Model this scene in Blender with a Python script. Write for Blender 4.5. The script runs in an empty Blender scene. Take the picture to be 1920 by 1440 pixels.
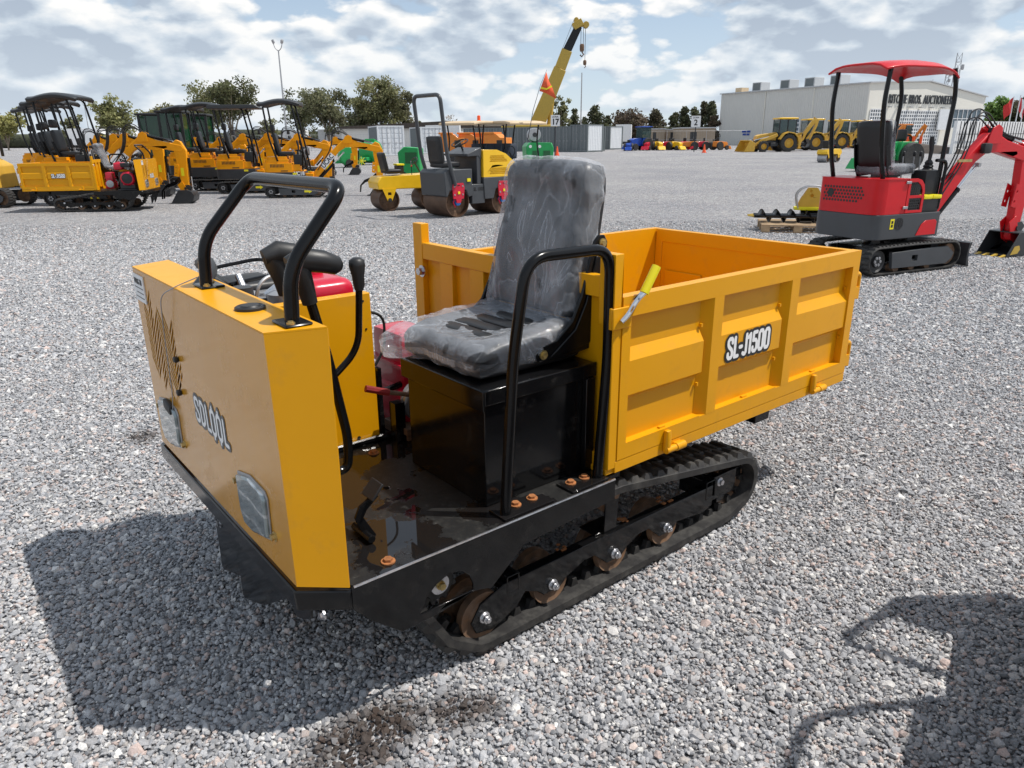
import bpy, bmesh, math, random
import numpy as np
from mathutils import Vector, Matrix, Euler
from mathutils.geometry import tessellate_polygon
R = math.radians
random.seed(7)
C = bpy.data.collections.new('scene'); bpy.context.scene.collection.children.link(C)
S = bpy.context.scene

# ------------------------------------------------------------------ camera, exposure
F_PX, PITCH, CAM_H = 1365.0, math.atan(462/1365.0), 1.5
cd = bpy.data.cameras.new('camera'); cam = bpy.data.objects.new('camera', cd); C.objects.link(cam)
cd.sensor_fit = 'HORIZONTAL'; cd.sensor_width = 36; cd.lens = 36*F_PX/1920; cd.clip_start = 0.05; cd.clip_end = 6000
cam.matrix_world = Matrix.Translation((0, 0, CAM_H)) @ Euler((math.pi/2-PITCH, 0, 0)).to_matrix().to_4x4() @ Matrix.Rotation(-R(0.4), 4, 'Z')
S.camera = cam
S.render.resolution_x, S.render.resolution_y = 1024, 768
S.view_settings.view_transform = 'Standard'; S.view_settings.look = 'None'; S.view_settings.gamma = 1
S.view_settings.use_curve_mapping = False
S.view_settings.exposure = 0.0

# ------------------------------------------------------------------ sun and sky
SUN_EL, SUN_AZ = R(60.5), R(0.5)               # azimuth measured from +X, counter-clockwise
sdir = Vector((math.cos(SUN_EL)*math.cos(SUN_AZ), math.cos(SUN_EL)*math.sin(SUN_AZ), math.sin(SUN_EL)))
sl = bpy.data.lights.new('sun', 'SUN'); sl.energy = 4.5; sl.angle = R(0.53); sl.color = (1.0, 0.955, 0.89)
so = bpy.data.objects.new('sun', sl); C.objects.link(so); so.rotation_euler = sdir.to_track_quat('Z', 'Y').to_euler()
W = bpy.data.worlds.new('World'); S.world = W; W.use_nodes = True
def build_world():
    nt = W.node_tree; N = nt.nodes; L = nt.links
    for n in list(N): N.remove(n)
    out = N.new('ShaderNodeOutputWorld'); bg = N.new('ShaderNodeBackground'); bg.inputs['Strength'].default_value = 0.106
    L.new(bg.outputs[0], out.inputs[0])
    sky = N.new('ShaderNodeTexSky'); sky.sky_type = 'NISHITA'; sky.sun_disc = False
    sky.sun_elevation = SUN_EL; sky.sun_rotation = R(90)-SUN_AZ; sky.air_density = 1.0; sky.dust_density = 1.2; sky.altitude = 2000
    tc = N.new('ShaderNodeTexCoord'); sep = N.new('ShaderNodeSeparateXYZ'); L.new(tc.outputs['Generated'], sep.inputs[0])
    def math_(op, a, b=None, c=None):
        m = N.new('ShaderNodeMath'); m.operation = op
        for i, v in enumerate((a, b, c)):
            if v is None: continue
            if isinstance(v, (int, float)): m.inputs[i].default_value = v
            else: L.new(v, m.inputs[i])
        return m.outputs[0]
    zc = math_('ADD', math_('MAXIMUM', sep.outputs[2], 0.0), 0.75)
    comb = N.new('ShaderNodeCombineXYZ')
    L.new(math_('DIVIDE', sep.outputs[0], zc), comb.inputs[0]); L.new(math_('DIVIDE', sep.outputs[1], zc), comb.inputs[1])
    L.new(math_('MULTIPLY', sep.outputs[2], 2.1), comb.inputs[2])
    def noise(scale, detail, rough, off, dist=0.0):
        mp = N.new('ShaderNodeMapping'); L.new(comb.outputs[0], mp.inputs[0]); mp.inputs['Location'].default_value = off
        n = N.new('ShaderNodeTexNoise'); L.new(mp.outputs[0], n.inputs['Vector'])
        n.inputs['Scale'].default_value = scale; n.inputs['Detail'].default_value = detail
        n.inputs['Roughness'].default_value = rough; n.inputs['Distortion'].default_value = dist
        return n.outputs[0]
    def ramp(v, pts):
        r = N.new('ShaderNodeValToRGB'); L.new(v, r.inputs[0]); e = r.color_ramp.elements
        while len(e) < len(pts): e.new(0.5)
        for i, (p, c) in enumerate(pts): e[i].position = p; e[i].color = (c[0], c[1], c[2], 1)
        return r.outputs[0]
    def mix(f, a, b):
        m = N.new('ShaderNodeMix'); m.data_type = 'RGBA'
        L.new(f, m.inputs[0]); 
        for k, v in ((6, a), (7, b)):
            if isinstance(v, tuple): m.inputs[k].default_value = v+(1,)
            else: L.new(v, m.inputs[k])
        return m.outputs[2]
    OFF = (3.1, 1.7, 0.0)
    # billowing density: soft large masses broken up by rounded lumps at several sizes
    def vor(scale, off):
        mp = N.new('ShaderNodeMapping'); L.new(comb.outputs[0], mp.inputs[0]); mp.inputs['Location'].default_value = off
        wn = N.new('ShaderNodeTexNoise'); L.new(mp.outputs[0], wn.inputs['Vector']); wn.inputs['Scale'].default_value = scale*1.3; wn.inputs['Detail'].default_value = 4
        vm = N.new('ShaderNodeVectorMath'); vm.operation = 'MULTIPLY_ADD'; L.new(wn.outputs['Color'], vm.inputs[0]); vm.inputs[1].default_value = (0.45/scale,)*3; L.new(mp.outputs[0], vm.inputs[2])
        v = N.new('ShaderNodeTexVoronoi'); v.feature = 'F1'; v.inputs['Scale'].default_value = scale; L.new(vm.outputs[0], v.inputs['Vector'])
        return math_('SUBTRACT', 0.75, v.outputs['Distance'])
    def dens(off):
        a = noise(4.0, 6, 0.52, off, 0.0)
        b = vor(11.5, off); c = vor(25.0, (off[0]+2.2, off[1]+1.1, off[2])); d = noise(60, 6, 0.6, off, 0.0)
        t = math_('ADD', math_('MULTIPLY', a, 1.15), math_('MULTIPLY', b, 0.26))
        t = math_('ADD', t, math_('MULTIPLY', c, 0.13)); return math_('ADD', t, math_('MULTIPLY', d, 0.07))
    n1 = dens(OFF); n1s = dens((OFF[0]+0.012, OFF[1]+0.0, 0.034))
    mask0 = ramp(n1, [(0.55, (0, 0, 0)), (0.615, (1, 1, 1))])
    mask = math_('MULTIPLY', mask0, ramp(sep.outputs[2], [(0.40, (1, 1, 1)), (0.62, (0.30,)*3)]))
    lit = math_('ADD', math_('MULTIPLY', math_('SUBTRACT', n1, n1s), 4.0), 0.52)
    thick = math_('MULTIPLY', math_('MAXIMUM', math_('SUBTRACT', n1, 0.68), 0.0), 2.8)
    shade = math_('SUBTRACT', lit, thick)
    ccol = ramp(shade, [(0.10, (4.0, 4.75, 5.8)), (0.34, (5.5, 6.3, 7.2)), (0.54, (7.3, 7.8, 8.3)), (0.84, (9.8, 9.7, 9.5))])
    skyc = mix(math_('MULTIPLY', 0.5, 1.0), sky.outputs[0], (6.0, 7.3, 8.6))
    full = mix(mask, skyc, ccol)
    # haze near the horizon
    hz = ramp(sep.outputs[2], [(0.0, (1, 1, 1)), (0.16, (0, 0, 0))])
    hzf = N.new('ShaderNodeMath'); hzf.operation = 'MULTIPLY'; L.new(hz, hzf.inputs[0]); hzf.inputs[1].default_value = 0.6
    L.new(mix(hzf.outputs[0], full, (6.9, 7.7, 8.4)), bg.inputs['Color'])
build_world(); W.cycles.sampling_method = 'MANUAL'; W.cycles.sample_map_resolution = 256

# ------------------------------------------------------------------ materials
M = {}
def nodes(name):
    m = bpy.data.materials.new(name); m.use_nodes = True
    nt = m.node_tree; return m, nt, nt.nodes['Principled BSDF']
def add_noise(nt, scale, detail=4, coord='Object', rough=0.5):
    tc = nt.nodes.new('ShaderNodeTexCoord'); n = nt.nodes.new('ShaderNodeTexNoise')
    nt.links.new(tc.outputs[coord], n.inputs['Vector']); n.inputs['Scale'].default_value = scale
    n.inputs['Detail'].default_value = detail; n.inputs['Roughness'].default_value = rough
    return n.outputs[0]
def add_ramp(nt, v, pts):
    r = nt.nodes.new('ShaderNodeValToRGB'); nt.links.new(v, r.inputs[0]); e = r.color_ramp.elements
    while len(e) < len(pts): e.new(0.5)
    for i, (p, c) in enumerate(pts): e[i].position = p; e[i].color = tuple(c)+(1,) if len(c) == 3 else c
    return r.outputs[0]
def add_mix(nt, f, a, b, blend='MIX'):
    m = nt.nodes.new('ShaderNodeMix'); m.data_type = 'RGBA'; m.blend_type = blend
    for k, v in ((0, f), (6, a), (7, b)):
        if isinstance(v, (int, float)): m.inputs[k].default_value = v
        elif isinstance(v, tuple): m.inputs[k].default_value = v+(1,) if len(v) == 3 else v
        else: nt.links.new(v, m.inputs[k])
    return m.outputs[2]
def add_bump(nt, b, v, strength, dist):
    bp = nt.nodes.new('ShaderNodeBump'); bp.inputs['Strength'].default_value = strength; bp.inputs['Distance'].default_value = dist
    nt.links.new(v, bp.inputs['Height']); nt.links.new(bp.outputs[0], b.inputs['Normal']); return bp
def mat(name, col, rough=0.5, metal=0.0, coat=0.0, var=0.12, scale=6.0, dirt=None, dirt_amt=0.0, bump=0.0, bscale=20, bdist=0.002, spec=0.5, dscale=5.0):
    m, nt, b = nodes(name)
    n = add_noise(nt, scale, 5)
    lo = tuple(c*(1-var) for c in col); hi = tuple(min(1, c*(1+var)) for c in col)
    c = add_ramp(nt, n, [(0.3, lo), (0.7, hi)])
    if dirt:
        d = add_noise(nt, dscale, 9, rough=0.7)
        f = add_ramp(nt, d, [(0.62-dirt_amt*0.3, (0, 0, 0)), (0.72, (dirt_amt,)*3)])
        c = add_mix(nt, f, c, dirt)
        rr = add_ramp(nt, f, [(0, (rough,)*3), (1, (0.9,)*3)]); nt.links.new(rr, b.inputs['Roughness'])
    else:
        rr = add_ramp(nt, n, [(0.3, (rough*0.85,)*3), (0.7, (min(1, rough*1.2),)*3)]); nt.links.new(rr, b.inputs['Roughness'])
    nt.links.new(c, b.inputs['Base Color']); b.inputs['Metallic'].default_value = metal
    b.inputs['Coat Weight'].default_value = coat; b.inputs['Coat Roughness'].default_value = 0.08
    b.inputs['Specular IOR Level'].default_value = spec
    if bump: add_bump(nt, b, add_noise(nt, bscale, 3), bump, bdist)
    M[name] = m; return m
mat('yellow_paint', (0.73, 0.333, 0.003), 0.38, spec=0.26, coat=0.06, var=0.035, scale=3, bump=0.25, bscale=7, bdist=0.003, dirt=(0.42, 0.22, 0.06), dirt_amt=0.24, dscale=9)
mat('shaded_yellow_paint', (0.62, 0.285, 0.016), 0.24, spec=0.4, coat=0.45, var=0.05, scale=2.2, bump=0.45, bscale=5.5, bdist=0.006, dirt=(0.45, 0.28, 0.12), dirt_amt=0.25, dscale=7)  # same yellow paint, colour darkened and browned for the front face in shade
mat('digger_yellow', (0.88, 0.335, 0.0015), 0.42, spec=0.25, coat=0.0, var=0.05)
mat('old_yellow', (0.62, 0.36, 0.04), 0.45, coat=0.1, var=0.08)
mat('orange_paint', (0.72, 0.22, 0.02), 0.45, coat=0.1, var=0.08)
mat('black_paint', (0.005, 0.005, 0.0055), 0.14, spec=0.32, coat=0.12, var=0.3, bump=0.15, bscale=9, bdist=0.002, dirt=(0.10, 0.09, 0.08), dirt_amt=0.22, dscale=11)
mat('black_tube', (0.005, 0.005, 0.0055), 0.2, spec=0.26, coat=0.06, var=0.2)
mat('black_plastic', (0.015, 0.015, 0.016), 0.45, var=0.2, bump=0.3, bscale=300, bdist=0.0005)
mat('seat_vinyl', (0.012, 0.012, 0.013), 0.42, var=0.2, bump=0.4, bscale=180, bdist=0.0008)
mat('grey_paint', (0.052, 0.056, 0.062), 0.42, coat=0.1, var=0.08)
mat('charcoal_metal', (0.028, 0.030, 0.033), 0.4, var=0.15)
mat('rubber', (0.018, 0.017, 0.017), 0.62, var=0.25, scale=14, dirt=(0.10, 0.095, 0.085), dirt_amt=0.6, dscale=16, bump=0.5, bscale=60, bdist=0.002)
mat('red_paint', (0.60, 0.008, 0.014), 0.35, spec=0.3, coat=0.2, var=0.05)
mat('red_engine', (0.55, 0.004, 0.03), 0.35, coat=0.4, var=0.06)
mat('rust', (0.16, 0.065, 0.03), 0.85, var=0.45, scale=40, bump=0.6, bscale=120, bdist=0.001)
mat('rusty_steel', (0.15, 0.09, 0.055), 0.65, metal=0.0, var=0.5, scale=18, dirt=(0.3, 0.14, 0.05), dirt_amt=0.5, dscale=20)
mat('drum_steel', (0.12, 0.07, 0.045), 0.5, metal=0.4, var=0.35, scale=5)
mat('bright_rust', (0.33, 0.125, 0.04), 0.8, var=0.3, scale=60)
mat('zinc', (0.62, 0.62, 0.64), 0.28, metal=0.95, var=0.15, scale=30)
mat('gold_zinc', (0.55, 0.42, 0.18), 0.35, metal=0.85, var=0.2, scale=30)
mat('chrome', (0.75, 0.75, 0.76), 0.12, metal=1.0, var=0.03)
mat('cast_alu', (0.42, 0.42, 0.43), 0.45, metal=0.7, var=0.15)
mat('bright_yellow', (0.85, 0.72, 0.01), 0.4, var=0.03)
mat('white_paint', (0.78, 0.78, 0.78), 0.45, var=0.03)
mat('white_sheet', (0.72, 0.74, 0.76), 0.5, var=0.05)
mat('decal_white', (0.85, 0.85, 0.85), 0.4, var=0.01)
mat('decal_black', (0.012, 0.012, 0.012), 0.4, var=0.01)
mat('blue_paint', (0.01, 0.06, 0.35), 0.35, var=0.1)
mat('blue_cap', (0.02, 0.2, 0.62), 0.4, var=0.05)
mat('green_paint', (0.012, 0.30, 0.075), 0.38, var=0.07)
mat('dark_green', (0.01, 0.10, 0.03), 0.4, var=0.1)
mat('tan_plastic', (0.62, 0.47, 0.30), 0.5, var=0.04)
mat('cone_orange', (0.85, 0.10, 0.02), 0.5, var=0.05)
mat('brown_grip', (0.30, 0.02, 0.02), 0.6, var=0.2)
mat('wood', (0.42, 0.29, 0.17), 0.75, var=0.25, scale=12)
mat('container_grey', (0.15, 0.17, 0.175), 0.6, var=0.06)
mat('tan_wall', (0.34, 0.27, 0.2), 0.85, var=0.1)
mat('wall_grey', (0.66, 0.65, 0.615), 0.7, var=0.03, scale=0.4)
mat('wall_white', (0.80, 0.77, 0.69), 0.7, var=0.03, scale=0.4)
mat('roof_metal', (0.5, 0.51, 0.52), 0.5, var=0.05)
mat('gold_paint', (0.50, 0.33, 0.05), 0.45, var=0.06)
mat('dark_cloth', (0.03, 0.04, 0.06), 0.8)
mat('mulch', (0.075, 0.06, 0.05), 0.95, var=0.3, scale=2)
mat('flag_cloth', (0.80, 0.12, 0.04), 0.7, var=0.05)
mat('flag_red', (0.6, 0.03, 0.03), 0.7, var=0.05)
def glass_mat(name, col, alpha=0.5):
    m, nt, b = nodes(name); b.inputs['Base Color'].default_value = col+(1,); b.inputs['Roughness'].default_value = 0.05
    b.inputs['Alpha'].default_value = alpha; b.inputs['Specular IOR Level'].default_value = 0.8; M[name] = m
glass_mat('green_glass', (0.006, 0.05, 0.018), 0.80); glass_mat('cab_glass', (0.05, 0.09, 0.09), 0.72); glass_mat('pane_glass', (0.10, 0.14, 0.17), 0.9)
def film():
    m, nt, b = nodes('plastic_film')
    b.inputs['Base Color'].default_value = (0.75, 0.78, 0.84, 1); b.inputs['Roughness'].default_value = 0.05
    b.inputs['Specular IOR Level'].default_value = 1.0; b.inputs['Coat Weight'].default_value = 0.0
    tc = nt.nodes.new('ShaderNodeTexCoord')
    mp = nt.nodes.new('ShaderNodeMapping'); mp.inputs['Scale'].default_value = (1, 1.0, 0.45); nt.links.new(tc.outputs['Object'], mp.inputs[0])
    def ridge(scale, dist):
        w = nt.nodes.new('ShaderNodeTexNoise'); w.inputs['Scale'].default_value = scale; w.inputs['Detail'].default_value = 3
        w.inputs['Distortion'].default_value = dist; w.inputs['Roughness'].default_value = 0.5; nt.links.new(mp.outputs[0], w.inputs['Vector'])
        a = nt.nodes.new('ShaderNodeMath'); a.operation = 'SUBTRACT'; nt.links.new(w.outputs[0], a.inputs[0]); a.inputs[1].default_value = 0.5
        c = nt.nodes.new('ShaderNodeMath'); c.operation = 'ABSOLUTE'; nt.links.new(a.outputs[0], c.inputs[0]); return c.outputs[0]
    r1, r2 = ridge(8.5, 1.2), ridge(21, 0.8)
    l1 = add_ramp(nt, r1, [(0.0, (0.16,)*3), (0.006, (0.08,)*3), (0.03, (0.0,)*3)])
    n2 = add_noise(nt, 4.5, 2); n3 = add_noise(nt, 7.5, 3)
    veil = add_ramp(nt, n2, [(0.36, (0.11,)*3), (0.66, (0.21,)*3)])
    # patches where the film clings and goes clear
    cl = add_ramp(nt, n3, [(0.37, (0.12,)*3), (0.40, (1, 1, 1))])
    mu = add_mix(nt, 1.0, add_mix(nt, 1.0, veil, cl, 'MULTIPLY'), l1, 'ADD')
    lw = nt.nodes.new('ShaderNodeLayerWeight'); lw.inputs[0].default_value = 0.3
    ed = nt.nodes.new('ShaderNodeMath'); ed.operation = 'MULTIPLY'; nt.links.new(lw.outputs['Facing'], ed.inputs[0]); ed.inputs[1].default_value = 0.22
    ad = nt.nodes.new('ShaderNodeMath'); ad.operation = 'ADD'; nt.links.new(mu, ad.inputs[0]); nt.links.new(ed.outputs[0], ad.inputs[1]); ad.use_clamp = True
    nt.links.new(ad.outputs[0], b.inputs['Alpha'])
    bp = add_bump(nt, b, add_mix(nt, 0.35, r1, r2), 0.9, 0.025); M['plastic_film'] = m
film()
def lamp_film():
    m, nt, b = nodes('lamp_lens'); b.inputs['Roughness'].default_value = 0.2
    w = nt.nodes.new('ShaderNodeTexWave'); w.inputs['Scale'].default_value = 5; w.inputs['Distortion'].default_value = 3; w.bands_direction = 'Z'
    tc = nt.nodes.new('ShaderNodeTexCoord'); nt.links.new(tc.outputs['Object'], w.inputs['Vector'])
    c = add_ramp(nt, w.outputs[0], [(0.0, (0.22, 0.27, 0.28)), (0.93, (0.34, 0.39, 0.40)), (0.985, (0.80, 0.83, 0.83))])
    n = add_noise(nt, 25, 4); c2 = add_mix(nt, add_ramp(nt, n, [(0.4, (0, 0, 0)), (0.65, (0.7,)*3)]), c, (0.14, 0.17, 0.17))
    nt.links.new(c2, b.inputs['Base Color']); b.inputs['Metallic'].default_value = 0.5; b.inputs['Coat Weight'].default_value = 0.8; b.inputs['Coat Roughness'].default_value = 0.04
    add_bump(nt, b, add_noise(nt, 30, 4), 0.6, 0.004); M['lamp_lens'] = m
lamp_film()
def deck_mat():
    # black painted floor, dusty, with standing water
    m, nt, b = nodes('wet_deck')
    n = add_noise(nt, 4.2, 8, rough=0.6); n2 = add_noise(nt, 30, 9, rough=0.8)
    wet = add_ramp(nt, n, [(0.46, (0, 0, 0)), (0.485, (1, 1, 1))])
    dust = add_ramp(nt, n2, [(0.46, (0.005, 0.005, 0.005)), (0.60, (0.018, 0.017, 0.015)), (0.76, (0.16, 0.15, 0.14))])
    c = add_mix(nt, wet, dust, (0.010, 0.009, 0.009)); nt.links.new(c, b.inputs['Base Color'])
    r = add_ramp(nt, wet, [(0, (0.55,)*3), (1, (0.02,)*3)]); nt.links.new(r, b.inputs['Roughness'])
    b.inputs['Specular IOR Level'].default_value = 0.5
    add_bump(nt, b, add_mix(nt, wet, n2, (0.6, 0.6, 0.6)), 0.35, 0.003); M['wet_deck'] = m
deck_mat()
def corrugated(name, col, scale):
    m, nt, b = nodes(name); b.inputs['Base Color'].default_value = col+(1,); b.inputs['Roughness'].default_value = 0.5
    M[name] = m
# ------------------------------------------------------------------ mesh helpers
class MB:
    def __init__(s, xf=None): s.v = []; s.f = []; s.xf = xf
    def add(s, vs, fs):
        k = len(s.v); s.v += [tuple(v) for v in vs]; s.f += [tuple(i+k for i in f) for f in fs]; return s
    def box(s, a, b, rot=None, piv=None):
        (x0, y0, z0), (x1, y1, z1) = a, b
        vs = [Vector(p) for p in ((x0,y0,z0),(x1,y0,z0),(x1,y1,z0),(x0,y1,z0),(x0,y0,z1),(x1,y0,z1),(x1,y1,z1),(x0,y1,z1))]
        if rot:
            c = Vector(piv) if piv else sum(vs, Vector())/8; m = Euler(rot).to_matrix(); vs = [m @ (v-c)+c for v in vs]
        return s.add(vs, [(0,3,2,1),(4,5,6,7),(0,1,5,4),(1,2,6,5),(2,3,7,6),(3,0,4,7)])
    def prism(s, pts, axis, a, b, holes=()):
        # outline given in the two other axes (in x,y,z order), extruded from a to b along axis
        def P(p, t): return {0: (t, p[0], p[1]), 1: (p[0], t, p[1]), 2: (p[0], p[1], t)}[axis]
        loops = [list(pts)]+[list(h) for h in holes]; flat = [p for l in loops for p in l]
        tris = tessellate_polygon([[Vector((p[0], p[1], 0)) for p in l] for l in loops]) if (holes or len(pts) > 4) else [tuple(range(len(pts)))]
        n = len(flat); vs = [P(p, a) for p in flat]+[P(p, b) for p in flat]
        fs = [tuple(t) for t in tris]+[tuple(i+n for i in reversed(t)) for t in tris]
        k = 0
        for l in loops:
            m = len(l)
            for i in range(m): j = (i+1) % m; fs.append((k+i, k+j, n+k+j, n+k+i))
            k += m
        return s.add(vs, fs)
    def cyl(s, p0, p1, r, n=16, r2=None, caps=True):
        return s.tube([p0, p1], [r, r if r2 is None else r2], n, caps)
    def tube(s, path, r, n=10, caps=True, closed=False):
        path = [Vector(p) for p in path]; m = len(path)
        rs = r if isinstance(r, (list, tuple)) else [r]*m
        T = []
        for i in range(m):
            if closed: t = (path[(i+1) % m]-path[i-1])
            else: t = path[min(i+1, m-1)]-path[max(i-1, 0)]
            T.append(t.normalized())
        up = Vector((0, 0, 1)) if abs(T[0].z) < 0.9 else Vector((1, 0, 0))
        u = T[0].cross(up).normalized(); vs = []; prev = T[0]
        for i in range(m):
            ax = prev.cross(T[i])
            if ax.length > 1e-7: u = Matrix.Rotation(prev.angle(T[i]), 3, ax.normalized()) @ u
            prev = T[i]; w = T[i].cross(u).normalized()
            for k in range(n):
                a = 2*math.pi*k/n; vs.append(path[i]+(u*math.cos(a)+w*math.sin(a))*rs[i])
        fs = []
        for i in range(m if closed else m-1):
            for k in range(n):
                j = (i+1) % m; l = (k+1) % n; fs.append((i*n+k, i*n+l, j*n+l, j*n+k))
        if caps and not closed: fs += [tuple(reversed(range(n))), tuple((m-1)*n+k for k in range(n))]
        return s.add(vs, fs)
    def lathe(s, prof, c, axis=2, n=24, caps=True):
        # prof: list of (radius, height)
        vs = []; m = len(prof)
        for (r, h) in prof:
            for k in range(n):
                a = 2*math.pi*k/n; x, y = r*math.cos(a), r*math.sin(a)
                vs.append(Vector(c)+Vector({0: (h, x, y), 1: (x, h, y), 2: (x, y, h)}[axis]))
        fs = [(i*n+k, i*n+(k+1) % n, (i+1)*n+(k+1) % n, (i+1)*n+k) for i in range(m-1) for k in range(n)]
        if caps and prof[0][0] > 1e-5: fs.append(tuple(reversed(range(n))))
        if caps and prof[-1][0] > 1e-5: fs.append(tuple((m-1)*n+k for k in range(n)))
        return s.add(vs, fs)
    def rbox(s, c, size, r, n=6, warp=None, rot=None):
        hx = [d/2 for d in size]; ax = np.linspace(-1, 1, n+1); vs = []; fs = []
        for d in range(3):
            for sg in (-1, 1):
                k = len(vs)
                for a in ax:
                    for b in ax:
                        p = [0, 0, 0]; p[d] = sg; p[(d+1) % 3] = a; p[(d+2) % 3] = b
                        q = Vector([p[i]*hx[i] for i in range(3)])
                        inn = Vector([max(-hx[i]+r, min(hx[i]-r, q[i])) for i in range(3)])
                        dd = q-inn
                        if dd.length > 1e-9: q = inn+dd.normalized()*r
                        vs.append(q)
                for i in range(n):
                    for j in range(n):
                        f = (k+i*(n+1)+j, k+(i+1)*(n+1)+j, k+(i+1)*(n+1)+j+1, k+i*(n+1)+j+1)
                        fs.append(f if sg > 0 else tuple(reversed(f)))
        if warp: vs = [Vector(warp(v)) for v in vs]
        if rot: m = Euler(rot).to_matrix(); vs = [m @ v for v in vs]
        return s.add([v+Vector(c) for v in vs], fs)
    def build(s, name, m, parent=None, bevel=0.0, smooth=30, label=None, seg=2, weld=True):
        me = bpy.data.meshes.new(name); vs = [s.xf(*v) if s.xf else v for v in s.v]
        me.from_pydata([tuple(v) for v in vs], [], s.f)
        bm = bmesh.new(); bm.from_mesh(me)
        if weld: bmesh.ops.remove_doubles(bm, verts=bm.verts, dist=1e-5)
        bmesh.ops.recalc_face_normals(bm, faces=bm.faces); bm.to_mesh(me); bm.free()
        me.materials.append(M[m] if isinstance(m, str) else m)
        for p in me.polygons: p.use_smooth = True
        me.set_sharp_from_angle(angle=R(smooth))
        o = bpy.data.objects.new(name, me); C.objects.link(o)
        if parent: o.parent = parent
        if bevel:
            b = o.modifiers.new('bevel', 'BEVEL'); b.width = bevel; b.segments = seg; b.limit_method = 'ANGLE'; b.angle_limit = R(35)
            b.harden_normals = False
        if label: o['label'] = label
        return o
def fillet(pts, r, n=6):
    out = [Vector(pts[0])]
    for i in range(1, len(pts)-1):
        p, a, b = Vector(pts[i]), Vector(pts[i-1]), Vector(pts[i+1])
        da, db = (a-p), (b-p); rr = min(r, da.length*0.49, db.length*0.49)
        s0, s1 = p+da.normalized()*rr, p+db.normalized()*rr
        for k in range(n+1):
            t = k/n; out.append(s0*(1-t)**2+p*2*t*(1-t)+s1*t*t)
    out.append(Vector(pts[-1])); return out
def ngon(cx, cy, r, n=12, a0=0.0, sx=1, sy=1): return [(cx+sx*r*math.cos(a0+2*math.pi*k/n), cy+sy*r*math.sin(a0+2*math.pi*k/n)) for k in range(n)]
def tag(o, label=None, cat=None, group=None, kind=None):
    for k, v in (('label', label), ('category', cat), ('group', group), ('kind', kind)):
        if v: o[k] = v
    return o
def empty(name, loc=(0, 0, 0), rz=0.0, label=None, cat=None, group=None, scale=1.0):
    o = bpy.data.objects.new(name, None); C.objects.link(o); o.location = loc; o.rotation_euler = (0, 0, rz); o.scale = (scale,)*3
    o.empty_display_size = 0.1
    return tag(o, label, cat, group)
def copy_tree(o, parent=None):
    c = o.copy(); C.objects.link(c); c.parent = parent
    for ch in [k for k in C.objects if k.parent == o]: copy_tree(ch, c)
    return c
def dup(o, loc, rz, label, group=None, scale=None):
    c = copy_tree(o); c.location = loc; c.rotation_euler = (0, 0, rz); c['label'] = label
    if group: c['group'] = group
    if scale: c.scale = (scale,)*3
    return c
def text(body, size, mtx, m, parent, extrude=0.001, offset=0.0, sx=1.0, name='lettering', label=None, space=1.0, align='CENTER'):
    cu = bpy.data.curves.new('t', 'FONT'); cu.body = body; cu.size = size; cu.extrude = extrude; cu.offset = offset
    cu.align_x = align; cu.align_y = 'CENTER'; cu.space_character = space; cu.resolution_u = 3
    t = bpy.data.objects.new('t', cu); C.objects.link(t); bpy.context.view_layer.update()
    me = bpy.data.meshes.new_from_object(t.evaluated_get(bpy.context.evaluated_depsgraph_get()))
    bpy.data.objects.remove(t); bpy.data.curves.remove(cu)
    me.transform(mtx @ Matrix.Diagonal((sx, 1, 1, 1))); me.materials.clear(); me.materials.append(M[m]); me.name = name
    o = bpy.data.objects.new(name, me); C.objects.link(o)
    if parent: o.parent = parent
    if label: o['label'] = label
    return o
def face_mtx(loc, right, up):
    r = Vector(right).normalized(); u = Vector(up).normalized(); n = r.cross(u)
    return Matrix(((r.x, u.x, n.x, loc[0]), (r.y, u.y, n.y, loc[1]), (r.z, u.z, n.z, loc[2]), (0, 0, 0, 1)))
def hull_path(circles, step=0.02):
    pts = []
    for (x, z, r) in circles:
        for k in range(72): a = 2*math.pi*k/72; pts.append((x+r*math.cos(a), z+r*math.sin(a)))
    pts = sorted(set(pts))
    def half(ps):
        h = []
        for p in ps:
            while len(h) > 1 and (h[-1][0]-h[-2][0])*(p[1]-h[-2][1])-(h[-1][1]-h[-2][1])*(p[0]-h[-2][0]) <= 0: h.pop()
            h.append(p)
        return h[:-1]
    h = half(pts)+half(pts[::-1]); L = [0]
    for i in range(len(h)): L.append(L[-1]+math.dist(h[i], h[(i+1) % len(h)]))
    n = max(12, int(L[-1]/step)); out = []; j = 0
    for k in range(n):
        d = L[-1]*k/n
        while L[j+1] < d: j += 1
        t = (d-L[j])/(L[j+1]-L[j]); a, b = h[j], h[(j+1) % len(h)]; out.append((a[0]+(b[0]-a[0])*t, a[1]+(b[1]-a[1])*t))
    return out
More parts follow.
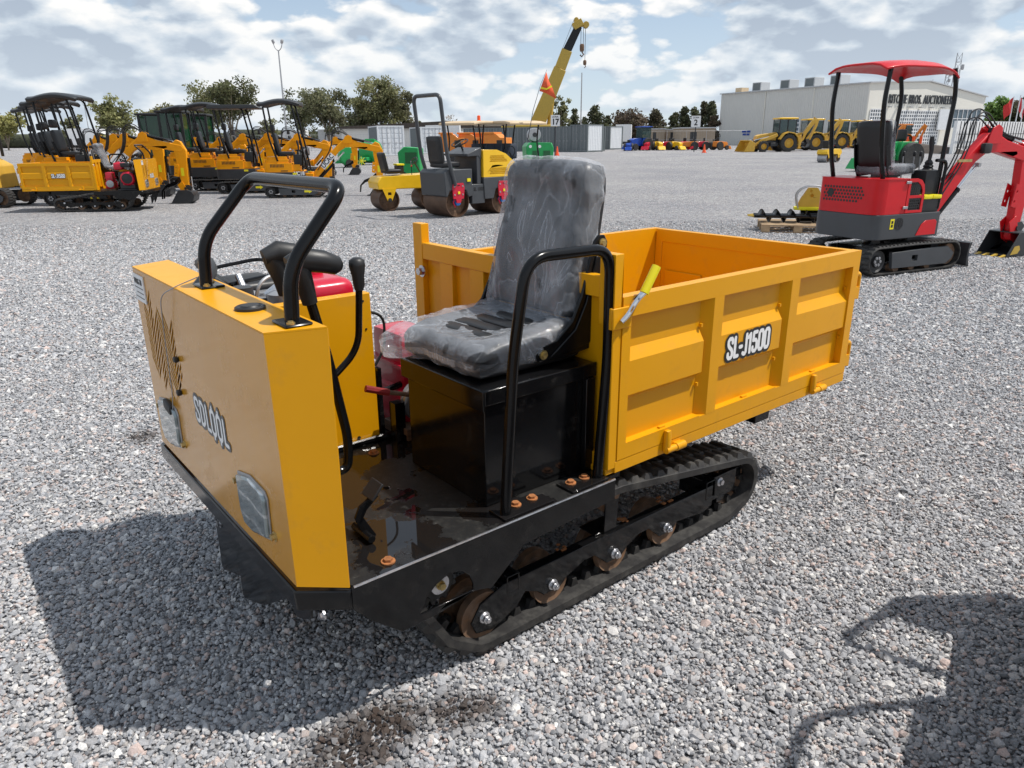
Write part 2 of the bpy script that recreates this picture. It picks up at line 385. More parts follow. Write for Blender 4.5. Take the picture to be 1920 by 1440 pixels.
def track_belt(mb, circles, y0, y1, thick=0.018, lug=0.016, pitch=0.055, step=0.02, sub=True):
    """rubber belt round the hull of the wheels (circles give the belt's OUTER face), x-z plane, from y0 to y1"""
    P = hull_path(circles, step); n = len(P); Q = []; NN = []
    for i in range(n):
        a, b = P[i-1], P[(i+1) % n]; t = Vector((b[0]-a[0], b[1]-a[1])).normalized(); nn = Vector((t.y, -t.x)); NN.append(nn)
        Q.append((P[i][0]-nn.x*thick, P[i][1]-nn.y*thick))
    vs = []; fs = []; e = 0.006
    for i in range(n):
        (x, z), (a, b) = P[i], Q[i]
        vs += [(x-NN[i].x*e, y0, z-NN[i].y*e), (x, y0+e, z), (x, y1-e, z), (x-NN[i].x*e, y1, z-NN[i].y*e), (a, y1, b), (a, y0, b)]
    for i in range(n):
        j = (i+1) % n
        for k in range(6): l = (k+1) % 6; fs.append((i*6+k, i*6+l, j*6+l, j*6+k))
    mb.add(vs, fs)
    w = y1-y0; total = n; np_ = max(8, int(n*step/pitch)); ym = (y0+y1)/2
    for k in range(np_):
        for side in (0, 1):
            f = (k+0.5*side)/np_*n; i = int(f) % n; t = Vector((-NN[i].y, NN[i].x)); nn = NN[i]; c = Vector(P[i])
            ya, yb = (y0+0.002, ym+0.012) if side == 0 else (ym-0.012, y1-0.002)
            h0, h1 = pitch*0.42, pitch*0.2
            A = [c-t*h0-nn*0.004, c+t*h0-nn*0.004, c+t*h1+nn*lug, c-t*h1+nn*lug]
            e2 = 0.010
            vs = [(A[0].x, ya, A[0].y), (A[1].x, ya, A[1].y), (A[2].x, ya+e2, A[2].y), (A[3].x, ya+e2, A[3].y),
                  (A[0].x, yb, A[0].y), (A[1].x, yb, A[1].y), (A[2].x, yb-e2, A[2].y), (A[3].x, yb-e2, A[3].y)]
            mb.add(vs, [(0,1,2,3),(7,6,5,4),(0,4,5,1),(1,5,6,2),(2,6,7,3),(3,7,4,0)])
    return mb
def bolt(mb, c, ax, r=0.008, h=0.006, washer=True):
    """hex bolt: ax = unit outward direction"""
    c = Vector(c); ax = Vector(ax)
    if washer: mb.cyl(c-ax*0.002, c+ax*0.0025, r*1.55, 12)
    mb.cyl(c, c+ax*h, r, 6); return mb

# heavy condensed lettering drawn as thick strokes (cell height 1, centre lines from 0.1 to 0.9)
GL = {'S': (0.50, 0, [(.38,.72),(.38,.82),(.30,.9),(.14,.9),(.06,.82),(.06,.68),(.12,.58),(.32,.43),(.38,.33),(.38,.18),(.30,.1),(.14,.1),(.06,.18),(.06,.29)]),
      'L': (0.42, 0, [(.08,.9),(.08,.1),(.33,.1)]), '-': (0.26, 0, [(.05,.45),(.20,.45)]), 'J': (0.40, 0, [(.29,.9),(.29,.18),(.22,.1),(.12,.1),(.05,.15)]),
      '1': (0.36, 0, [(.04,.76),(.20,.88),(.20,.1)]), '5': (0.50, 0, [(.36,.9),(.10,.9),(.08,.57),(.28,.57),(.38,.47),(.38,.2),(.28,.1),(.14,.1),(.06,.18),(.06,.27)]),
      '0': (0.50, 1, [(.14,.1),(.30,.1),(.38,.2),(.38,.8),(.30,.9),(.14,.9),(.06,.8),(.06,.2)]), 'D': (0.52, 1, [(.08,.1),(.24,.1),(.38,.24),(.38,.76),(.24,.9),(.08,.9)]), 'O': (0.52, 1, [(.14,.1),(.30,.1),(.38,.2),(.38,.8),(.30,.9),(.14,.9),(.06,.8),(.06,.2)])}
def strokes(body, mtx, width, height, w, m, parent, name, lift, bars=False):
    tot = sum(GL[c][0] for c in body)-0.06; sx = width/tot; mb = MB(); x = -width/2; k = 0
    def disc(p, r, z): mb.add([mtx @ Vector((p[0]+r*math.cos(a), p[1]+r*math.sin(a), z)) for a in [2*math.pi*i/12 for i in range(12)]], [tuple(range(12))])
    for c in body:
        adv, closed, pts = GL[c]; P = [(x+a*sx, (b-0.5)*height) for a, b in pts]; lines = [P+[P[0]] if closed else P]
        if bars and c == 'O': cx = x+0.22*sx; lines += [[(cx, -0.54*height), (cx, -0.42*height)], [(cx, 0.42*height), (cx, 0.54*height)]]
        for Q in lines:
            for i, p in enumerate(Q):
                k += 1; disc(p, w/2, lift+k*4e-6)
                if i+1 < len(Q):
                    q = Q[i+1]; d = Vector((q[0]-p[0], q[1]-p[1])).normalized(); n = Vector((-d.y, d.x))*w/2; k += 1; z = lift+k*4e-6
                    mb.add([mtx @ Vector((p[0]+n.x, p[1]+n.y, z)), mtx @ Vector((q[0]+n.x, q[1]+n.y, z)), mtx @ Vector((q[0]-n.x, q[1]-n.y, z)), mtx @ Vector((p[0]-n.x, p[1]-n.y, z))], [(0, 1, 2, 3)])
        x += adv*sx
    return mb.build(name, m, parent, weld=False)
# ------------------------------------------------------------------ tracked dumper
U0, V0 = 1.70, 2.08                                   # u = metres rearwards, v = metres to its right-hand side
def D(u, v, z): return (U0-u, V0-v, z)
def DB(): return MB(D)
BEAR = R(51.0)
LR = Vector((math.sin(BEAR), math.cos(BEAR), 0)); WD = Vector((-math.cos(BEAR), math.sin(BEAR), 0))
def wp(u, v, z=0.0): p = LR*u+WD*v; return Vector((p.x, p.y, z))
def make_dumper(loc, rz, label):
    root = empty('tracked_dumper', loc, rz, label, 'tracked dumper')
    Y, K = 'yellow_paint', 'black_paint'
    ZD = 0.448
    # --- front shield
    zt = 1.09; t = 0.004
    b0 = [(0.655, 1.45), (0.556, 1.537), (0.556, 2.735), (0.655, 2.82)]     # bottom outline (u, v)
    b1 = [(0.690, 1.520), (0.556, 1.560), (0.556, 2.735), (0.690, 2.800)]
    # vent slots of the herringbone grille
    holes = []
    def inside(v, z):
        # lobe-shaped field
        poly = [(2.70, 1.0), (2.56, 1.035), (2.50, 0.985), (2.42, 1.02), (2.32, 0.99), (2.30, 0.82), (2.38, 0.70), (2.46, 0.68), (2.60, 0.72), (2.71, 0.84)]
        c = False; j = len(poly)-1
        for i in range(len(poly)):
            (xi, yi), (xj, yj) = poly[i], poly[j]
            if (yi > z) != (yj > z) and v < (xj-xi)*(z-yi)/(yj-yi)+xi: c = not c
            j = i
        return c
    for col, (vc, sg) in enumerate(((2.690, 1), (2.634, 1), (2.578, -1), (2.522, -1), (2.466, 1), (2.410, 1), (2.354, -1), (2.318, -1))):
        for k in range(14):
            zc = 0.69+k*0.0275+(0.0137 if col in (2, 3, 6) else 0)
            dv, dz = 0.0255, 0.027*sg
            if col == 7: dv, dz = 0.016, 0.017*sg
            if not all(inside(vc+q*dv, zc+q*dz) for q in (-0.9, 0, 0.9)): continue
            w = 0.0088
            holes.append([(vc-dv, zc-dz-w), (vc+dv, zc+dz-w), (vc+dv, zc+dz+w), (vc-dv, zc-dz+w)])
    mb = DB(); mb.prism([(1.537, 0.452), (2.735, 0.452), (2.735, zt), (1.560, zt)], 0, 0.556, 0.560, holes)
    fp = mb.build('front_panel', 'shaded_yellow_paint', root, bevel=0.0, smooth=25)
    mb = DB(); mb.box((0.585, 2.30, 0.66), (0.615, 2.72, 1.05)); mb.build('dark_vent_backing', 'black_plastic', root)  # added black slab that stands in for the dark inside the vent slots
    mb = DB()
    for s in (0, 1):
        q0, q1, r0, r1 = (b0[0], b0[1], b1[0], b1[1]) if s == 0 else (b0[3], b0[2], b1[3], b1[2])
        o = 0.004 if s == 0 else -0.004
        vs = [(q1[0], q1[1], 0.452), (q0[0], q0[1], 0.452), (r0[0], r0[1], zt), (r1[0], r1[1], zt)]
        vs += [(x+0.003, y+o, z) for x, y, z in vs]
        mb.add(vs, [(0,1,2,3),(7,6,5,4),(0,4,5,1),(1,5,6,2),(2,6,7,3),(3,7,4,0)])
        # folded rear lip
        mb.add([(q0[0], q0[1], 0.452), (r0[0], r0[1], zt), (r0[0]+0.001, r0[1]+o*5, zt), (q0[0]+0.001, q0[1]+o*5, 0.452)], [(0,1,2,3)])
    mb.prism([b1[1], b1[0], (0.690, 2.800), b1[2]], 2, zt+0.0005, zt+0.0045)
    mb.build('side_panel', Y, root, smooth=20)
    # filler cap, hoop, foot plates
    mb = DB(); mb.lathe([(0.0, 0.012), (0.022, 0.012), (0.026, 0.008), (0.033, 0.010), (0.038, 0.007), (0.038, 0.0)], (0.622, 1.815, zt+0.004), 2, 28)
    mb.build('filler_cap', 'black_plastic', root)
    hoop = fillet([(0.640, 1.598, zt+0.01), (0.648, 1.598, 1.225), (0.795, 1.598, 1.395), (0.795, 2.19, 1.395), (0.640, 2.19, 1.225), (0.632, 2.19, zt+0.01)], 0.055, 8)
    DB().tube(hoop, 0.0175, 16).build('grab_hoop', 'black_tube', root)
    for v in (1.598, 2.19):
        p = DB(); p.box((0.607, v-0.043, zt+0.005), (0.673, v+0.043, zt+0.012)); f = p.build('foot_plate', 'black_tube', root, bevel=0.004)
        for dv in (-0.031, 0.031):
            q = DB(); bolt(q, (0.640+(0.016 if dv > 0 else -0.016), v+dv, zt+0.0135), (0, 0, 1), 0.0065, 0.006); q.build('bolt', 'gold_zinc', f)
    # lamps
    for (v0, v1) in ((1.865, 1.667), (2.64, 2.43)):
        n = v0; w = v0-v1
        out = [(n, 0.642), (n-w*0.45, 0.662), (n-w*0.93, 0.655), (n-w, 0.64), (n-w*0.98, 0.530), (n-w*0.5, 0.505), (n-w*0.1, 0.508), (n-0.01*w, 0.54)]
        mb = DB(); mb.prism(out, 0, 0.5415, 0.5565); l = mb.build('headlight', 'lamp_lens', root, bevel=0.006, smooth=50)
        c = (sum(p[0] for p in out)/8, sum(p[1] for p in out)/8)
        mb = DB(); o2 = [(c[0]+(p[0]-c[0])*1.07, c[1]+(p[1]-c[1])*1.09) for p in out]; mb.prism(o2, 0, 0.551, 0.5555); mb.build('rim', 'cast_alu', l, bevel=0.001)
        for (a, z) in ((n+0.03, 0.61), (n-w-0.022, 0.545)):
            q = DB(); bolt(q, (0.5555, a, z), (-1, 0, 0), 0.009, 0.012); q.build('bolt', 'gold_zinc', l)
    # maker's name on the front
    ux = Vector((0, 1, 0))                             # model axes: screen-right on the front face is +Y of the model
    mt = face_mtx(D(0.5555, 2.066, 0.733), (0, 1, 0), (0, 0, 1))
    ol = strokes('SDLOOL', mt, 0.290, 0.088, 0.032, 'grey_paint', root, 'lettering_outline', 0.0003, True); strokes('SDLOOL', mt, 0.290, 0.088, 0.0125, 'decal_white', ol, 'lettering', 0.0012, True)
    mb = DB(); mb.box((0.5515, 2.60, 0.985), (0.5555, 2.725, 1.075)); pap = mb.build('paper_tag', 'white_paint', root)
    c = D(0.5505, 2.665, 1.052); text('WRG 78', 0.026, face_mtx(c, (0, 1, 0), (0, 0, 1)), 'charcoal_metal', pap, 0.0003, 0.0008)
    mb = DB()
    for k in range(3): mb.box((0.5508, 2.61, 1.030-k*0.016), (0.5514, 2.715-0.02*(k % 2), 1.033-k*0.016))
    mb.build('ruled_line', 'decal_black', pap)
    # wire ties hanging from hoop to the grille
    mb = DB(); mb.tube(fillet([(0.61, 2.19, 1.125), (0.56, 2.23, 1.10), (0.535, 2.33, 1.06), (0.545, 2.40, 0.9), (0.548, 2.43, 0.72), (0.548, 2.46, 0.655)], 0.04, 5), 0.0018, 5)
    mb.build('wire_tie', 'cast_alu', root)
    mb = DB(); mb.rbox((0.545, 2.50, 0.655), (0.02, 0.075, 0.035), 0.008, 4, rot=(0.15, 0, 0)); mb.build('wire_clip', 'black_plastic', root)
    for (v, z) in ((2.32, 0.86), (2.345, 0.745)): mb = DB(); mb.rbox((0.548, v, z), (0.016, 0.022, 0.018), 0.005, 3); mb.build('clip_nut', 'black_plastic', root)
    # --- frame
    mb = DB(); o = 0.012
    def ring(z0, z1, e):
        pts = [(0.655+0.002, 1.45-e), (0.548-e, 1.535-e*0.4), (0.548-e, 2.737+e*0.4), (0.655+0.002, 2.82+e)]
        return pts
    P = ring(0, 0, 0.0); Q = [(0.69, 1.46), (0.60, 1.56), (0.60, 2.71), (0.69, 2.81)]
    mb.prism(P+Q[::-1], 2, 0.385, ZD-0.0065); mb.build('front_bumper', K, root, bevel=0.004)
    mb = DB(); fh = [ngon(0.625, v, 0.011, 10) for v in (1.66, 1.72, 1.86, 1.98, 2.12)]+[ngon(0.72, 1.63, 0.012, 10)]
    mb.prism([(0.59, 1.56), (0.672, 1.456), (1.60, 1.456), (1.60, 2.815), (0.67, 2.815), (0.59, 2.72)], 2, ZD-0.006, ZD, fh); mb.build('floor_plate', 'wet_deck', root)
    mb = DB()
    side = [(0.660, 0.449), (1.600, 0.449), (1.600, 0.378), (1.383, 0.368), (1.215, 0.359), (1.091, 0.264), (1.028, 0.281), (0.90, 0.250), (0.792, 0.257), (0.704, 0.335), (0.660, 0.385)]
    side[7] = (0.92, 0.262)
    hole = [(0.847, 0.284), (0.873, 0.330), (0.905, 0.356), (0.945, 0.372), (0.987, 0.363), (1.013, 0.338), (1.026, 0.305), (1.026, 0.285)]
    mb.prism(side, 1, 1.446, 1.454, [hole]); mb.box((1.595, 1.454, 0.378), (1.600, 1.50, 0.448)); mb.build('side_plate', K, root, bevel=0.002)
    mb = DB(); mb.prism(side, 1, 2.816, 2.824); mb.build('side_plate', K, root, bevel=0.002)
    mb = DB(); mb.tube([(0.665, 1.4495, 0.4485), (1.6, 1.4495, 0.4495)], 0.004, 6); mb.build('worn_edge', 'zinc', root)
    mb = DB()
    for (u, a, bb) in ((1.62, 1.5, 2.66), (2.2, 1.72, 2.44), (2.62, 1.62, 2.5), (1.0, 1.66, 2.5)): mb.box((u, a, 0.375), (u+0.06, bb, 0.435))
    for v in (1.72, 2.36): mb.box((0.75, v, 0.36), (2.95, v+0.08, 0.44))
    mb.box((2.90, 1.60, 0.385), (2.95, 2.5, 0.445)); mb.box((2.52, 1.53, 0.380), (2.62, 1.62, 0.446))
    mb.build('chassis_beam', K, root, bevel=0.003)
    # hanging plates under the nose
    for pts, uu in (([(2.075, 0.384), (2.078, 0.130), (2.06, 0.125), (1.885, 0.195), (1.66, 0.345), (1.655, 0.384)], 0.577), ([(2.30, 0.384), (2.302, 0.120), (2.285, 0.115), (2.07, 0.195), (2.066, 0.384)], 0.585), ([(1.65, 0.384), (1.652, 0.305), (1.635, 0.298), (1.58, 0.318), (1.53, 0.350), (1.525, 0.384)], 0.581)):
        mb = DB(); mb.prism(pts, 0, uu, uu+0.006); mb.build('skid_plate', 'black_paint', root, bevel=0.002)
    for (u, v, z, r) in ((0.584, 2.245, 0.315, 0.012), (0.60, 1.50, 0.372, 0.010)): q = DB(); bolt(q, (u, v, z), (-1, 0, 0), r, 0.010); q.build('bolt', 'zinc', root)
    # --- tracks
    for near in (1, 0):
        ya, yb = (1.478, 1.655) if near else (2.505, 2.682)
        sg = 1 if near else -1
        out = ya if near else yb                       # outer face
        circ = [(0.955, 0.300, 0.120), (1.105, 0.122, 0.120), (2.382, 0.168, 0.136), (2.30, 0.122, 0.118), (1.672, 0.330, 0.082), (0.985, 0.13, 0.06)]
        cr = [(x, z, r-0.016) for (x, z, r) in circ]
        tb = MB(D); track_belt(tb, cr, ya, yb, 0.030, 0.016, 0.062, 0.017)
        belt = tb.build('rubber_track', 'rubber', root, smooth=28, weld=False)
        # inner guide lugs
        gm = DB(); PP = hull_path([(x, z, r-0.046) for (x, z, r) in circ], 0.062)
        for k in range(len(PP)):
            a, b = PP[k-1], PP[(k+1) % len(PP)]; tt = Vector((b[0]-a[0], b[1]-a[1])).normalized(); nn = Vector((-tt.y, tt.x)); c = Vector(PP[k])
            for vc in ((ya+yb)/2-0.028, (ya+yb)/2+0.028):
                A = [c-tt*0.016, c+tt*0.016, c+tt*0.008+nn*0.028, c-tt*0.008+nn*0.028]
                gm.add([(A[i].x, vc-0.010, A[i].y) for i in range(4)]+[(A[i].x, vc+0.010, A[i].y) for i in range(4)], [(0,1,2,3),(7,6,5,4),(0,4,5,1),(1,5,6,2),(2,6,7,3),(3,7,4,0)])
        gm.build('guide_lug', 'rubber', belt, weld=False)
        vm = (ya+yb)/2
        # rail beam with scalloped skirt
        rollers = (1.384, 1.677, 1.956); pts = [(1.18, 0.200), (2.235, 0.195), (2.235, 0.115), (2.18, 0.10)]
        for u in reversed(rollers):
            pts += [(u+0.065, 0.118), (u+0.036, 0.092), (u-0.036, 0.092), (u-0.065, 0.118), (u-0.10, 0.148), (u-0.145, 0.148)]
        pts = pts[:-2]+[(1.27, 0.14), (1.235, 0.10), (1.14, 0.062), (1.075, 0.075), (1.058, 0.115), (1.095, 0.17)]
        mb = DB(); vo = out+sg*0.030
        mb.prism(pts, 1, min(vo, vo+sg*0.008), max(vo, vo+sg*0.008)); mb.box((1.18, min(vo, vo+sg*0.038), 0.194), (2.235, max(vo, vo+sg*0.038), 0.202))
        # square tube end bracket and rear tensioner block
        for (a, bb, z0, z1) in ((1.195, 1.245, 0.160, 0.222), (2.19, 2.25, 0.150, 0.225)):
            y0_, y1_ = sorted((vo-sg*0.002, vo+sg*0.13))
            mb.box((a, y0_, z0), (a+0.005, y1_, z1)); mb.box((bb-0.005, y0_, z0), (bb, y1_, z1)); mb.box((a+0.005, y0_+0.001, z0), (bb-0.005, y1_, z0+0.005)); mb.box((a+0.005, y0_+0.001, z1-0.005), (bb-0.005, y1_, z1))
        w0, w1 = sorted((vo+sg*0.010, vo+sg*0.05)); mb.box((2.24, w0, 0.125), (2.40, w1, 0.225)); mb.box((2.28, w0, 0.105), (2.33, w1, 0.125))
        mb.box((2.40, w0+0.005, 0.178), (2.44, w1-0.005, 0.222)); mb.box((1.60, min(vo+sg*0.02, vo+sg*0.10), 0.202), (1.72, max(vo+sg*0.02, vo+sg*0.10), 0.208))
        fr = mb.build('track_frame', K, root, bevel=0.002)
        for (a, bb, z0, z1) in ((1.200, 1.240, 0.165, 0.217), (2.195, 2.245, 0.155, 0.220)): y0_, y1_ = sorted((vo+sg*0.03, vo+sg*0.034)); mb = DB(); mb.box((a, y0_, z0), (bb, y1_, z1)); mb.build('tube_end', 'rusty_steel', fr)
        mb = DB(); q0, q1 = sorted((vo+sg*0.012, vo+sg*0.018)); mb.prism([(1.635, 0.20), (1.695, 0.20), (1.70, 0.34), (1.685, 0.37), (1.655, 0.37), (1.64, 0.34)], 1, q0, q1); mb.build('roller_bracket', K, fr, bevel=0.001)
        # wheels
        for (u, z, r) in [(1.105, 0.122, 0.079)]+[(u, 0.118, 0.072) for u in rollers]:
            for off in (0.050, 0.135):
                a = out+sg*off; r = r if off < 0.1 else r*1.12; mb = DB(); mb.lathe([(0.012, -0.014), (r*0.55, -0.014), (r*0.62, -0.008), (r*0.88, -0.009), (r, -0.013), (r, 0.013), (r*0.88, 0.009), (r*0.62, 0.008), (r*0.5, 0.014), (0.012, 0.014)], (u, a, z), 1, 28)
                mb.build('road_wheel', 'rusty_steel', root)
            mb = DB(); mb.cyl((u, out+sg*0.04, z), (u, out+sg*0.13, z), 0.012, 10); q = out+sg*0.030
            mb.cyl((u, q, z), (u, q-sg*0.006, z), 0.019, 14); mb.cyl((u, q-sg*0.006, z), (u, q-sg*0.020, z), 0.0145, 6); mb.cyl((u, q-sg*0.020, z), (u, q-sg*0.028, z), 0.008, 10); mb.build('wheel_nut', 'zinc', root, bevel=0.001)
        for (u, z, r) in ((1.672, 0.318, 0.048),):
            mb = DB(); mb.lathe([(0.01, -0.03), (r, -0.03), (r, 0.03), (0.01, 0.03)], (u, vm, z), 1, 20); mb.build('top_roller', 'rusty_steel', root)
            mb = DB(); bolt(mb, (1.672, vo+sg*0.010, 0.347), (0, -sg, 0), 0.014, 0.016); mb.build('bolt', 'rusty_steel', fr)
        mb = DB()                                        # rear idler and drive sprocket
        mb.lathe([(0.015, -0.035), (0.05, -0.035), (0.055, -0.02), (0.080, -0.02), (0.096, -0.03), (0.096, 0.03), (0.080, 0.02), (0.055, 0.02), (0.05, 0.035), (0.015, 0.035)], (2.375, vm, 0.165), 1, 32); mb.build('idler_wheel', 'rusty_steel', root)
        n = 11; prof = []
        for k in range(n*4):
            rr = 0.086 if (k % 4) in (0, 1) else 0.066; a = 2*math.pi*k/(n*4); prof.append((0.955+rr*math.cos(a), 0.300+rr*math.sin(a)))
        mb = DB(); mb.prism(prof, 1, vm-0.025, vm+0.025); mb.cyl((0.955, vm-0.05, 0.3), (0.955, vm+0.05, 0.3), 0.05, 20); mb.build('drive_sprocket', 'black_paint', root, bevel=0.002)
        mb = DB(); a = vm-sg*0.052; mb.cyl((0.955, a, 0.300), (0.955, a-sg*0.006, 0.300), 0.030, 24); sp = mb.build('hub_washer', 'zinc', root)
        mb = DB(); mb.cyl((0.955, a-sg*0.006, 0.300), (0.955, a-sg*0.012, 0.300), 0.014, 16); mb.cyl((0.955, a-sg*0.012, 0.300), (0.955, a-sg*0.022, 0.300), 0.0115, 6); mb.build('bolt', 'gold_zinc', sp, bevel=0.001)
        mb = DB(); a = out+sg*0.035
        for (u, z, w) in ((2.291, 0.196, 0.012), (2.18, 0.13, 0.0)):
            if w: bolt(mb, (u, vo+sg*0.010, z), (0, -sg, 0), w, 0.014)
        mb.build('bolt', 'zinc', fr)
        # loose rust on the beam
        for (u, w) in ((1.47, 0.05), (1.98, 0.035), (1.76, 0.03)):
            for k in range(4): mb = DB(); mb.rbox((u+random.uniform(-w, w)*0.6, vo+sg*random.uniform(0.02, 0.07), 0.2045), (random.uniform(0.01, 0.03), random.uniform(0.008, 0.018), 0.005), 0.002, 2); mb.build('rust_flake', 'bright_rust', fr)
    # --- operator's rail
    rail = fillet([(1.180, 1.492, ZD+0.004), (1.212, 1.492, 0.92), (1.262, 1.492, 1.195), (1.585, 1.492, 1.190), (1.590, 1.492, 0.85), (1.562, 1.492, ZD+0.004)], 0.075, 8)
    DB().tube(rail, 0.0165, 16).build('guard_rail', 'black_tube', root)
    for (u0, u1, bs) in ((1.155, 1.345, (1.235, 1.300)), (1.425, 1.585, (1.462, 1.522))):
        mb = DB(); mb.box((u0, 1.462, ZD+0.001), (u1, 1.540, ZD+0.008)); f = mb.build('foot_plate', 'wet_deck', root, bevel=0.001)
        for u in bs: mb = DB(); bolt(mb, (u, 1.512, ZD+0.009), (0, 0, 1), 0.0115, 0.010); mb.build('rusty_bolt', 'bright_rust', f)
    for (u, v) in ((0.790, 1.497), (1.103, 2.14), (1.54, 2.05)): mb = DB(); bolt(mb, (u, v, ZD+0.001), (0, 0, 1), 0.0125, 0.010); mb.build('rusty_bolt', 'bright_rust', root)
    # --- tank box under the seat
    mb = DB(); mb.box((1.166, 1.567, ZD+0.001), (1.590, 1.985, 0.800)); bx = mb.build('tank_box', K, root, bevel=0.003)
    mb = DB(); mb.box((1.155, 1.556, 0.790), (1.600, 1.996, 0.822)); mb.box((1.150, 1.551, 0.760), (1.1585, 2.0, 0.8225)); mb.box((1.158, 1.551, 0.776), (1.605, 1.558, 0.8225)); mb.build('lid', K, bx, bevel=0.003)
    mb = DB(); mb.box((1.556, 1.545, ZD+0.001), (1.596, 1.566, 0.775)); mb.build('corner_rib', K, bx, bevel=0.003)
    # --- seat
    vc = 1.835; hw = 0.215
    st = DB(); st.rbox((1.395, vc, 0.850), (0.41, 0.43, 0.055), 0.02, 6); pan = st.build('seat_pan', 'black_plastic', root, smooth=50)
    def cush(p):
        x, y, z = p; x = x/0.21; y = y/0.215
        dip = -0.022*(1-min(1, abs(y)*1.25)**3)*(1-min(1, abs(x)*1.2)**3) if z > 0 else 0
        front = -0.02*max(0, -x-0.6)/0.4 if z > 0 else 0
        return (p[0], p[1], p[2]+dip+front)
    st = DB(); st.rbox((1.395, vc, 0.895), (0.42, 0.44, 0.085), 0.036, 14, cush, (0, -0.06, 0)); st.build('seat_cushion', 'seat_vinyl', root, smooth=60)
    def pad(dy):                                        # quilted centre panel
        return None
    mb = DB()
    for k in range(4): mb.rbox((1.30+k*0.062, vc, 0.921+0.004*k), (0.054, 0.24, 0.016), 0.008, 4, rot=(0, -0.06, 0))
    mb.build('seat_quilting', 'seat_vinyl', root, smooth=60)
    lean = 0.215
    def backw(p):
        x, y, z = p; zz = (z+0.245)/0.49; w = 1-0.13*max(0, zz-0.1)
        bol = 0.022*math.exp(-((abs(y)-0.165)/0.045)**2) if x < 0 else 0
        lum = 0.016*math.exp(-((zz-0.45)/0.16)**2) if x < 0 else 0
        hd = 0.026*math.exp(-((zz-0.9)/0.09)**2) if x < 0 else 0
        top = -0.012*(abs(y)/0.2)**3*zz
        return (x-bol*0.6-lum*0.6-hd*0.8, y*w, z+top)
    st = DB(); st.rbox((1.638, vc, 1.190), (0.075, 0.43, 0.49), 0.030, 20, backw, (0, lean, 0)); st.build('seat_back', 'seat_vinyl', root, smooth=60)
    mb = DB(); mb.rbox((1.672, vc, 1.185), (0.022, 0.425, 0.475), 0.010, 12, lambda p: (p[0], p[1]*(1-0.14*max(0, (p[2]+0.25)/0.5-0.25)-0.25*max(0, (p[2]-0.15)/0.09)**2*0.5), p[2]), (0, lean, 0)); mb.build('seat_shell', 'black_plastic', root, smooth=50)
    rm = Euler((0, lean, 0)).to_matrix()
    # ribbed side bracket (a wide strap that runs from under the cushion up the side of the back)
    for s in (1.602, 2.068):
        o1 = [(1.40, 0.850), (1.385, 0.872), (1.40, 0.893), (1.47, 0.905), (1.535, 0.955), (1.575, 1.03), (1.625, 1.195), (1.645, 1.214), (1.668, 1.212), (1.682, 1.19), (1.668, 1.10), (1.665, 0.95), (1.655, 0.88), (1.625, 0.857), (1.50, 0.846)]
        w0, w1 = (s-0.006, s+0.004); mb = DB(); mb.prism(o1, 1, w0, w1); br = mb.build('back_bracket', 'black_tube', root, bevel=0.003, smooth=40)
        inn = [(1.44, 0.860), (1.47, 0.880), (1.545, 0.93), (1.59, 1.01), (1.63, 1.15), (1.652, 1.15), (1.645, 1.02), (1.632, 0.91), (1.61, 0.875), (1.52, 0.862)]
        sgn = -1 if s < 1.8 else 1
        a, b2 = sorted((s+sgn*0.006, s+sgn*0.012)); mb = DB(); mb.prism(inn, 1, a, b2); mb.build('rib', 'black_tube', br, bevel=0.004, smooth=60)
        for (u, z) in ((1.657, 1.188), (1.415, 0.872), (1.628, 0.884)): mb = DB(); bolt(mb, (u, s+sgn*(0.0085), z), (0, sgn, 0), 0.0095, 0.009); mb.build('bolt', 'gold_zinc', br)
    # film over the seat: a loose, crumpled sheet a little outside the cushions
    from mathutils import noise as mn
    def crumple(q, amp, sc=14.0):
        r1 = 1-abs(mn.noise(q*sc)); r2 = 1-abs(mn.noise(q*sc*2.3+Vector((3, 1, 7))))
        return amp*(0.85*r1**7+0.4*r2**5)
    def folds(y, z): return 0.0045*(abs(math.sin(26*(y*0.9+z*0.35)+3*mn.noise(Vector((y*5, z*5, 1)))))**6)+0.003*(abs(math.sin(34*(y*0.5-z*0.6)+3*mn.noise(Vector((y*6, z*4, 7)))))**8)
    def filmback(p):
        x, y, z = backw(p); q = Vector((x*1.0, y*1.5, z*0.7)); d = Vector((1.0 if x > 0 else -1.0, 0.6*y/0.2, 0.25*z/0.2)).normalized()
        a = crumple(q, 0.006, 9.0)+folds(y, z); v = Vector((x, y, z))+d*a
        if z < -0.15: v.z -= 0.015*(1+mn.noise(Vector((y*22, 5, 2))))
        return v
    st = DB(); st.rbox((1.638, vc, 1.193), (0.086, 0.442, 0.500), 0.034, 46, filmback, (0, lean, 0)); st.build('plastic_wrap', 'plastic_film', root, smooth=35)
    def filmc(p):
        x, y, z = cush(p); q = Vector((x*1.1, y*1.1, z)); a = crumple(q, 0.007, 9.0)+folds(x, y)
        d = Vector((0.7*x/0.2, 0.7*y/0.2, 1 if z > 0 else -0.3)).normalized(); v = Vector((x, y, z))+d*a
        if x < -0.15 and y > 0.05: v += Vector((-0.055, 0.05, -0.012))*min(1, (-x-0.15)/0.06)*min(1, (y-0.05)/0.1)*(1+0.5*mn.noise(q*9))
        return v
    st = DB(); st.rbox((1.393, vc, 0.893), (0.445, 0.462, 0.102), 0.042, 46, filmc, (0, -0.06, 0)); st.build('plastic_wrap', 'plastic_film', root, smooth=35)
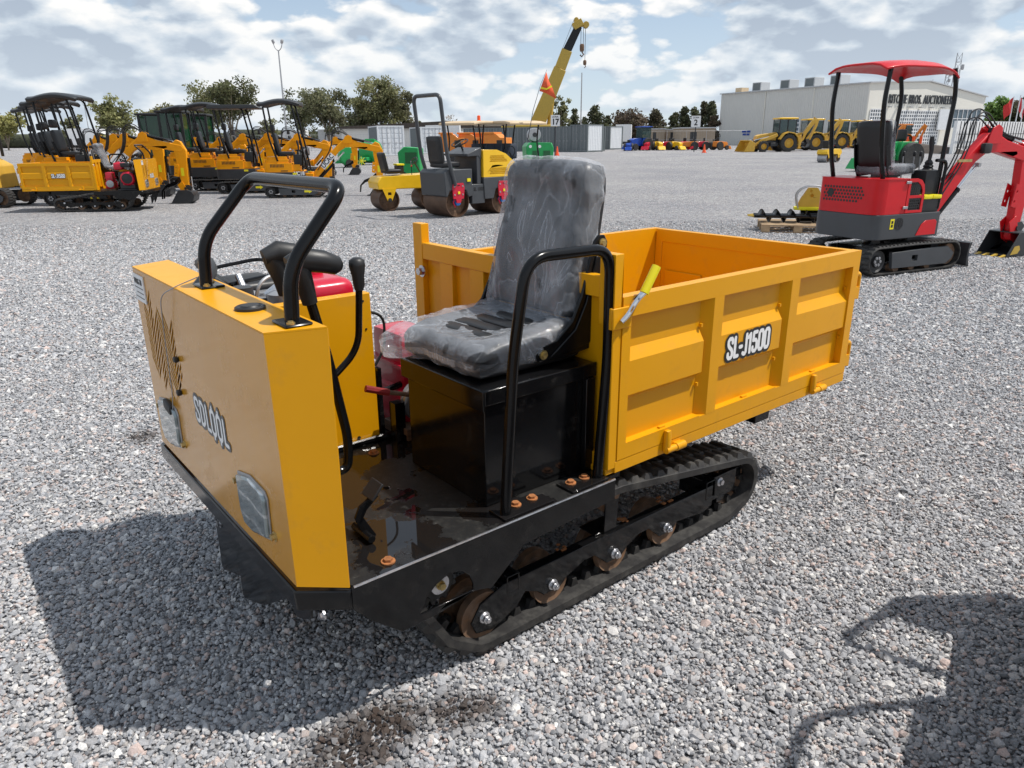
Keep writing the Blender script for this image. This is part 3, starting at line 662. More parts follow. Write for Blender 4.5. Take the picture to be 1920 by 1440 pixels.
    # --- levers
    for v in (1.865, 2.03):
        L0 = fillet([(0.800, v, 1.10), (0.835, v-0.01, 0.92), (0.872, v-0.02, 0.66), (0.862, v-0.02, 0.565), (0.80, v-0.02, 0.575), (0.72, v-0.02, 0.66)], 0.06, 6)
        lv = DB(); lv.tube(L0, [0.0140]*len(L0), 12); o = lv.build('steering_lever', 'black_tube', root)
        g = DB()
        g.tube([(0.803, v, 1.075), (0.795, v, 1.12), (0.783, v, 1.165), (0.772, v, 1.195)], [0.021, 0.024, 0.030, 0.028], 14)
        g.tube([(0.750, v, 1.185), (0.79, v-0.004, 1.197), (0.845, v-0.012, 1.186), (0.882, v-0.018, 1.172), (0.892, v-0.018, 1.168)], [0.022, 0.033, 0.031, 0.026, 0.016], 14)
        g.build('pistol_grip', 'black_plastic', o, smooth=60)
    sh = fillet([(0.945, 1.85, 1.10), (0.930, 1.85, 0.925), (0.845, 1.86, 0.852), (0.80, 1.865, 0.82)], 0.06, 6)
    o = DB().tube(sh, 0.0098, 12).build('gear_lever', 'black_tube', root)
    DB().tube([(0.945, 1.85, 1.095), (0.946, 1.85, 1.11), (0.945, 1.85, 1.135), (0.944, 1.85, 1.165), (0.944, 1.85, 1.180), (0.944, 1.85, 1.187)], [0.012, 0.0165, 0.0175, 0.0235, 0.0215, 0.010], 14).build('knob', 'black_plastic', o, smooth=60)
    # pedal
    mb = DB(); pd = [(0.800, ZD), (0.775, ZD+0.07), (0.790, ZD+0.10), (0.835, ZD+0.125), (0.85, ZD+0.115), (0.812, ZD+0.085), (0.800, ZD+0.065), (0.835, ZD)]
    mb.prism(pd, 1, 1.640, 1.648); mb.cyl((0.80, 1.60, ZD+0.015), (0.80, 1.70, ZD+0.015), 0.012, 8); p = mb.build('pedal', 'black_tube', root, bevel=0.001)
    mb = DB(); mb.box((0.832, 1.615, ZD+0.112), (0.840, 1.675, ZD+0.165), (0, 0.75, 0)); mb.build('pad', 'black_plastic', p, bevel=0.002)
    # --- engine bay divider on the floor
    mb = DB(); mb.prism([(0.70, ZD), (1.184, ZD), (1.184, 0.995), (0.70, 0.995)], 1, 2.24, 2.245); mb.box((0.70, 2.245, 0.991), (1.184, 2.285, 0.996)); mb.box((1.180, 2.2455, ZD), (1.184, 2.27, 0.991))
    dv = mb.build('engine_divider', Y, root, bevel=0.0015)
    mb = DB()
    for (u, z) in ((0.97, 0.955), (1.155, 0.97), (0.985, 0.86), (1.16, 0.87), (1.10, 0.475)): mb.cyl((u, 2.2395, z), (u, 2.238, z), 0.004 if z > 0.5 else 0.007, 10)
    mb.build('rivet_hole', 'decal_black', dv)
    mb = DB(); mb.tube([(0.70, 2.225, ZD+0.012), (1.6, 2.225, ZD+0.012)], 0.012, 8); mb.box((1.19, 2.235, ZD), (1.205, 2.26, 0.72)); mb.build('floor_rail', K, root)
    # --- engine (right-hand side of the machine)
    ue, ve, ze = 0.93, 2.50, 0.71
    mb = DB(); mb.box((0.74, 2.29, ZD), (1.14, 2.70, 0.475)); mb.box((0.78, 2.33, 0.475), (1.10, 2.62, 0.84)); eng = mb.build('engine_block', 'charcoal_metal', root, bevel=0.012)
    mb = DB(); mb.lathe([(0.150, 0.0), (0.150, 0.05), (0.135, 0.075), (0.112, 0.085), (0.112, 0.07), (0.0, 0.07)], (ue-0.03, 2.645, 0.70), 1, 28); mb.box((ue-0.13, 2.62, 0.56), (ue+0.09, 2.66, 0.60)); mb.build('recoil_housing', 'red_engine', eng, smooth=40)
    mb = DB(); mb.lathe([(0.108, 0.0), (0.108, 0.012), (0.05, 0.02), (0.0, 0.02)], (ue-0.03, 2.713, 0.70), 1, 28); mb.build('recoil_grille', 'black_plastic', eng)
    mb = DB(); mb.rbox((1.085, 2.47, 0.960), (0.19, 0.30, 0.155), 0.04, 8); mb.rbox((1.085, 2.47, 0.955), (0.205, 0.315, 0.018), 0.008, 3); mb.lathe([(0.035, 0), (0.035, 0.02), (0.0, 0.022)], (1.10, 2.50, 1.035), 2, 18); mb.build('fuel_tank', 'red_engine', eng, smooth=60)
    mb = DB(); mb.rbox((0.90, 2.63, 0.985), (0.20, 0.22, 0.09), 0.03, 8); af = mb.build('air_filter', 'black_plastic', eng, smooth=50)
    fr_ = fillet([(0.80, 2.50, 1.035), (0.80, 2.74, 1.055), (1.0, 2.74, 1.075), (1.0, 2.50, 1.055)], 0.05, 5); mb = DB(); mb.tube(fr_+[fr_[0]], 0.007, 8); mb.build('lid_rim', 'black_tube', af)
    mb = DB(); mb.rbox((0.78, 2.36, 0.965), (0.09, 0.13, 0.08), 0.02, 4); mb.lathe([(0.0, 0.05), (0.03, 0.05), (0.034, 0.0)], (0.79, 2.35, 1.0), 2, 16); mb.build('rocker_cover', 'charcoal_metal', eng, smooth=50)
    mb = DB()
    for k in range(7): mb.box((0.85, 2.42, 0.90+k*0.014), (0.97, 2.55, 0.906+k*0.014))
    mb.cyl((0.91, 2.485, 0.88), (0.91, 2.485, 1.0), 0.04, 14); mb.build('cooling_fins', 'cast_alu', eng, weld=False)
    mb = DB(); mb.rbox((0.83, 2.47, 1.01), (0.05, 0.06, 0.05), 0.01, 3); mb.cyl((0.83, 2.47, 1.03), (0.83, 2.50, 1.06), 0.012, 10); mb.cyl((0.88, 2.40, 1.0), (0.93, 2.40, 1.03), 0.014, 10); mb.build('throttle_body', 'zinc', eng)
    mb = DB(); mb.lathe([(0.055, 0), (0.055, 0.11), (0.03, 0.12)], (0.93, 2.37, 0.90), 2, 18); mb.rbox((0.86, 2.40, 0.92), (0.10, 0.12, 0.12), 0.02, 5); mb.tube(fillet([(0.80, 2.36, 0.90), (0.84, 2.34, 1.06), (0.90, 2.36, 1.08), (0.95, 2.38, 0.99), (0.98, 2.40, 0.97)], 0.05, 5), 0.006, 8)
    mb.tube(fillet([(0.74, 2.42, 0.93), (0.80, 2.43, 1.0), (0.88, 2.47, 1.0), (0.90, 2.52, 0.94)], 0.04, 4), 0.015, 8); mb.build('carburettor', 'cast_alu', eng)
    mb = DB(); mb.tube(fillet([(0.62, 2.25, 1.075), (0.70, 2.35, 1.11), (0.74, 2.52, 1.12), (0.76, 2.66, 1.09)], 0.08, 6), 0.022, 10); mb.tube(fillet([(1.17, 2.27, 0.93), (1.25, 2.27, 0.90), (1.245, 2.27, 0.78), (1.20, 2.27, 0.72)], 0.06, 6), 0.005, 8)
    mb.tube(fillet([(0.72, 2.30, 1.0), (0.80, 2.31, 0.97), (0.95, 2.31, 0.97), (1.02, 2.33, 0.90)], 0.06, 6), 0.012, 8); mb.build('hose', 'black_plastic', eng)
    mb = DB(); mb.rbox((1.36, 2.33, 0.72), (0.15, 0.22, 0.22), 0.02, 5); mb.box((1.275, 2.21, 0.70), (1.445, 2.45, 0.715)); mb.rbox((1.36, 2.33, 0.55), (0.20, 0.26, 0.16), 0.03, 5); gb = mb.build('gearbox', 'red_engine', root, smooth=50)
    mb = DB(); mb.lathe([(0.02, 0), (0.05, 0.0), (0.075, 0.004), (0.078, 0.012), (0.068, 0.016), (0.078, 0.020), (0.078, 0.03), (0.03, 0.035)], (1.33, 2.165, 0.585), 1, 26); mb.build('pulley', 'cast_alu', gb); mb = DB(); mb.lathe([(0.02, 0), (0.05, 0.0), (0.075, 0.004), (0.078, 0.03), (0.03, 0.035)], (1.33, 2.50, 0.585), 1, 26); mb.build('pulley', 'cast_alu', gb)
    mb = DB(); mb.box((1.25, 2.15, ZD), (1.56, 2.45, 0.475)); mb.box((1.24, 2.14, 0.475), (1.30, 2.30, 0.50)); mb.build('gearbox_mount', 'rusty_steel', root, bevel=0.003)
    mb = DB(); mb.tube([(1.26, 2.12, 0.635), (1.15, 2.14, 0.668)], 0.0085, 8); rl = mb.build('brake_handle', 'rusty_steel', root)
    mb = DB(); mb.tube([(1.175, 2.135, 0.660), (1.095, 2.150, 0.688)], 0.0125, 8); mb.build('grip', 'brown_grip', rl)
    mb = DB(); mb.tube([(1.19, 2.25, 0.62), (1.40, 2.25, 0.655)], 0.012, 8); mb.box((1.21, 2.16, ZD), (1.25, 2.20, 0.60)); mb.build('clutch_link', K, root)
    # --- load box
    v0, v1, u0, u1 = 1.470, 2.600, 1.628, 3.098; zb, zr = 0.455, 1.040
    mb = DB()
    mb.box((1.585, 1.478, 0.455), (3.10, v1-0.008, 0.475)); mb.box((1.62, 1.471, 0.456), (3.10, 1.478, 0.496)); mb.box((1.62, v1-0.008, 0.456), (3.10, v1-0.001, 0.496))
    fl = mb.build('box_floor', Y, root, bevel=0.002)
    def side_wall(vo, sg, nm='side_board'):
        # vo = outer plane, sg=+1: inwards is +v
        w = lambda d: vo+sg*d
        mb = DB()
        def bx(ua, ub, da, db, za, zb2): a, b = sorted((w(da), w(db))); mb.box((ua, a, za), (ub, b, zb2))
        bx(u0, u1, 0, 0.040, 0.976, zr)                 # top rail
        bx(u0, u1, 0, 0.040, 0.499, 0.548)              # bottom rail
        bx(u0, 1.667, 0, 0.040, 0.548, 0.976); bx(3.045, u1, 0, 0.040, 0.548, 0.976)
        prof = [(0.976, 0.030), (0.866, 0.030), (0.828, 0.006), (0.714, 0.006), (0.694, 0.030), (0.548, 0.030)]
        for (ua, ub) in ((1.667, 2.053), (2.143, 2.541), (2.632, 3.045)):
            vs = []; k = 0
            for (z, d) in prof: vs += [(ua, w(d), z), (ub, w(d), z)]
            for (z, d) in prof: vs += [(ua, w(d+0.004), z), (ub, w(d+0.004), z)]
            n = len(prof); fs = []
            for i in range(n-1):
                a = 2*i; fs.append((a, a+1, a+3, a+2)); b = 2*n+2*i; fs.append((b, b+2, b+3, b+1))
            mb.add(vs, fs)
            # slanted cheeks closing the pressed bulge at the right-hand end
            for uu, du in ((ua, 0), (ub, 0)):
                pz = [(0.866, 0.030), (0.828, 0.006), (0.714, 0.006), (0.694, 0.030)]
                mb.add([(uu, w(d), z) for z, d in pz], [(0, 1, 2, 3)])
            bx(ua, ub, 0.0, 0.03, 0.5485, 0.552)
        # hat-section ribs
        for (ua, ub) in ((2.053, 2.143), (2.541, 2.632)):
            vs = [(ua, w(0.032), 0.548), (ua+0.036, w(-0.001), 0.548), (ub, w(-0.001), 0.548), (ub, w(0.032), 0.548)]
            vs = vs+[(x, y, 0.977) for x, y, z in vs]
            mb.add(vs, [(0, 1, 5, 4), (1, 2, 6, 5), (2, 3, 7, 6)])
        bx(u0+0.001, u1-0.001, 0.036, 0.0405, 0.4995, 1.0395)
        wb = mb.build(nm, Y, root, bevel=0.0, smooth=20, weld=False)
        wb2 = DB()
        for (ua, ub) in ((1.667, 2.053), (2.143, 2.541), (2.632, 3.045)):
            for z in (0.875, 0.80, 0.66): 
                a, b = sorted((w(0.004), w(0.014))); wb2.box((ub-0.006, a+0.012*sg if sg > 0 else a, z), (ub+0.002, b+0.012, z+0.012))
            a, b = sorted((w(0.0), w(0.02))); wb2.box(((ua+ub)/2-0.014, a+0.008, 0.548), ((ua+ub)/2+0.014, b, 0.558))
        wb2.build('weld_bead', Y, wb)
        for u in (1.905, 2.856):                         # bottom hinges: upright hook and sleeve
            a, b = sorted((w(-0.018), w(-0.001))); h = DB()
            h.rbox((u-0.036, (a+b)/2, 0.505), (0.026, 0.022, 0.085), 0.008, 4); h.tube([(u-0.045, w(-0.013), 0.474), (u+0.005, w(-0.013), 0.474)], 0.0125, 12); h.tube([(u+0.007, w(-0.013), 0.474), (u+0.052, w(-0.013), 0.474)], 0.0150, 12)
            h.box((u+0.010, min(w(0.004), w(-0.012)), 0.472), (u+0.048, max(w(0.004), w(-0.012)), 0.486)); h.build('hinge', Y, wb, smooth=40)
        return wb
    near = side_wall(v0, 1); far = side_wall(v1, -1)
    # model number stickers on both boards
    for (wall, vv, rt) in ((near, v0+0.0045, -1), (far, v1-0.0045, 1)):
        s2 = -1 if rt < 0 else 1
        mt = face_mtx(D(2.328, vv, 0.771), (rt*1.0, 0, 0), (0, 0, 1))
        ol = strokes('SL-J1500', mt, 0.268, 0.090, 0.036, 'decal_black', wall, 'lettering_outline', 0.0004); strokes('SL-J1500', mt, 0.268, 0.090, 0.0150, 'decal_white', ol, 'lettering', 0.0014)
    # front wall with corner posts, seen behind the seat
    mb = DB(); F0 = 1.588
    mb.box((F0, 1.472, 0.955), (1.625, 1.535, 1.172)); mb.box((F0, 1.472, 0.4745), (1.625, 1.50, 0.955)); mb.box((F0, 2.535, 0.4745), (1.625, 2.598, 1.175))
    mb.box((F0+0.002, 1.536, 1.035), (1.625, 2.534, 1.100)); mb.box((F0+0.002, 1.502, 0.4755), (1.625, 2.534, 0.52))
    for v in (1.70, 1.90, 2.13, 2.33): mb.box((F0+0.004, v, 0.52), (1.622, v+0.085, 1.035))
    mb.box((1.612, 1.50, 0.52), (1.617, 2.535, 1.035)); fw = mb.build('front_board', Y, root, bevel=0.002)
    mb = DB(); bolt(mb, (F0-0.001, 2.54, 0.985), (-1, 0, 0), 0.016, 0.02); mb.build('bolt', 'zinc', fw)
    mb = DB(); mb.box((1.577, 1.463, 0.945), (1.660, 1.4695, 1.012)); mb.box((1.577, 1.470, 0.945), (1.584, 1.50, 1.012)); mb.build('latch_plate', Y, fw, bevel=0.003)
    lv = DB(); lv.tube(fillet([(1.600, 1.452, 0.972), (1.625, 1.448, 0.992), (1.650, 1.440, 1.035), (1.690, 1.436, 1.060)], 0.03, 5), [0.008]+[0.0095]*14, 10); ll = lv.build('latch_lever', 'chrome', root)
    DB().tube([(1.680, 1.437, 1.052), (1.728, 1.434, 1.128)], 0.0145, 12).build('lever_grip', 'bright_yellow', ll, smooth=40)
    # tailboard
    mb = DB(); T0, T1 = 3.062, 3.100
    va, vb = 1.515, 2.555
    mb.box((T0, va, 0.976), (T1, vb, zr-0.001)); mb.box((T0, va, 0.499), (T1, vb, 0.548)); mb.box((T0, va, 0.548), (T1, va+0.04, 0.976)); mb.box((T0, vb-0.04, 0.548), (T1, vb, 0.976))
    mb.box((T0+0.004, va+0.04, 0.548), (T0+0.008, vb-0.04, 0.976))
    for v in (1.83, 2.16): mb.box((T0+0.01, v, 0.548), (T1, v+0.07, 0.976))
    for v in (1.555, 1.90, 2.23): mb.box((T0-0.006, v+0.02, 0.72), (T0+0.003, v+0.25, 0.83))
    tb = mb.build('tailboard', Y, root, bevel=0.002)
    for v in (1.50, 2.565):
        for z in (0.90, 0.595):
            mb = DB(); mb.tube(fillet([(3.10, v-0.015, z+0.035), (3.135, v-0.015, z+0.035), (3.135, v-0.015, z-0.075)], 0.02, 5), 0.0115, 10); mb.box((3.10, v-0.028, z-0.07), (3.130, v+0.0, z-0.02)); mb.build('hinge', Y, tb, smooth=40)
    return root
# ------------------------------------------------------------------ gravel yard
rng = np.random.default_rng(11)
SHADES = np.array([(0.30,0.305,0.32),(0.22,0.225,0.24),(0.15,0.155,0.165),(0.37,0.365,0.37),(0.50,0.485,0.47),(0.44,0.36,0.325),(0.40,0.30,0.265),(0.27,0.265,0.27),(0.60,0.585,0.56),(0.33,0.30,0.28)])
PROB = np.array([0.24,0.19,0.10,0.17,0.08,0.06,0.03,0.08,0.03,0.02]); PROB = PROB/PROB.sum()
def gravel_mat():
    m, nt, b = nodes('gravel_ground')
    tc = nt.nodes.new('ShaderNodeTexCoord')
    def vor(scale, feat='F1'):
        v = nt.nodes.new('ShaderNodeTexVoronoi'); v.feature = feat; v.inputs['Scale'].default_value = scale; nt.links.new(tc.outputs['Object'], v.inputs['Vector']); return v
    v1 = vor(38); v2 = vor(85)
    sp = nt.nodes.new('ShaderNodeSeparateColor'); nt.links.new(v1.outputs['Color'], sp.inputs[0])
    cols = [tuple(SHADES[i]) for i in (2, 1, 7, 0, 3, 9, 6, 5, 4, 8)]
    c = add_ramp(nt, sp.outputs[0], [(i/10.0+0.02, cc) for i, cc in enumerate(cols)])
    sp2 = nt.nodes.new('ShaderNodeSeparateColor'); nt.links.new(v2.outputs['Color'], sp2.inputs[0])
    c2 = add_ramp(nt, sp2.outputs[1], [(0.1, (0.12, 0.122, 0.13)), (0.5, (0.26, 0.265, 0.275)), (0.9, (0.46, 0.45, 0.44))])
    edge = add_ramp(nt, v1.outputs['Distance'], [(0.35, (0, 0, 0)), (0.62, (1, 1, 1))])
    c = add_mix(nt, edge, c, c2)
    # broad tone changes: damp and dusty patches, faint wheel paths
    big = add_noise(nt, 0.22, 5, rough=0.6); t = add_ramp(nt, big, [(0.35, (0.86, 0.87, 0.9)), (0.65, (1.10, 1.09, 1.07))])
    c = add_mix(nt, 1.0, c, t, 'MULTIPLY'); c = add_mix(nt, 1.0, c, (1.07, 1.075, 1.09), 'MULTIPLY')
    for sc, lo_, hi_ in ((9.0, 0.66, 1.32), (2.6, 0.88, 1.12)):
        gn = add_noise(nt, sc, 6, rough=0.8); c = add_mix(nt, 1.0, c, add_ramp(nt, gn, [(0.36, (lo_,)*3), (0.64, (hi_,)*3)]), 'MULTIPLY')
    # small tufts of weed
    wd = add_noise(nt, 0.9, 6, rough=0.7); wf = add_ramp(nt, wd, [(0.735, (0, 0, 0)), (0.76, (0.6,)*3)])
    c = add_mix(nt, wf, c, (0.09, 0.12, 0.05))
    nt.links.new(c, b.inputs['Base Color']); b.inputs['Roughness'].default_value = 0.85; b.inputs['Specular IOR Level'].default_value = 0.3
    h = add_mix(nt, 0.35, v1.outputs['Distance'], v2.outputs['Distance'])
    bp = add_bump(nt, b, h, 1.0, 0.035); bp.invert = True
    M['gravel_ground'] = m
    m, nt, b = nodes('stone')
    a = nt.nodes.new('ShaderNodeAttribute'); a.attribute_name = 'Col'
    n = add_noise(nt, 260, 3); c = add_mix(nt, 1.0, a.outputs['Color'], add_ramp(nt, n, [(0.3, (0.78,)*3), (0.7, (1.18,)*3)]), 'MULTIPLY')
    nt.links.new(c, b.inputs['Base Color']); b.inputs['Roughness'].default_value = 0.8; b.inputs['Specular IOR Level'].default_value = 0.35; M['stone'] = m
gravel_mat()
mb = MB(); xs = [-1500, -60, -16, 0, 16, 60, 1500]; ys = [-300, -10, 0, 12, 40, 200, 3000]
mb.v = [(x, y, 0.0) for y in ys for x in xs]; mb.f = [(j*7+i, j*7+i+1, (j+1)*7+i+1, (j+1)*7+i) for j in range(6) for i in range(6)]
g = mb.build('ground', 'gravel_ground'); tag(g, kind='structure')

def stones(name, pos, rad, ico):
    N = len(pos); K = 24
    if ico:
        t = (1+5**0.5)/2
        B = np.array([(-1,t,0),(1,t,0),(-1,-t,0),(1,-t,0),(0,-1,t),(0,1,t),(0,-1,-t),(0,1,-t),(t,0,-1),(t,0,1),(-t,0,-1),(-t,0,1)], float); B /= np.linalg.norm(B[0])
        Fc = np.array([(0,11,5),(0,5,1),(0,1,7),(0,7,10),(0,10,11),(1,5,9),(5,11,4),(11,10,2),(10,7,6),(7,1,8),(3,9,4),(3,4,2),(3,2,6),(3,6,8),(3,8,9),(4,9,5),(2,4,11),(6,2,10),(8,6,7),(9,8,1)])
    else:
        B = np.array([(1,0,0),(-1,0,0),(0,1,0),(0,-1,0),(0,0,1),(0,0,-1)], float)*1.15
        Fc = np.array([(0,2,4),(2,1,4),(1,3,4),(3,0,4),(2,0,5),(1,2,5),(3,1,5),(0,3,5)])
    nv = len(B)
    var = B[None]*rng.uniform(0.72, 1.18, (K, nv, 1))+rng.uniform(-0.12, 0.12, (K, nv, 3))
    var *= np.stack([rng.uniform(0.95, 1.35, K), rng.uniform(0.75, 1.0, K), rng.uniform(0.5, 0.8, K)], 1)[:, None]
    v = var[rng.integers(0, K, N)]*rad[:, None, None]
    a = rng.uniform(0, 2*np.pi, N); tx = rng.normal(0, 0.45, N); ty = rng.normal(0, 0.45, N)
    def rot(ax, an):
        c, s = np.cos(an), np.sin(an); m = np.zeros((N, 3, 3)); i, j = [(1, 2), (2, 0), (0, 1)][ax]
        m[:, ax, ax] = 1; m[:, i, i] = c; m[:, j, j] = c; m[:, i, j] = -s; m[:, j, i] = s; return m
    Rm = rot(2, a) @ rot(0, tx) @ rot(1, ty)
    v = np.einsum('nij,nkj->nki', Rm, v)+pos[:, None]
    me = bpy.data.meshes.new(name); me.vertices.add(N*nv); me.vertices.foreach_set('co', v.reshape(-1).astype(np.float32))
    nf = len(Fc); idx = (Fc[None]+(np.arange(N)*nv)[:, None, None]).reshape(-1)
    me.loops.add(N*nf*3); me.loops.foreach_set('vertex_index', idx.astype(np.int32))
    me.polygons.add(N*nf); me.polygons.foreach_set('loop_start', np.arange(0, N*nf*3, 3, dtype=np.int32))
    me.update(calc_edges=True)
    col = SHADES[rng.choice(len(SHADES), N, p=PROB)]*rng.uniform(0.82, 1.2, (N, 1))
    m_ = np.array([(0.30, 0.298, 0.302)]); col = (m_+(col-m_)*0.70)*1.30
    # rust-brown damp patch beside the dumper's nose, and scattered oily spots
    for (u, w, r, k) in ((0.64, 1.42, 0.13, 0.85), (0.74, 1.43, 0.10, 0.85), (0.56, 1.42, 0.11, 0.75), (0.89, 1.35, 0.085, 0.9), (0.97, 1.31, 0.05, 0.8), (0.73, 4.02, 0.10, 0.8)):
        c = wp(u, w); d = np.hypot(pos[:, 0]-c.x, pos[:, 1]-c.y)/r; f = (np.clip(1.25-d, 0, 1)*rng.uniform(0.5, 1.9, N)).clip(0, 1)[:, None]*k
        col = col*(1-f)+np.array([(0.036, 0.022, 0.015)])*f
    at = me.attributes.new('Col', 'FLOAT_COLOR', 'POINT'); cc = np.ones((N*nv, 4), np.float32); cc[:, :3] = np.repeat(col, nv, 0); at.data.foreach_set('color', cc.reshape(-1))
    me.shade_flat(); me.materials.append(M['stone']); o = bpy.data.objects.new(name, me); C.objects.link(o); return o
def scatter(y0, y1, dens, wid):
    s = 1/math.sqrt(dens); xs = np.arange(-wid(y1), wid(y1), s); ys = np.arange(y0, y1, s); X, Y = np.meshgrid(xs, ys)
    X = X.ravel()+rng.uniform(-0.6, 0.6, X.size)*s; Y = Y.ravel()+rng.uniform(-0.6, 0.6, Y.size)*s
    k = np.abs(X) < wid(0)+(wid(1)-wid(0))*Y; return X[k], Y[k]
wid = lambda y: 0.74*y+0.42
for (y0, y1, dens, med, ico, lb) in ((0.95, 2.7, 9800, 0.0065, True, 'fine grey and pinkish crushed stone in the foreground'), (2.7, 5.0, 8200, 0.0069, False, 'crushed stone spread round the big dumper'), (5.0, 14.0, 4200, 0.0090, False, 'crushed stone further out across the yard')):
    X, Y = scatter(y0, y1, dens, wid)
    if y1 > 10: keep = rng.random(len(X)) < np.clip((14.2-Y)/5.0, 0, 1); X, Y = X[keep], Y[keep]
    r = np.clip(rng.lognormal(math.log(med), 0.38, len(X)), 0.0035, 0.021)
    o = stones('gravel', np.stack([X, Y, rng.uniform(-0.002, 0.008, len(X))+r*0.15], 1), r, ico); tag(o, lb, 'gravel', kind='stuff')
mainp = wp(U0, V0)
MAIN_YAW = math.atan2(-LR.y, -LR.x)
dumper = make_dumper(mainp, MAIN_YAW, 'large yellow dumper in the foreground with a film-wrapped seat and black tube hoop')
# ------------------------------------------------------------------ placing helpers: world x for a viewing column at distance y
def at(px, y): return Vector(((px-960)/F_PX*(y*math.cos(PITCH)+CAM_H*math.sin(PITCH)), y, 0))
def gp(px, py):
    d = Vector(((px-960)/F_PX, 0, 0))+Vector((0, math.cos(PITCH), -math.sin(PITCH)))+Vector((0, -math.sin(PITCH), -math.cos(PITCH)))*((py-720)/F_PX)
    t = -CAM_H/d.z; return Vector((d.x*t, d.y*t, 0))
# ------------------------------------------------------------------ mini excavator (X forward, Y left)
def hexholes(x0, x1, z0, z1, r, clip=None):
    hs = []; j = 0; z = z0+r
    while z < z1-r*0.9:
        x = x0+r+(r*1.25 if j % 2 else 0)
        while x < x1-r*0.9:
            if clip is None or clip(x, z): hs.append(ngon(x, z, r*0.95, 6, math.pi/6))
            x += r*2.5
        z += r*2.15; j += 1
    return hs
def crawler(root, x0, x1, yc, w, h, y_out, detail=True, frame_mat='grey_paint', sprock='black_plastic', arrow=None):
    r = h/2
    tb = MB(); track_belt(tb, [(x0+r, r+0.0, r-0.014), (x1-r, r, r-0.014), ((x0+x1)/2, h-0.035, 0.03)], yc-w/2, yc+w/2, 0.016, 0.014, 0.06, 0.03)
    tr = tb.build('rubber_track', 'rubber', root, weld=False)
    sg = 1 if y_out > yc else -1; yo = yc+sg*w/2
    mb = MB(); a, b = sorted((yo-sg*0.01, yo-sg*0.05)); L = x1-x0
    mb.prism([(x0+L*0.26, h*0.22), (x0+L*0.24, h*0.75), (x0+L*0.84, h*0.80), (x0+L*0.92, h*0.55), (x0+L*0.90, h*0.35), (x0+L*0.84, h*0.2)], 1, a, b, [[(x0+L*0.46, h*0.40), (x0+L*0.52, h*0.40), (x0+L*0.52, h*0.60), (x0+L*0.46, h*0.60)]] if detail else [])
    f = mb.build('track_frame', frame_mat, root, bevel=0.004)
    if arrow: 
        mb = MB(); y = yo-sg*0.008; c = x0+L*0.74; mb.prism([(c-0.10, h*0.42), (c+0.02, h*0.42), (c+0.02, h*0.34), (c+0.10, h*0.50), (c+0.02, h*0.66), (c+0.02, h*0.58), (c-0.10, h*0.58)], 1, *sorted((y, y+sg*0.002))); mb.build('arrow_sticker', 'bright_yellow', f)
    mb = MB(); mb.lathe([(0.02, -0.03), (r*0.35, -0.03), (r*0.4, -0.01), (r*0.62, -0.01), (r*0.72, -0.025), (r*0.72, 0.03), (0.02, 0.03)], (x0+r, yo-sg*0.05, r), 1, 20); sp = mb.build('drive_sprocket', sprock, root)
    if detail:
        mb = MB()
        for k in range(6): a2 = k*math.pi/3; bolt(mb, (x0+r+math.cos(a2)*r*0.25, yo-sg*0.018, r+math.sin(a2)*r*0.25), (0, sg, 0), 0.011, 0.008)
        mb.build('bolt_ring', 'cast_alu', sp)
    mb = MB(); mb.lathe([(0.02, -0.04), (r*0.72, -0.04), (r*0.72, 0.04), (0.02, 0.04)], (x1-r, yc, r), 1, 20); mb.build('idler_wheel', 'rusty_steel', root)
    for k in range(3): mb = MB(); x = x0+L*(0.33+0.17*k); mb.lathe([(0.01, -0.05), (h*0.14, -0.05), (h*0.14, 0.05), (0.01, 0.05)], (x, yc, h*0.20), 1, 14); mb.build('road_wheel', 'rusty_steel', root)
def seat(root, x, z, s=1.0, wrapped=True, head=False):
    mb = MB(); mb.rbox((x+0.03*s, 0, z+0.07*s), (0.42*s, 0.42*s, 0.11*s), 0.035*s, 6); o = mb.build('seat', 'seat_vinyl', root, smooth=60)
    mb = MB(); mb.rbox((x-0.20*s, 0, z+0.34*s), (0.10*s, 0.42*s, 0.50*s), 0.04*s, 7, rot=(0, -0.18, 0)); b = mb.build('backrest', 'seat_vinyl', root, smooth=60)
    for y in (-0.215*s, 0.205*s):
        mb = MB(); mb.prism([(x+0.02*s, z), (x-0.16*s, z-0.01), (x-0.22*s, z+0.1*s), (x-0.27*s, z+0.34*s), (x-0.23*s, z+0.34*s), (x-0.14*s, z+0.10*s), (x+0.02*s, z+0.05*s)], 1, y, y+0.01*s); mb.build('side_bracket', 'black_tube', b)
    if wrapped:
        from mathutils import noise as mn
        wr = lambda p: Vector(p)*(1+0.05*abs(mn.noise(Vector(p)*16)))
        mb = MB(); mb.rbox((x+0.03*s, 0, z+0.072*s), (0.45*s, 0.45*s, 0.125*s), 0.04*s, 14, wr); mb.build('plastic_wrap', 'plastic_film', o, smooth=35)
        mb = MB(); mb.rbox((x-0.165*s, 0, z+0.34*s), (0.09*s, 0.44*s, 0.52*s), 0.04*s, 14, wr, rot=(0, -0.18, 0)); mb.build('plastic_wrap', 'plastic_film', b, smooth=35)
    if head: mb = MB(); mb.rbox((x-0.27*s, 0, z+0.72*s), (0.10*s, 0.26*s, 0.18*s), 0.03*s, 5); mb.build('headrest', 'seat_vinyl', b, smooth=60)
BOOM = [(0.44, 0.46), (0.56, 0.45), (1.22, 1.17), (1.40, 1.275), (1.60, 1.28), (2.15, 1.165), (2.30, 1.15), (2.36, 1.22), (2.31, 1.30), (1.75, 1.42), (1.52, 1.51), (1.38, 1.50), (1.14, 1.30), (0.52, 0.66)]
ARM = [(2.12, 1.36), (2.20, 1.42), (2.30, 1.38), (2.40, 1.18), (2.34, 0.24), (2.29, 0.17), (2.22, 0.19), (2.20, 0.26), (2.16, 0.85), (2.13, 1.10)]
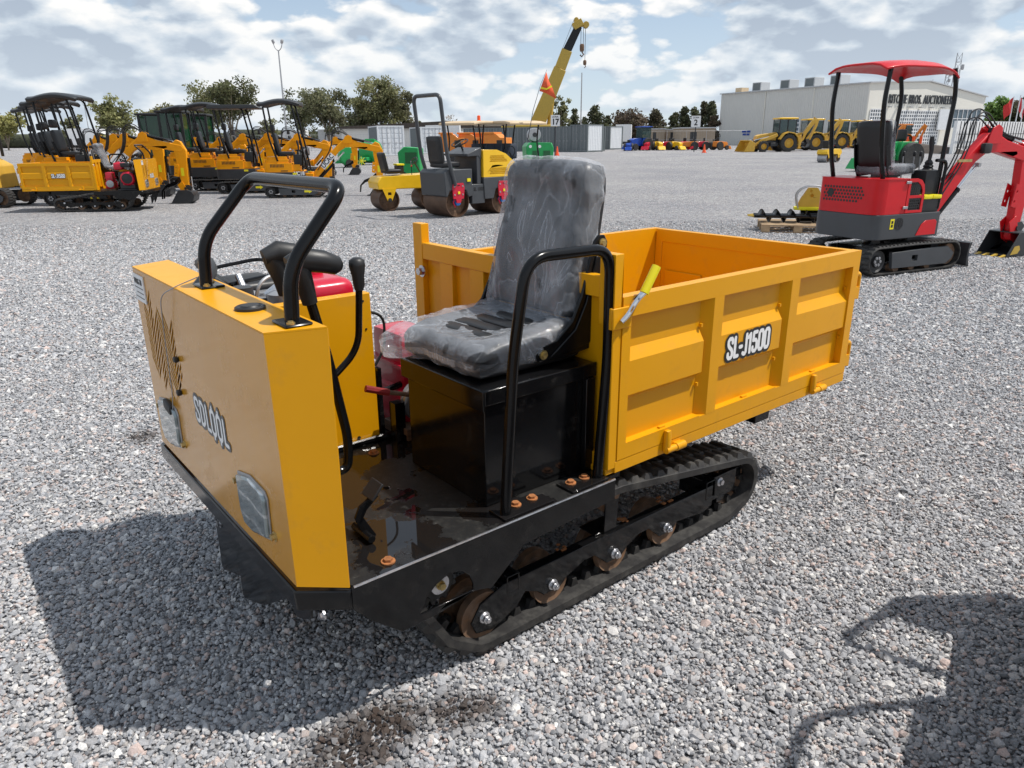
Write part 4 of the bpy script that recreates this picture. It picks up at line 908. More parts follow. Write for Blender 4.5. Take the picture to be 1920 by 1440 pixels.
def mini_excavator(loc, rz, label, body='digger_yellow', roof='curved', group=None, detail=False, scale=1.0, boomtext=None, rooftop=2.2, y_boom=-0.02, red=False, wrapped=True):
    root = empty('mini_excavator', loc, rz, label, 'mini excavator', group, scale)
    low = 'grey_paint' if red else 'charcoal_metal'
    crawler(root, -0.78, 0.76, -0.36, 0.19, 0.335, -1, True, 'grey_paint', arrow=None if red else True); crawler(root, -0.78, 0.76, 0.36, 0.19, 0.335, 1, True, 'grey_paint')
    mb = MB(); mb.box((-0.45, -0.28, 0.12), (0.45, 0.28, 0.28)); mb.cyl((0, 0, 0.25), (0, 0, 0.40), 0.24, 24); mb.box((0.45, -0.2, 0.12), (0.85, -0.12, 0.18)); mb.box((0.45, 0.12, 0.12), (0.85, 0.2, 0.18)); mb.build('undercarriage', 'black_paint', root, bevel=0.005)
    mb = MB(); mb.prism([(0.88, 0.02), (0.93, 0.0), (0.895, 0.1), (0.895, 0.2), (0.93, 0.29), (0.88, 0.28), (0.865, 0.2), (0.865, 0.1)], 1, -0.46, 0.46); mb.build('dozer_blade', 'charcoal_metal', root, bevel=0.002)
    # rounded outline of the upper house
    def plan(o=0.0, xf=0.30): 
        h = 0.43+o; r = 0.14
        pts = [(xf, -h), (xf, h)]
        for a in range(0, 91, 18): t = R(90+a); pts.append((-0.75-o+r+r*math.cos(t), h-r+r*math.sin(t)))
        for a in range(0, 91, 18): t = R(180+a); pts.append((-0.75-o+r+r*math.cos(t), -h+r+r*math.sin(t)))
        return pts
    mb = MB(); mb.prism(plan(), 2, 0.40, 0.665)
    ct = mb.build('counterweight', low, root, bevel=0.006)
    h = 0.42
    if red:
        mb = MB()                                        # sloped red scoop, grille and sticker on the side
        mb.prism([(-0.07, 0.42), (0.25, 0.42), (0.25, 0.56), (0.22, 0.585), (0.06, 0.58), (0.00, 0.54)], 1, -0.438, -0.431); mb.build('step_panel', body, ct, bevel=0.003)
        mb = MB(); mb.prism([(x, z) for x, z in ngon(-0.36, 0.565, 0.065, 20)], 1, -0.434, -0.431, [hh for hh in hexholes(-0.42, -0.30, 0.505, 0.625, 0.0105, lambda x, z: math.hypot(x+0.36, z-0.565) < 0.052)]); mb.build('speaker_vent', 'black_plastic', ct)
        mb = MB(); mb.box((-0.50, -0.433, 0.51), (-0.44, -0.4315, 0.62)); k = mb.build('warning_sticker', 'bright_yellow', ct)
        mb = MB()
        for z in (0.53, 0.57): mb.box((-0.485, -0.4345, z), (-0.455, -0.4335, z+0.03))
        mb.build('pictogram', 'decal_black', k)
        # hood as a perforated skin
        mb = MB(); pl = plan(-0.01, -0.29); n = len(pl)
        side_y = -0.42
        mb.prism(plan(-0.012, -0.29), 2, 0.668, 0.70); 
        mb.prism(plan(-0.03, -0.29), 2, 0.70, 1.01); mb.prism(plan(-0.008, -0.29), 2, 1.01, 1.035)
        hood = mb.build('engine_hood', 'black_plastic', root)
        # side skin with hex vents
        def grid(x, z): return not (x > 0.05)
        mb = MB(); mb.prism([(-0.62, 0.669), (-0.30, 0.669), (-0.30, 1.036), (-0.62, 1.036)], 1, side_y-0.004, side_y)
        for s2 in (-1,): pass
        # curved rear corner and rear skin, swept round the plan
        ring = [(x, y) for (x, y) in plan(-0.004, -0.30)][2:]
        vs = []; fs = []
        for (x, y) in ring: vs += [(x, y, 0.669), (x, y, 1.036)]
        for i in range(len(ring)-1): fs.append((2*i, 2*i+1, 2*i+3, 2*i+2))
        mb.add(vs, fs); mb.prism(plan(0.0, -0.29), 2, 1.034, 1.042)
        sk = mb.build('hood_skin', body, hood, smooth=40)
        mb = MB(); vents = [(0.0, 0.0)]
        hx = hexholes(-0.31, 0.31, 0.785, 0.985, 0.0165, lambda y, z: y < 0.27-abs(z-0.882)*0.9)
        for hh in hx:
            for_x = -0.7465; k0 = len(mb.v)
            c = (sum(p[0] for p in hh)/6, sum(p[1] for p in hh)/6); mb.prism([(-p[0]*0.98+0.0, p[1]) for p in hh], 0, for_x-0.001, for_x)
        mb.cyl((-0.748, 0.20, 0.88), (-0.75, 0.20, 0.88), 0.045, 20); mb.build('hood_perforation', 'decal_black', sk, weld=False)
        # side door with two meshes
        door = [(-0.295, 0.672), (-0.02, 0.672), (-0.02, 0.90), (-0.04, 0.97), (-0.09, 1.02), (-0.16, 1.038), (-0.295, 1.038)]
        w1 = [(-0.255, 0.70), (-0.055, 0.70), (-0.055, 0.83), (-0.255, 0.83)]; w2 = [(-0.255, 0.86), (-0.055, 0.86), (-0.06, 0.91), (-0.09, 0.96), (-0.15, 1.0), (-0.255, 1.0)]
        mb = MB(); mb.prism(door, 1, -0.428, -0.418, [w1, w2]); dr = mb.build('side_door', body, root, bevel=0.002)
        for wn, zz in ((w1, (0.70, 0.83)), (w2, (0.86, 1.0))):
            mb = MB(); mb.prism(wn, 1, -0.420, -0.417, hexholes(-0.25, -0.06, zz[0]+0.005, zz[1]-0.003, 0.0125, (lambda x, z: True) if zz[0] < 0.8 else (lambda x, z: x+z*0.9 < 0.795))); mb.build('mesh', 'black_plastic', dr)
        for z in (0.72, 0.985): mb = MB(); mb.box((-0.345, -0.442, z), (-0.27, -0.428, z+0.028)); mb.build('hinge', 'cast_alu', dr, bevel=0.004)
        mb = MB(); mb.box((-0.28, -0.40, 0.668), (0.28, 0.40, 0.70)); mb.box((-0.28, -0.37, 0.70), (-0.02, 0.37, 1.0)); mb.build('floor_deck', 'black_plastic', root)
        mb = MB(); mb.rbox((0.14, -0.34, 0.745), (0.30, 0.14, 0.13), 0.012, 3); bt = mb.build('battery', 'black_plastic', root)
        for x in (0.065, 0.215): mb = MB(); mb.rbox((x, -0.345, 0.832), (0.145, 0.16, 0.05), 0.012, 3); mb.build('battery_cap', 'bright_yellow', bt)
    else:
        mb = MB(); mb.prism(plan(-0.004, 0.0), 2, 0.66, 0.90); mb.prism([(x*0.97, y*0.97) for x, y in plan(-0.01, -0.10)], 2, 0.90, 1.0); mb.prism([(x*0.9, y*0.94) for x, y in plan(-0.01, -0.16)], 2, 1.0, 1.06)
        hood = mb.build('engine_hood', body, root, bevel=0.02, seg=3)
        mb = MB(); 
        for k in range(10): mb.box((-0.56+k*0.036, -0.434, 0.79), (-0.545+k*0.036, -0.4255, 0.87))
        mb.box((-0.3, -0.434, 0.69), (-0.12, -0.4255, 0.71)); mb.build('louvre', 'decal_black', hood)
        mb = MB(); mb.box((0.0, -0.438, 0.60), (0.11, -0.4315, 0.65)); mb.build('warning_sticker', 'bright_yellow', ct)
        mb = MB(); mb.box((-0.28, -0.40, 0.668), (0.28, 0.40, 0.70)); mb.box((-0.15, -0.40, 0.70), (0.20, -0.2, 0.86)); mb.build('floor_deck', body, root, bevel=0.01)
    sz = 1.05 if red else 1.06
    seat(root, -0.20, sz, 1.0, wrapped, head=not red)
    for yy in (-0.27, 0.27): mb = MB(); mb.rbox((0.17, yy, 0.97), (0.26, 0.20, 0.30), 0.03, 4); mb.build('console', 'black_plastic', root, smooth=40)
    for y in (-0.27, 0.27):
        mb = MB(); mb.lathe([(0.06, 0), (0.045, 0.02), (0.055, 0.035), (0.038, 0.055), (0.045, 0.07), (0.026, 0.10)], (0.18, y, 1.12), 2, 14); mb.tube([(0.18, y, 1.2), (0.19, y, 1.32), (0.17, y, 1.42), (0.165, y, 1.47)], [0.018, 0.022, 0.028, 0.02], 10); mb.build('joystick', 'black_plastic', root, smooth=50)
    for (x, y) in ((0.30, -0.08), (0.30, 0.0), (0.30, 0.14), (0.30, -0.2)):
        mb = MB(); mb.cyl((x, y, 0.9), (x-0.02, y, 1.26), 0.007, 6); l = mb.build('control_lever', 'cast_alu', root); mb = MB(); mb.rbox((x-0.02, y, 1.28), (0.035, 0.035, 0.06), 0.015, 4); mb.build('knob', 'black_plastic', l, smooth=60)
    mb = MB(); mb.tube(fillet([(0.27, -0.40, 0.70), (0.30, -0.40, 1.22), (0.12, -0.40, 1.22)], 0.1, 5), 0.018, 8); mb.build('hand_rail', 'black_tube', root)
    top = rooftop
    if roof == 'cab':
        mb = MB()
        for (x, y) in ((-0.40, -0.42), (-0.40, 0.38), (0.34, -0.42), (0.34, 0.38)): mb.box((x, y, 0.70), (x+0.09, y+0.04, top-0.04))
        mb.rbox((-0.02, 0, top), (0.95, 0.92, 0.10), 0.045, 5); mb.box((-0.12, -0.42, 0.70), (-0.08, -0.40, top-0.04)); mb.build('cab_frame', 'black_plastic', root, bevel=0.004)
        mb = MB(); mb.box((-0.35, -0.41, 0.95), (0.34, -0.405, top-0.06)); mb.box((-0.35, 0.405, 0.95), (0.34, 0.41, top-0.06)); mb.box((0.365, -0.38, 0.85), (0.37, 0.38, top-0.06)); mb.box((-0.395, -0.38, 1.0), (-0.39, 0.38, top-0.06)); mb.build('cab_glass', 'green_glass', root)
    else:
        pm = 'black_tube'
        for y in ((-0.35, 0.31) if red else (-0.41, 0.37)):
            if red:
                pr = fillet([(-0.62, y, 1.04), (-0.70, y, 1.30), (-0.77, y, 1.80), (-0.74, y, top-0.05)], 0.12, 5); pf = fillet([(0.27, y, 0.72), (0.29, y, 1.5), (0.32, y, 1.90), (0.24, y, top-0.03)], 0.12, 5)
            else:
                pr = fillet([(-0.36, y, 0.95), (-0.52, y, 1.5), (-0.60, y, top-0.1)], 0.12, 5); pf = fillet([(0.38, y, 0.72), (0.30, y, 1.3), (0.12, y, top-0.02), (-0.1, y, top)], 0.16, 5)
            for q in (pr, pf):
                mb = MB(); mb.tube(q, 0.024, 8); mb.build('canopy_post', pm, root)
        mb = MB()
        if roof == 'flat':
            mb.prism([(-0.78, top-0.03), (-0.74, top+0.05), (0.45, top+0.06), (0.60, top-0.02), (0.58, top-0.04), (-0.76, top-0.05)], 1, -0.50, 0.50); mb.build('canopy_roof', 'charcoal_metal', root, bevel=0.015)
        else:
            nx, ny = 14, 8; vs = []
            for i in range(nx+1):
                s = i/nx; x = (-0.83+1.14*s) if red else (-0.74+1.08*s)
                for j in range(ny+1):
                    t = j/ny*2-1
                    if red: z = top+0.045-0.075*abs(2*s-0.9)**4*(0.9 if s > 0.45 else 0.75)-0.07*abs(t)**4-0.012*math.sin(s*9)*(1-abs(t))
                    else: z = top+0.02+0.085*math.sin(max(0, (s-0.12))/0.88*math.pi)**1.0-0.05*abs(t)**4+(0.012 if (abs(t) > 0.5 and abs(t) < 0.8) else 0)
                    y = t*(0.42 if red else 0.50)*(1-0.10*abs(2*s-1)**4)
                    vs.append((x, y, z))
            fs = [(i*(ny+1)+j, i*(ny+1)+j+1, (i+1)*(ny+1)+j+1, (i+1)*(ny+1)+j) for i in range(nx) for j in range(ny)]
            mb.add(vs, fs); o = mb.build('canopy_roof', body if red else 'charcoal_metal', root, smooth=50)
            sm = o.modifiers.new('thick', 'SOLIDIFY'); sm.thickness = 0.022 if red else 0.085; sm.offset = -1
            bv = o.modifiers.new('edge', 'BEVEL'); bv.width = 0.008 if red else 0.02; bv.segments = 3; bv.limit_method = 'ANGLE'; bv.angle_limit = R(50)
    # boom, arm, bucket
    yb = y_boom
    mb = MB(); mb.box((0.28, yb-0.12, 0.40), (0.50, yb+0.12, 0.62)); mb.cyl((0.46, yb, 0.38), (0.46, yb, 0.66), 0.07, 14); mb.build('swing_post', body, root, bevel=0.01)
    mb = MB(); mb.prism(BOOM, 1, yb-0.055, yb+0.055); bm_ = mb.build('boom', body, root, bevel=0.012)
    mb = MB(); mb.prism([(1.33, 1.38), (1.60, 1.38), (1.58, 1.56), (1.50, 1.60), (1.40, 1.56)], 1, yb-0.078, yb-0.066); mb.prism([(1.33, 1.38), (1.60, 1.38), (1.58, 1.56), (1.50, 1.60), (1.40, 1.56)], 1, yb+0.066, yb+0.078); mb.build('boom_ear', body, bm_, bevel=0.003)
    if boomtext:
        d = Vector((0.64, 0, 0.70)); c = (0.90, yb-0.057, 0.93); text(boomtext, 0.17, face_mtx(c, d, (-d.z, 0, d.x)), 'decal_black', bm_, 0.0005, 0.004, 0.9); nv = Vector((-d.z, 0, d.x)).normalized(); dn = d.normalized(); cc = Vector((0.90, yb-0.0560, 0.93)); mb = MB(); mb.add([cc-dn*0.23-nv*0.075, cc+dn*0.23-nv*0.075, cc+dn*0.23+nv*0.075, cc-dn*0.23+nv*0.075], [(0, 1, 2, 3)]); mb.build('name_plate', 'decal_white', bm_)
    mb = MB(); mb.prism(ARM, 1, yb-0.05, yb+0.05); ar = mb.build('arm', body, root, bevel=0.01)
    mb = MB()
    for y in (yb-0.064, yb+0.052): mb.prism([(2.10, 0.42), (2.20, 0.20), (2.32, 0.14), (2.36, 0.20), (2.30, 0.34), (2.22, 0.50)], 1, y, y+0.012); mb.prism([(2.06, 0.62), (2.16, 0.60), (2.2, 0.86), (2.10, 0.90)], 1, y, y+0.012, [ngon(2.11, 0.68, 0.018, 8), ngon(2.13, 0.80, 0.018, 8)])
    mb.build('arm_lug', body, ar, bevel=0.002)
    if not red: mb = MB(); mb.box((2.22, yb-0.052, 0.62), (2.29, yb-0.0505, 0.80)); mb.build('warning_sticker', 'bright_yellow', ar)
    def ram(p0, p1, f, r, nm='hydraulic_ram'):
        a, b = Vector(p0), Vector(p1); m = a.lerp(b, f); mb = MB(); mb.cyl(a, m, r, 14); mb.cyl(m-(m-a).normalized()*0.03, m, r*1.15, 14); o = mb.build(nm, 'black_tube', root); mb = MB(); mb.cyl(m, b, r*0.5, 10); mb.build('piston_rod', 'chrome', o); mb = MB()
        mb.cyl((b.x, b.y-0.045, b.z), (b.x, b.y+0.045, b.z), r*0.75, 10); mb.build('pin', 'cast_alu', o)
    ram((0.60, yb-0.0, 0.42), (1.33, yb, 1.14), 0.62, 0.035)
    ram((1.47, yb, 1.53), (2.17, yb, 1.37), 0.62, 0.035)
    ram((2.42, yb, 1.02), (2.42, yb, 0.30), 0.58, 0.030)
    mb = MB(); n = 12; c = (2.24, 0.14); w = 0.19
    prof = []
    for k in range(n+1): a = R(20-190*k/n); prof.append((2.30+0.19*math.cos(a)*1.0, 0.165+0.165*math.sin(a)))
    prof = [(2.14, 0.30), (2.33, 0.31), (2.44, 0.27), (2.49, 0.18), (2.46, 0.07), (2.37, 0.01), (2.20, 0.0), (1.98, 0.015)]
    inn = [(1.98, 0.027), (2.20, 0.012), (2.36, 0.022), (2.447, 0.075), (2.477, 0.18), (2.43, 0.258), (2.325, 0.298), (2.14, 0.288)]
    mb.prism(prof+inn, 1, -w+yb, w+yb)
    for y in (-w+yb-0.008, w+yb): mb.prism([(1.95, 0.012), (2.14, 0.30)]+prof[1:7], 1, y, y+0.008)
    bk = mb.build('bucket', 'charcoal_metal', root, bevel=0.002, smooth=40)
    for k in range(4): y = yb-w+0.03+k*(2*w-0.06)/3; mb = MB(); mb.prism([(1.98, 0.002), (1.98, 0.032), (1.88, 0.008)], 1, y-0.02, y+0.02); mb.build('tooth', 'gold_paint' if red else 'charcoal_metal', bk)
    mb = MB(); mb.prism([(2.18, 0.30), (2.20, 0.40), (2.36, 0.42), (2.44, 0.36), (2.38, 0.29)], 1, yb-0.06, yb-0.045); mb.prism([(2.18, 0.30), (2.20, 0.40), (2.36, 0.42), (2.44, 0.36), (2.38, 0.29)], 1, yb+0.045, yb+0.06); mb.cyl((2.28, yb-0.08, 0.34), (2.28, yb+0.08, 0.34), 0.03, 12); mb.build('hitch', 'charcoal_metal', bk)
    if red:
        mb = MB(); mb.prism([(2.02, 0.03), (2.16, 0.04), (2.20, 0.09), (2.17, 0.14), (2.08, 0.13)], 1, yb-w-0.014, yb-w-0.009); mb.build('side_cutter', 'gold_paint', bk)
    # hoses
    k = 0
    for (dy, hh) in ((-0.05, 0.26), (-0.02, 0.22), (0.02, 0.30), (0.05, 0.20)):
        mb = MB(); pts = fillet([(0.62, yb+dy*1.2, 0.70), (1.02, yb+dy*1.4, 1.25), (1.08, yb+dy*1.3, 1.45+hh), (1.28, yb+dy, 1.50+hh*0.95), (1.60, yb+dy, 1.50), (2.1, yb+dy, 1.42)], 0.22, 7); mb.tube(pts, 0.0085 if detail else 0.011, 6); mb.build('hydraulic_hose', 'black_plastic', root)
    if not red:                                          # thumb claw held against the arm
        mb = MB(); cl = [(2.16, 0.60), (2.05, 0.50), (1.84, 0.42), (1.72, 0.28), (1.70, 0.10), (1.73, 0.10), (1.76, 0.27), (1.88, 0.36), (2.08, 0.42), (2.2, 0.52)]; mb.prism(cl, 1, yb-0.07, yb-0.05); mb.prism(cl, 1, yb+0.05, yb+0.07); mb.build('thumb_claw', 'black_paint', root)
    else:
        mb = MB(); mb.rbox((1.30, yb-0.10, 1.33), (0.14, 0.07, 0.12), 0.02, 4); mb.build('work_lamp', 'black_plastic', root)
        mb = MB(); 
        for z in (0.72, 1.12): pass
        mb.box((0.86, yb-0.09, 1.18), (1.10, yb-0.068, 1.21)); mb.build('hose_clamp', 'gold_zinc', root)
        mb = MB(); mb.rbox((0.10, 0.14, 1.14), (0.22, 0.34, 0.05), 0.02, 4); mb.build('dash_panel', 'black_plastic', root)
    return root
# ------------------------------------------------------------------ rollers
def drum(root, x, y0, y1, r, m='drum_steel', name='drum', inner=True):
    mb = MB(); mb.lathe([(r-0.02, y0+0.03), (r-0.02, y0), (r-0.004, y0), (r, y0+0.004), (r, y1-0.004), (r-0.004, y1), (r-0.02, y1), (r-0.02, y1-0.03), (r-0.021, y0+0.03)], (x, 0, r), 1, 44, False)
    o = mb.build(name, m, root, smooth=35)
    mb = MB(); mb.lathe([(0.0, y0+0.12), (r-0.021, y0+0.12), (r-0.021, y1-0.12), (0.0, y1-0.12)], (x, 0, r), 1, 32); mb.build('drum_disc', 'rusty_steel', o)
    return o
def tandem_roller(loc, rz):
    root = empty('tandem_roller', loc, rz, 'grey tandem roller with yellow rear hood, red drum plates and a tall roll hoop', 'road roller', 'parked rollers')
    r = 0.29; hy = 0.42; G = 'grey_paint'
    for x in (-0.72, 0.45):
        d = drum(root, x, -hy+0.03, hy-0.03, r)
        for s in (-1, 1):
            y = s*(hy-0.02)
            mb = MB(); mb.prism([(x-0.13, 0.36), (x-0.15, 0.58), (x-0.12, 0.66), (x+0.12, 0.66), (x+0.15, 0.58), (x+0.13, 0.36), (x+0.07, 0.36), (x+0.05, 0.28), (x-0.05, 0.28), (x-0.07, 0.36)], 1, *sorted((y+s*0.01, y+s*0.035)), [[(x-0.03, 0.60), (x-0.03, 0.62), (x+0.03, 0.62), (x+0.03, 0.60)]]); pl = mb.build('drum_plate', 'red_engine', root, bevel=0.004)
            mb = MB(); mb.box((x-0.025, min(y+s*0.036, y+s*0.05), 0.45), (x+0.025, max(y+s*0.036, y+s*0.05), 0.50)); mb.build('yellow_buffer', 'bright_yellow', pl, bevel=0.003)
            for (a, b) in ((-0.1, 0.6), (0.1, 0.6), (-0.1, 0.44), (0.1, 0.44)): mb = MB(); bolt(mb, (x+a, y+s*0.036, b), (0, s, 0), 0.012, 0.01); mb.build('bolt', 'cast_alu', pl)
            mb = MB(); mb.cyl((x, y-s*0.10, r), (x, y+s*0.01, r), 0.062, 16); mb.build('hub_cap', 'blue_cap', d)
            mb = MB(); mb.tube([(x-0.08, y-s*0.01, 0.34), (x-0.11, y-s*0.01, r), (x-0.06, y-s*0.01, 0.2)], 0.015, 6); mb.tube([(x+0.08, y-s*0.01, 0.34), (x+0.10, y-s*0.01, r+0.03)], 0.015, 6); mb.build('drum_bracket', 'red_engine', d)
    # front unit is towards -X here (facing the viewer's left); it carries seat and hoop
    mb = MB(); mb.prism([(-1.02, 0.42), (-1.05, 0.86), (-0.98, 0.92), (-0.36, 0.92), (-0.36, 0.40), (-0.46, 0.38), (-0.52, 0.52), (-0.92, 0.52), (-0.98, 0.40)], 1, -hy, hy); fb = mb.build('front_body', G, root, bevel=0.015)
    mb = MB(); mb.box((-0.36, -hy+0.02, 0.24), (-0.03, hy-0.02, 0.62)); mb.build('foot_well', G, root, bevel=0.01)
    text('SL 1000', 0.10, face_mtx((-0.19, -hy+0.018, 0.52), (1, 0, 0), (0, 0, 1)), 'decal_black', root, 0.0005, 0.003, 0.8)
    mb = MB(); mb.prism([(x-0.27, z) for x, z in [(0.22, 0.32), (0.20, 0.74), (1.06, 0.74), (1.06, 0.40), (0.98, 0.36), (0.92, 0.52), (0.52, 0.52), (0.46, 0.32)]], 1, -hy, hy); mb.build('rear_body', G, root, bevel=0.012)
    yh = [(-0.07, 0.745), (-0.07, 1.27), (0.29, 1.27), (0.53, 1.19), (0.80, 1.0), (0.84, 0.90), (0.84, 0.745)]
    mb = MB(); hs = hexholes(0.09, 0.60, 1.03, 1.19, 0.016, lambda x, z: x+z*1.2 < 1.83)+hexholes(0.09, 0.62, 0.79, 0.93, 0.016, lambda x, z: x+z < 1.46)
    mb.prism(yh, 1, -hy+0.0, -hy+0.012, hs); mb.prism(yh, 1, -hy+0.02, hy-0.02); mb.prism(yh, 1, hy-0.012, hy, hs); mb.build('engine_hood', 'bright_hood', root, bevel=0.006)
    mb = MB(); mb.box((-0.20, -hy+0.05, 0.62), (-0.09, hy-0.05, 1.20)); mb.prism([(-0.44, 1.15), (-0.44, 1.20), (-0.10, 1.32), (-0.08, 1.28), (-0.085, 1.10), (-0.12, 1.10), (-0.16, 1.16)], 1, -hy+0.04, hy-0.04); mb.build('dashboard', G, root, bevel=0.01)
    mb = MB(); mb.cyl((-0.24, 0, 1.22), (-0.32, 0, 1.40), 0.02, 8); w = [(Vector((-0.33, 0, 1.41))+Vector((0.16*math.cos(a)*0.9, 0.19*math.sin(a), 0.16*math.cos(a)*0.42))) for a in [2*math.pi*k/24 for k in range(24)]]
    mb.tube(w, 0.012, 6, closed=True); mb.cyl(w[0], w[12], 0.010, 6); mb.build('steering_wheel', 'black_plastic', root)
    st = empty('tmp'); bpy.data.objects.remove(st)
    mb = MB(); mb.rbox((-0.70, 0.02, 1.0), (0.44, 0.46, 0.12), 0.04, 6); mb.build('seat', 'seat_vinyl', root, smooth=60)
    mb = MB(); mb.rbox((-0.92, 0.02, 1.28), (0.10, 0.46, 0.52), 0.04, 6, rot=(0, -0.12, 0)); mb.build('backrest', 'seat_vinyl', root, smooth=60)
    hp = fillet([(-0.80, -hy-0.02, 0.62), (-0.98, -hy-0.02, 1.2), (-1.10, -hy-0.02, 2.27), (-1.10, hy+0.02, 2.27), (-0.98, hy+0.02, 1.2), (-0.80, hy+0.02, 0.62)], 0.14, 7)
    MB().tube(hp, 0.038, 12).build('roll_hoop', G, root)
    mb = MB(); mb.box((-0.5, -hy-0.02, 0.68), (-0.42, -hy, 0.74)); mb.build('side_marker', 'bright_yellow', root)
    return root
mat('bright_hood', (0.85, 0.50, 0.012), 0.35, coat=0.3, var=0.04)
def small_roller(loc, rz, label, steel='drum_steel', group='parked rollers'):
    root = empty('ride_on_roller', loc, rz, label, 'road roller', group)
    for x in (-0.48, 0.48): drum(root, x, -0.30, 0.30, 0.235, steel)
    mb = MB(); mb.prism([(-0.72, 0.46), (-0.74, 0.60), (-0.66, 0.72), (0.62, 0.76), (0.74, 0.62), (0.74, 0.46)], 1, -0.34, 0.34); mb.build('body', 'bright_hood', root, bevel=0.02, seg=3)
    for x in (-0.48, 0.48):
        for s in (-1, 1):
            y = s*0.335; mb = MB(); mb.prism([(x-0.16, 0.48), (x+0.16, 0.48), (x+0.05, 0.22), (x-0.05, 0.22)], 1, *sorted((y, y+s*0.015)), [[(x-0.04, 0.34), (x-0.04, 0.40), (x+0.04, 0.40), (x+0.04, 0.34)]]); a = mb.build('drum_yoke', 'bright_hood', root)
            mb = MB(); bolt(mb, (x, y+s*0.016, 0.235), (0, s, 0), 0.03, 0.02); mb.build('bolt', 'charcoal_metal', a)
    mb = MB(); mb.rbox((-0.30, 0, 0.82), (0.36, 0.40, 0.10), 0.035, 5); mb.build('seat', 'seat_vinyl', root, smooth=60)
    mb = MB(); mb.rbox((-0.48, 0, 1.02), (0.09, 0.40, 0.40), 0.035, 6, rot=(0, -0.2, 0)); mb.build('backrest', 'seat_vinyl', root, smooth=60)
    mb = MB(); mb.rbox((-0.08, 0.1, 0.86), (0.16, 0.22, 0.16), 0.02, 3); b = mb.build('battery', 'black_plastic', root); mb = MB(); mb.rbox((-0.08, 0.1, 0.955), (0.18, 0.24, 0.04), 0.01, 3); mb.build('battery_cap', 'bright_yellow', b)
    mb = MB(); mb.cyl((0.42, 0, 0.7), (0.24, 0, 1.02), 0.018, 8); mb.tube([(0.24+0.05*math.cos(a), 0.16*math.sin(a), 1.03+0.14*math.cos(a)*0.5) for a in [2*math.pi*k/18 for k in range(18)]], 0.011, 6, closed=True); mb.build('steering_wheel', 'black_plastic', root)
    mb = MB(); mb.cyl((0.10, -0.2, 0.72), (0.10, -0.2, 0.92), 0.008, 6); l = mb.build('lever', 'black_tube', root); mb = MB(); mb.rbox((0.10, -0.2, 0.93), (0.03, 0.03, 0.04), 0.01, 3); mb.build('knob', 'red_engine', l)
    return root
# ------------------------------------------------------------------ backhoe loader (X forward)
def wheel(root, x, y, r, w, rim='old_yellow', n=28):
    mb = MB(); mb.lathe([(r*0.55, -w/2+0.02), (r*0.80, -w/2), (r*0.96, -w/2+0.02), (r, -w/2+0.06), (r, w/2-0.06), (r*0.96, w/2-0.02), (r*0.80, w/2), (r*0.55, w/2-0.02)], (x, y, r), 1, n, False)
    for k in range(18):
        a = 2*math.pi*k/18; c = Vector((x+math.cos(a)*r, y, r+math.sin(a)*r)); s = w/2*0.9
        mb.box((c.x-0.03, y-s, c.z-0.022), (c.x+0.03, y+s, c.z+0.022), (0, -a+math.pi/2, 0.3 if k % 2 else -0.3), c)
    t = mb.build('tyre', 'rubber', root, weld=False)
    mb = MB(); s = 1 if y > 0 else -1
    mb.lathe([(0.0, 0.02), (r*0.2, 0.02), (r*0.22, -0.01), (r*0.45, -0.03), (r*0.52, 0.05), (r*0.56, w*0.32), (r*0.56, -w*0.32)] if s > 0 else [(r*0.56, w*0.32), (r*0.56, -w*0.32), (r*0.52, -0.05), (r*0.45, 0.03), (r*0.22, 0.01), (r*0.2, -0.02), (0, -0.02)], (x, y+s*w*0.12, r), 1, 24); mb.build('rim', rim, t, smooth=40)
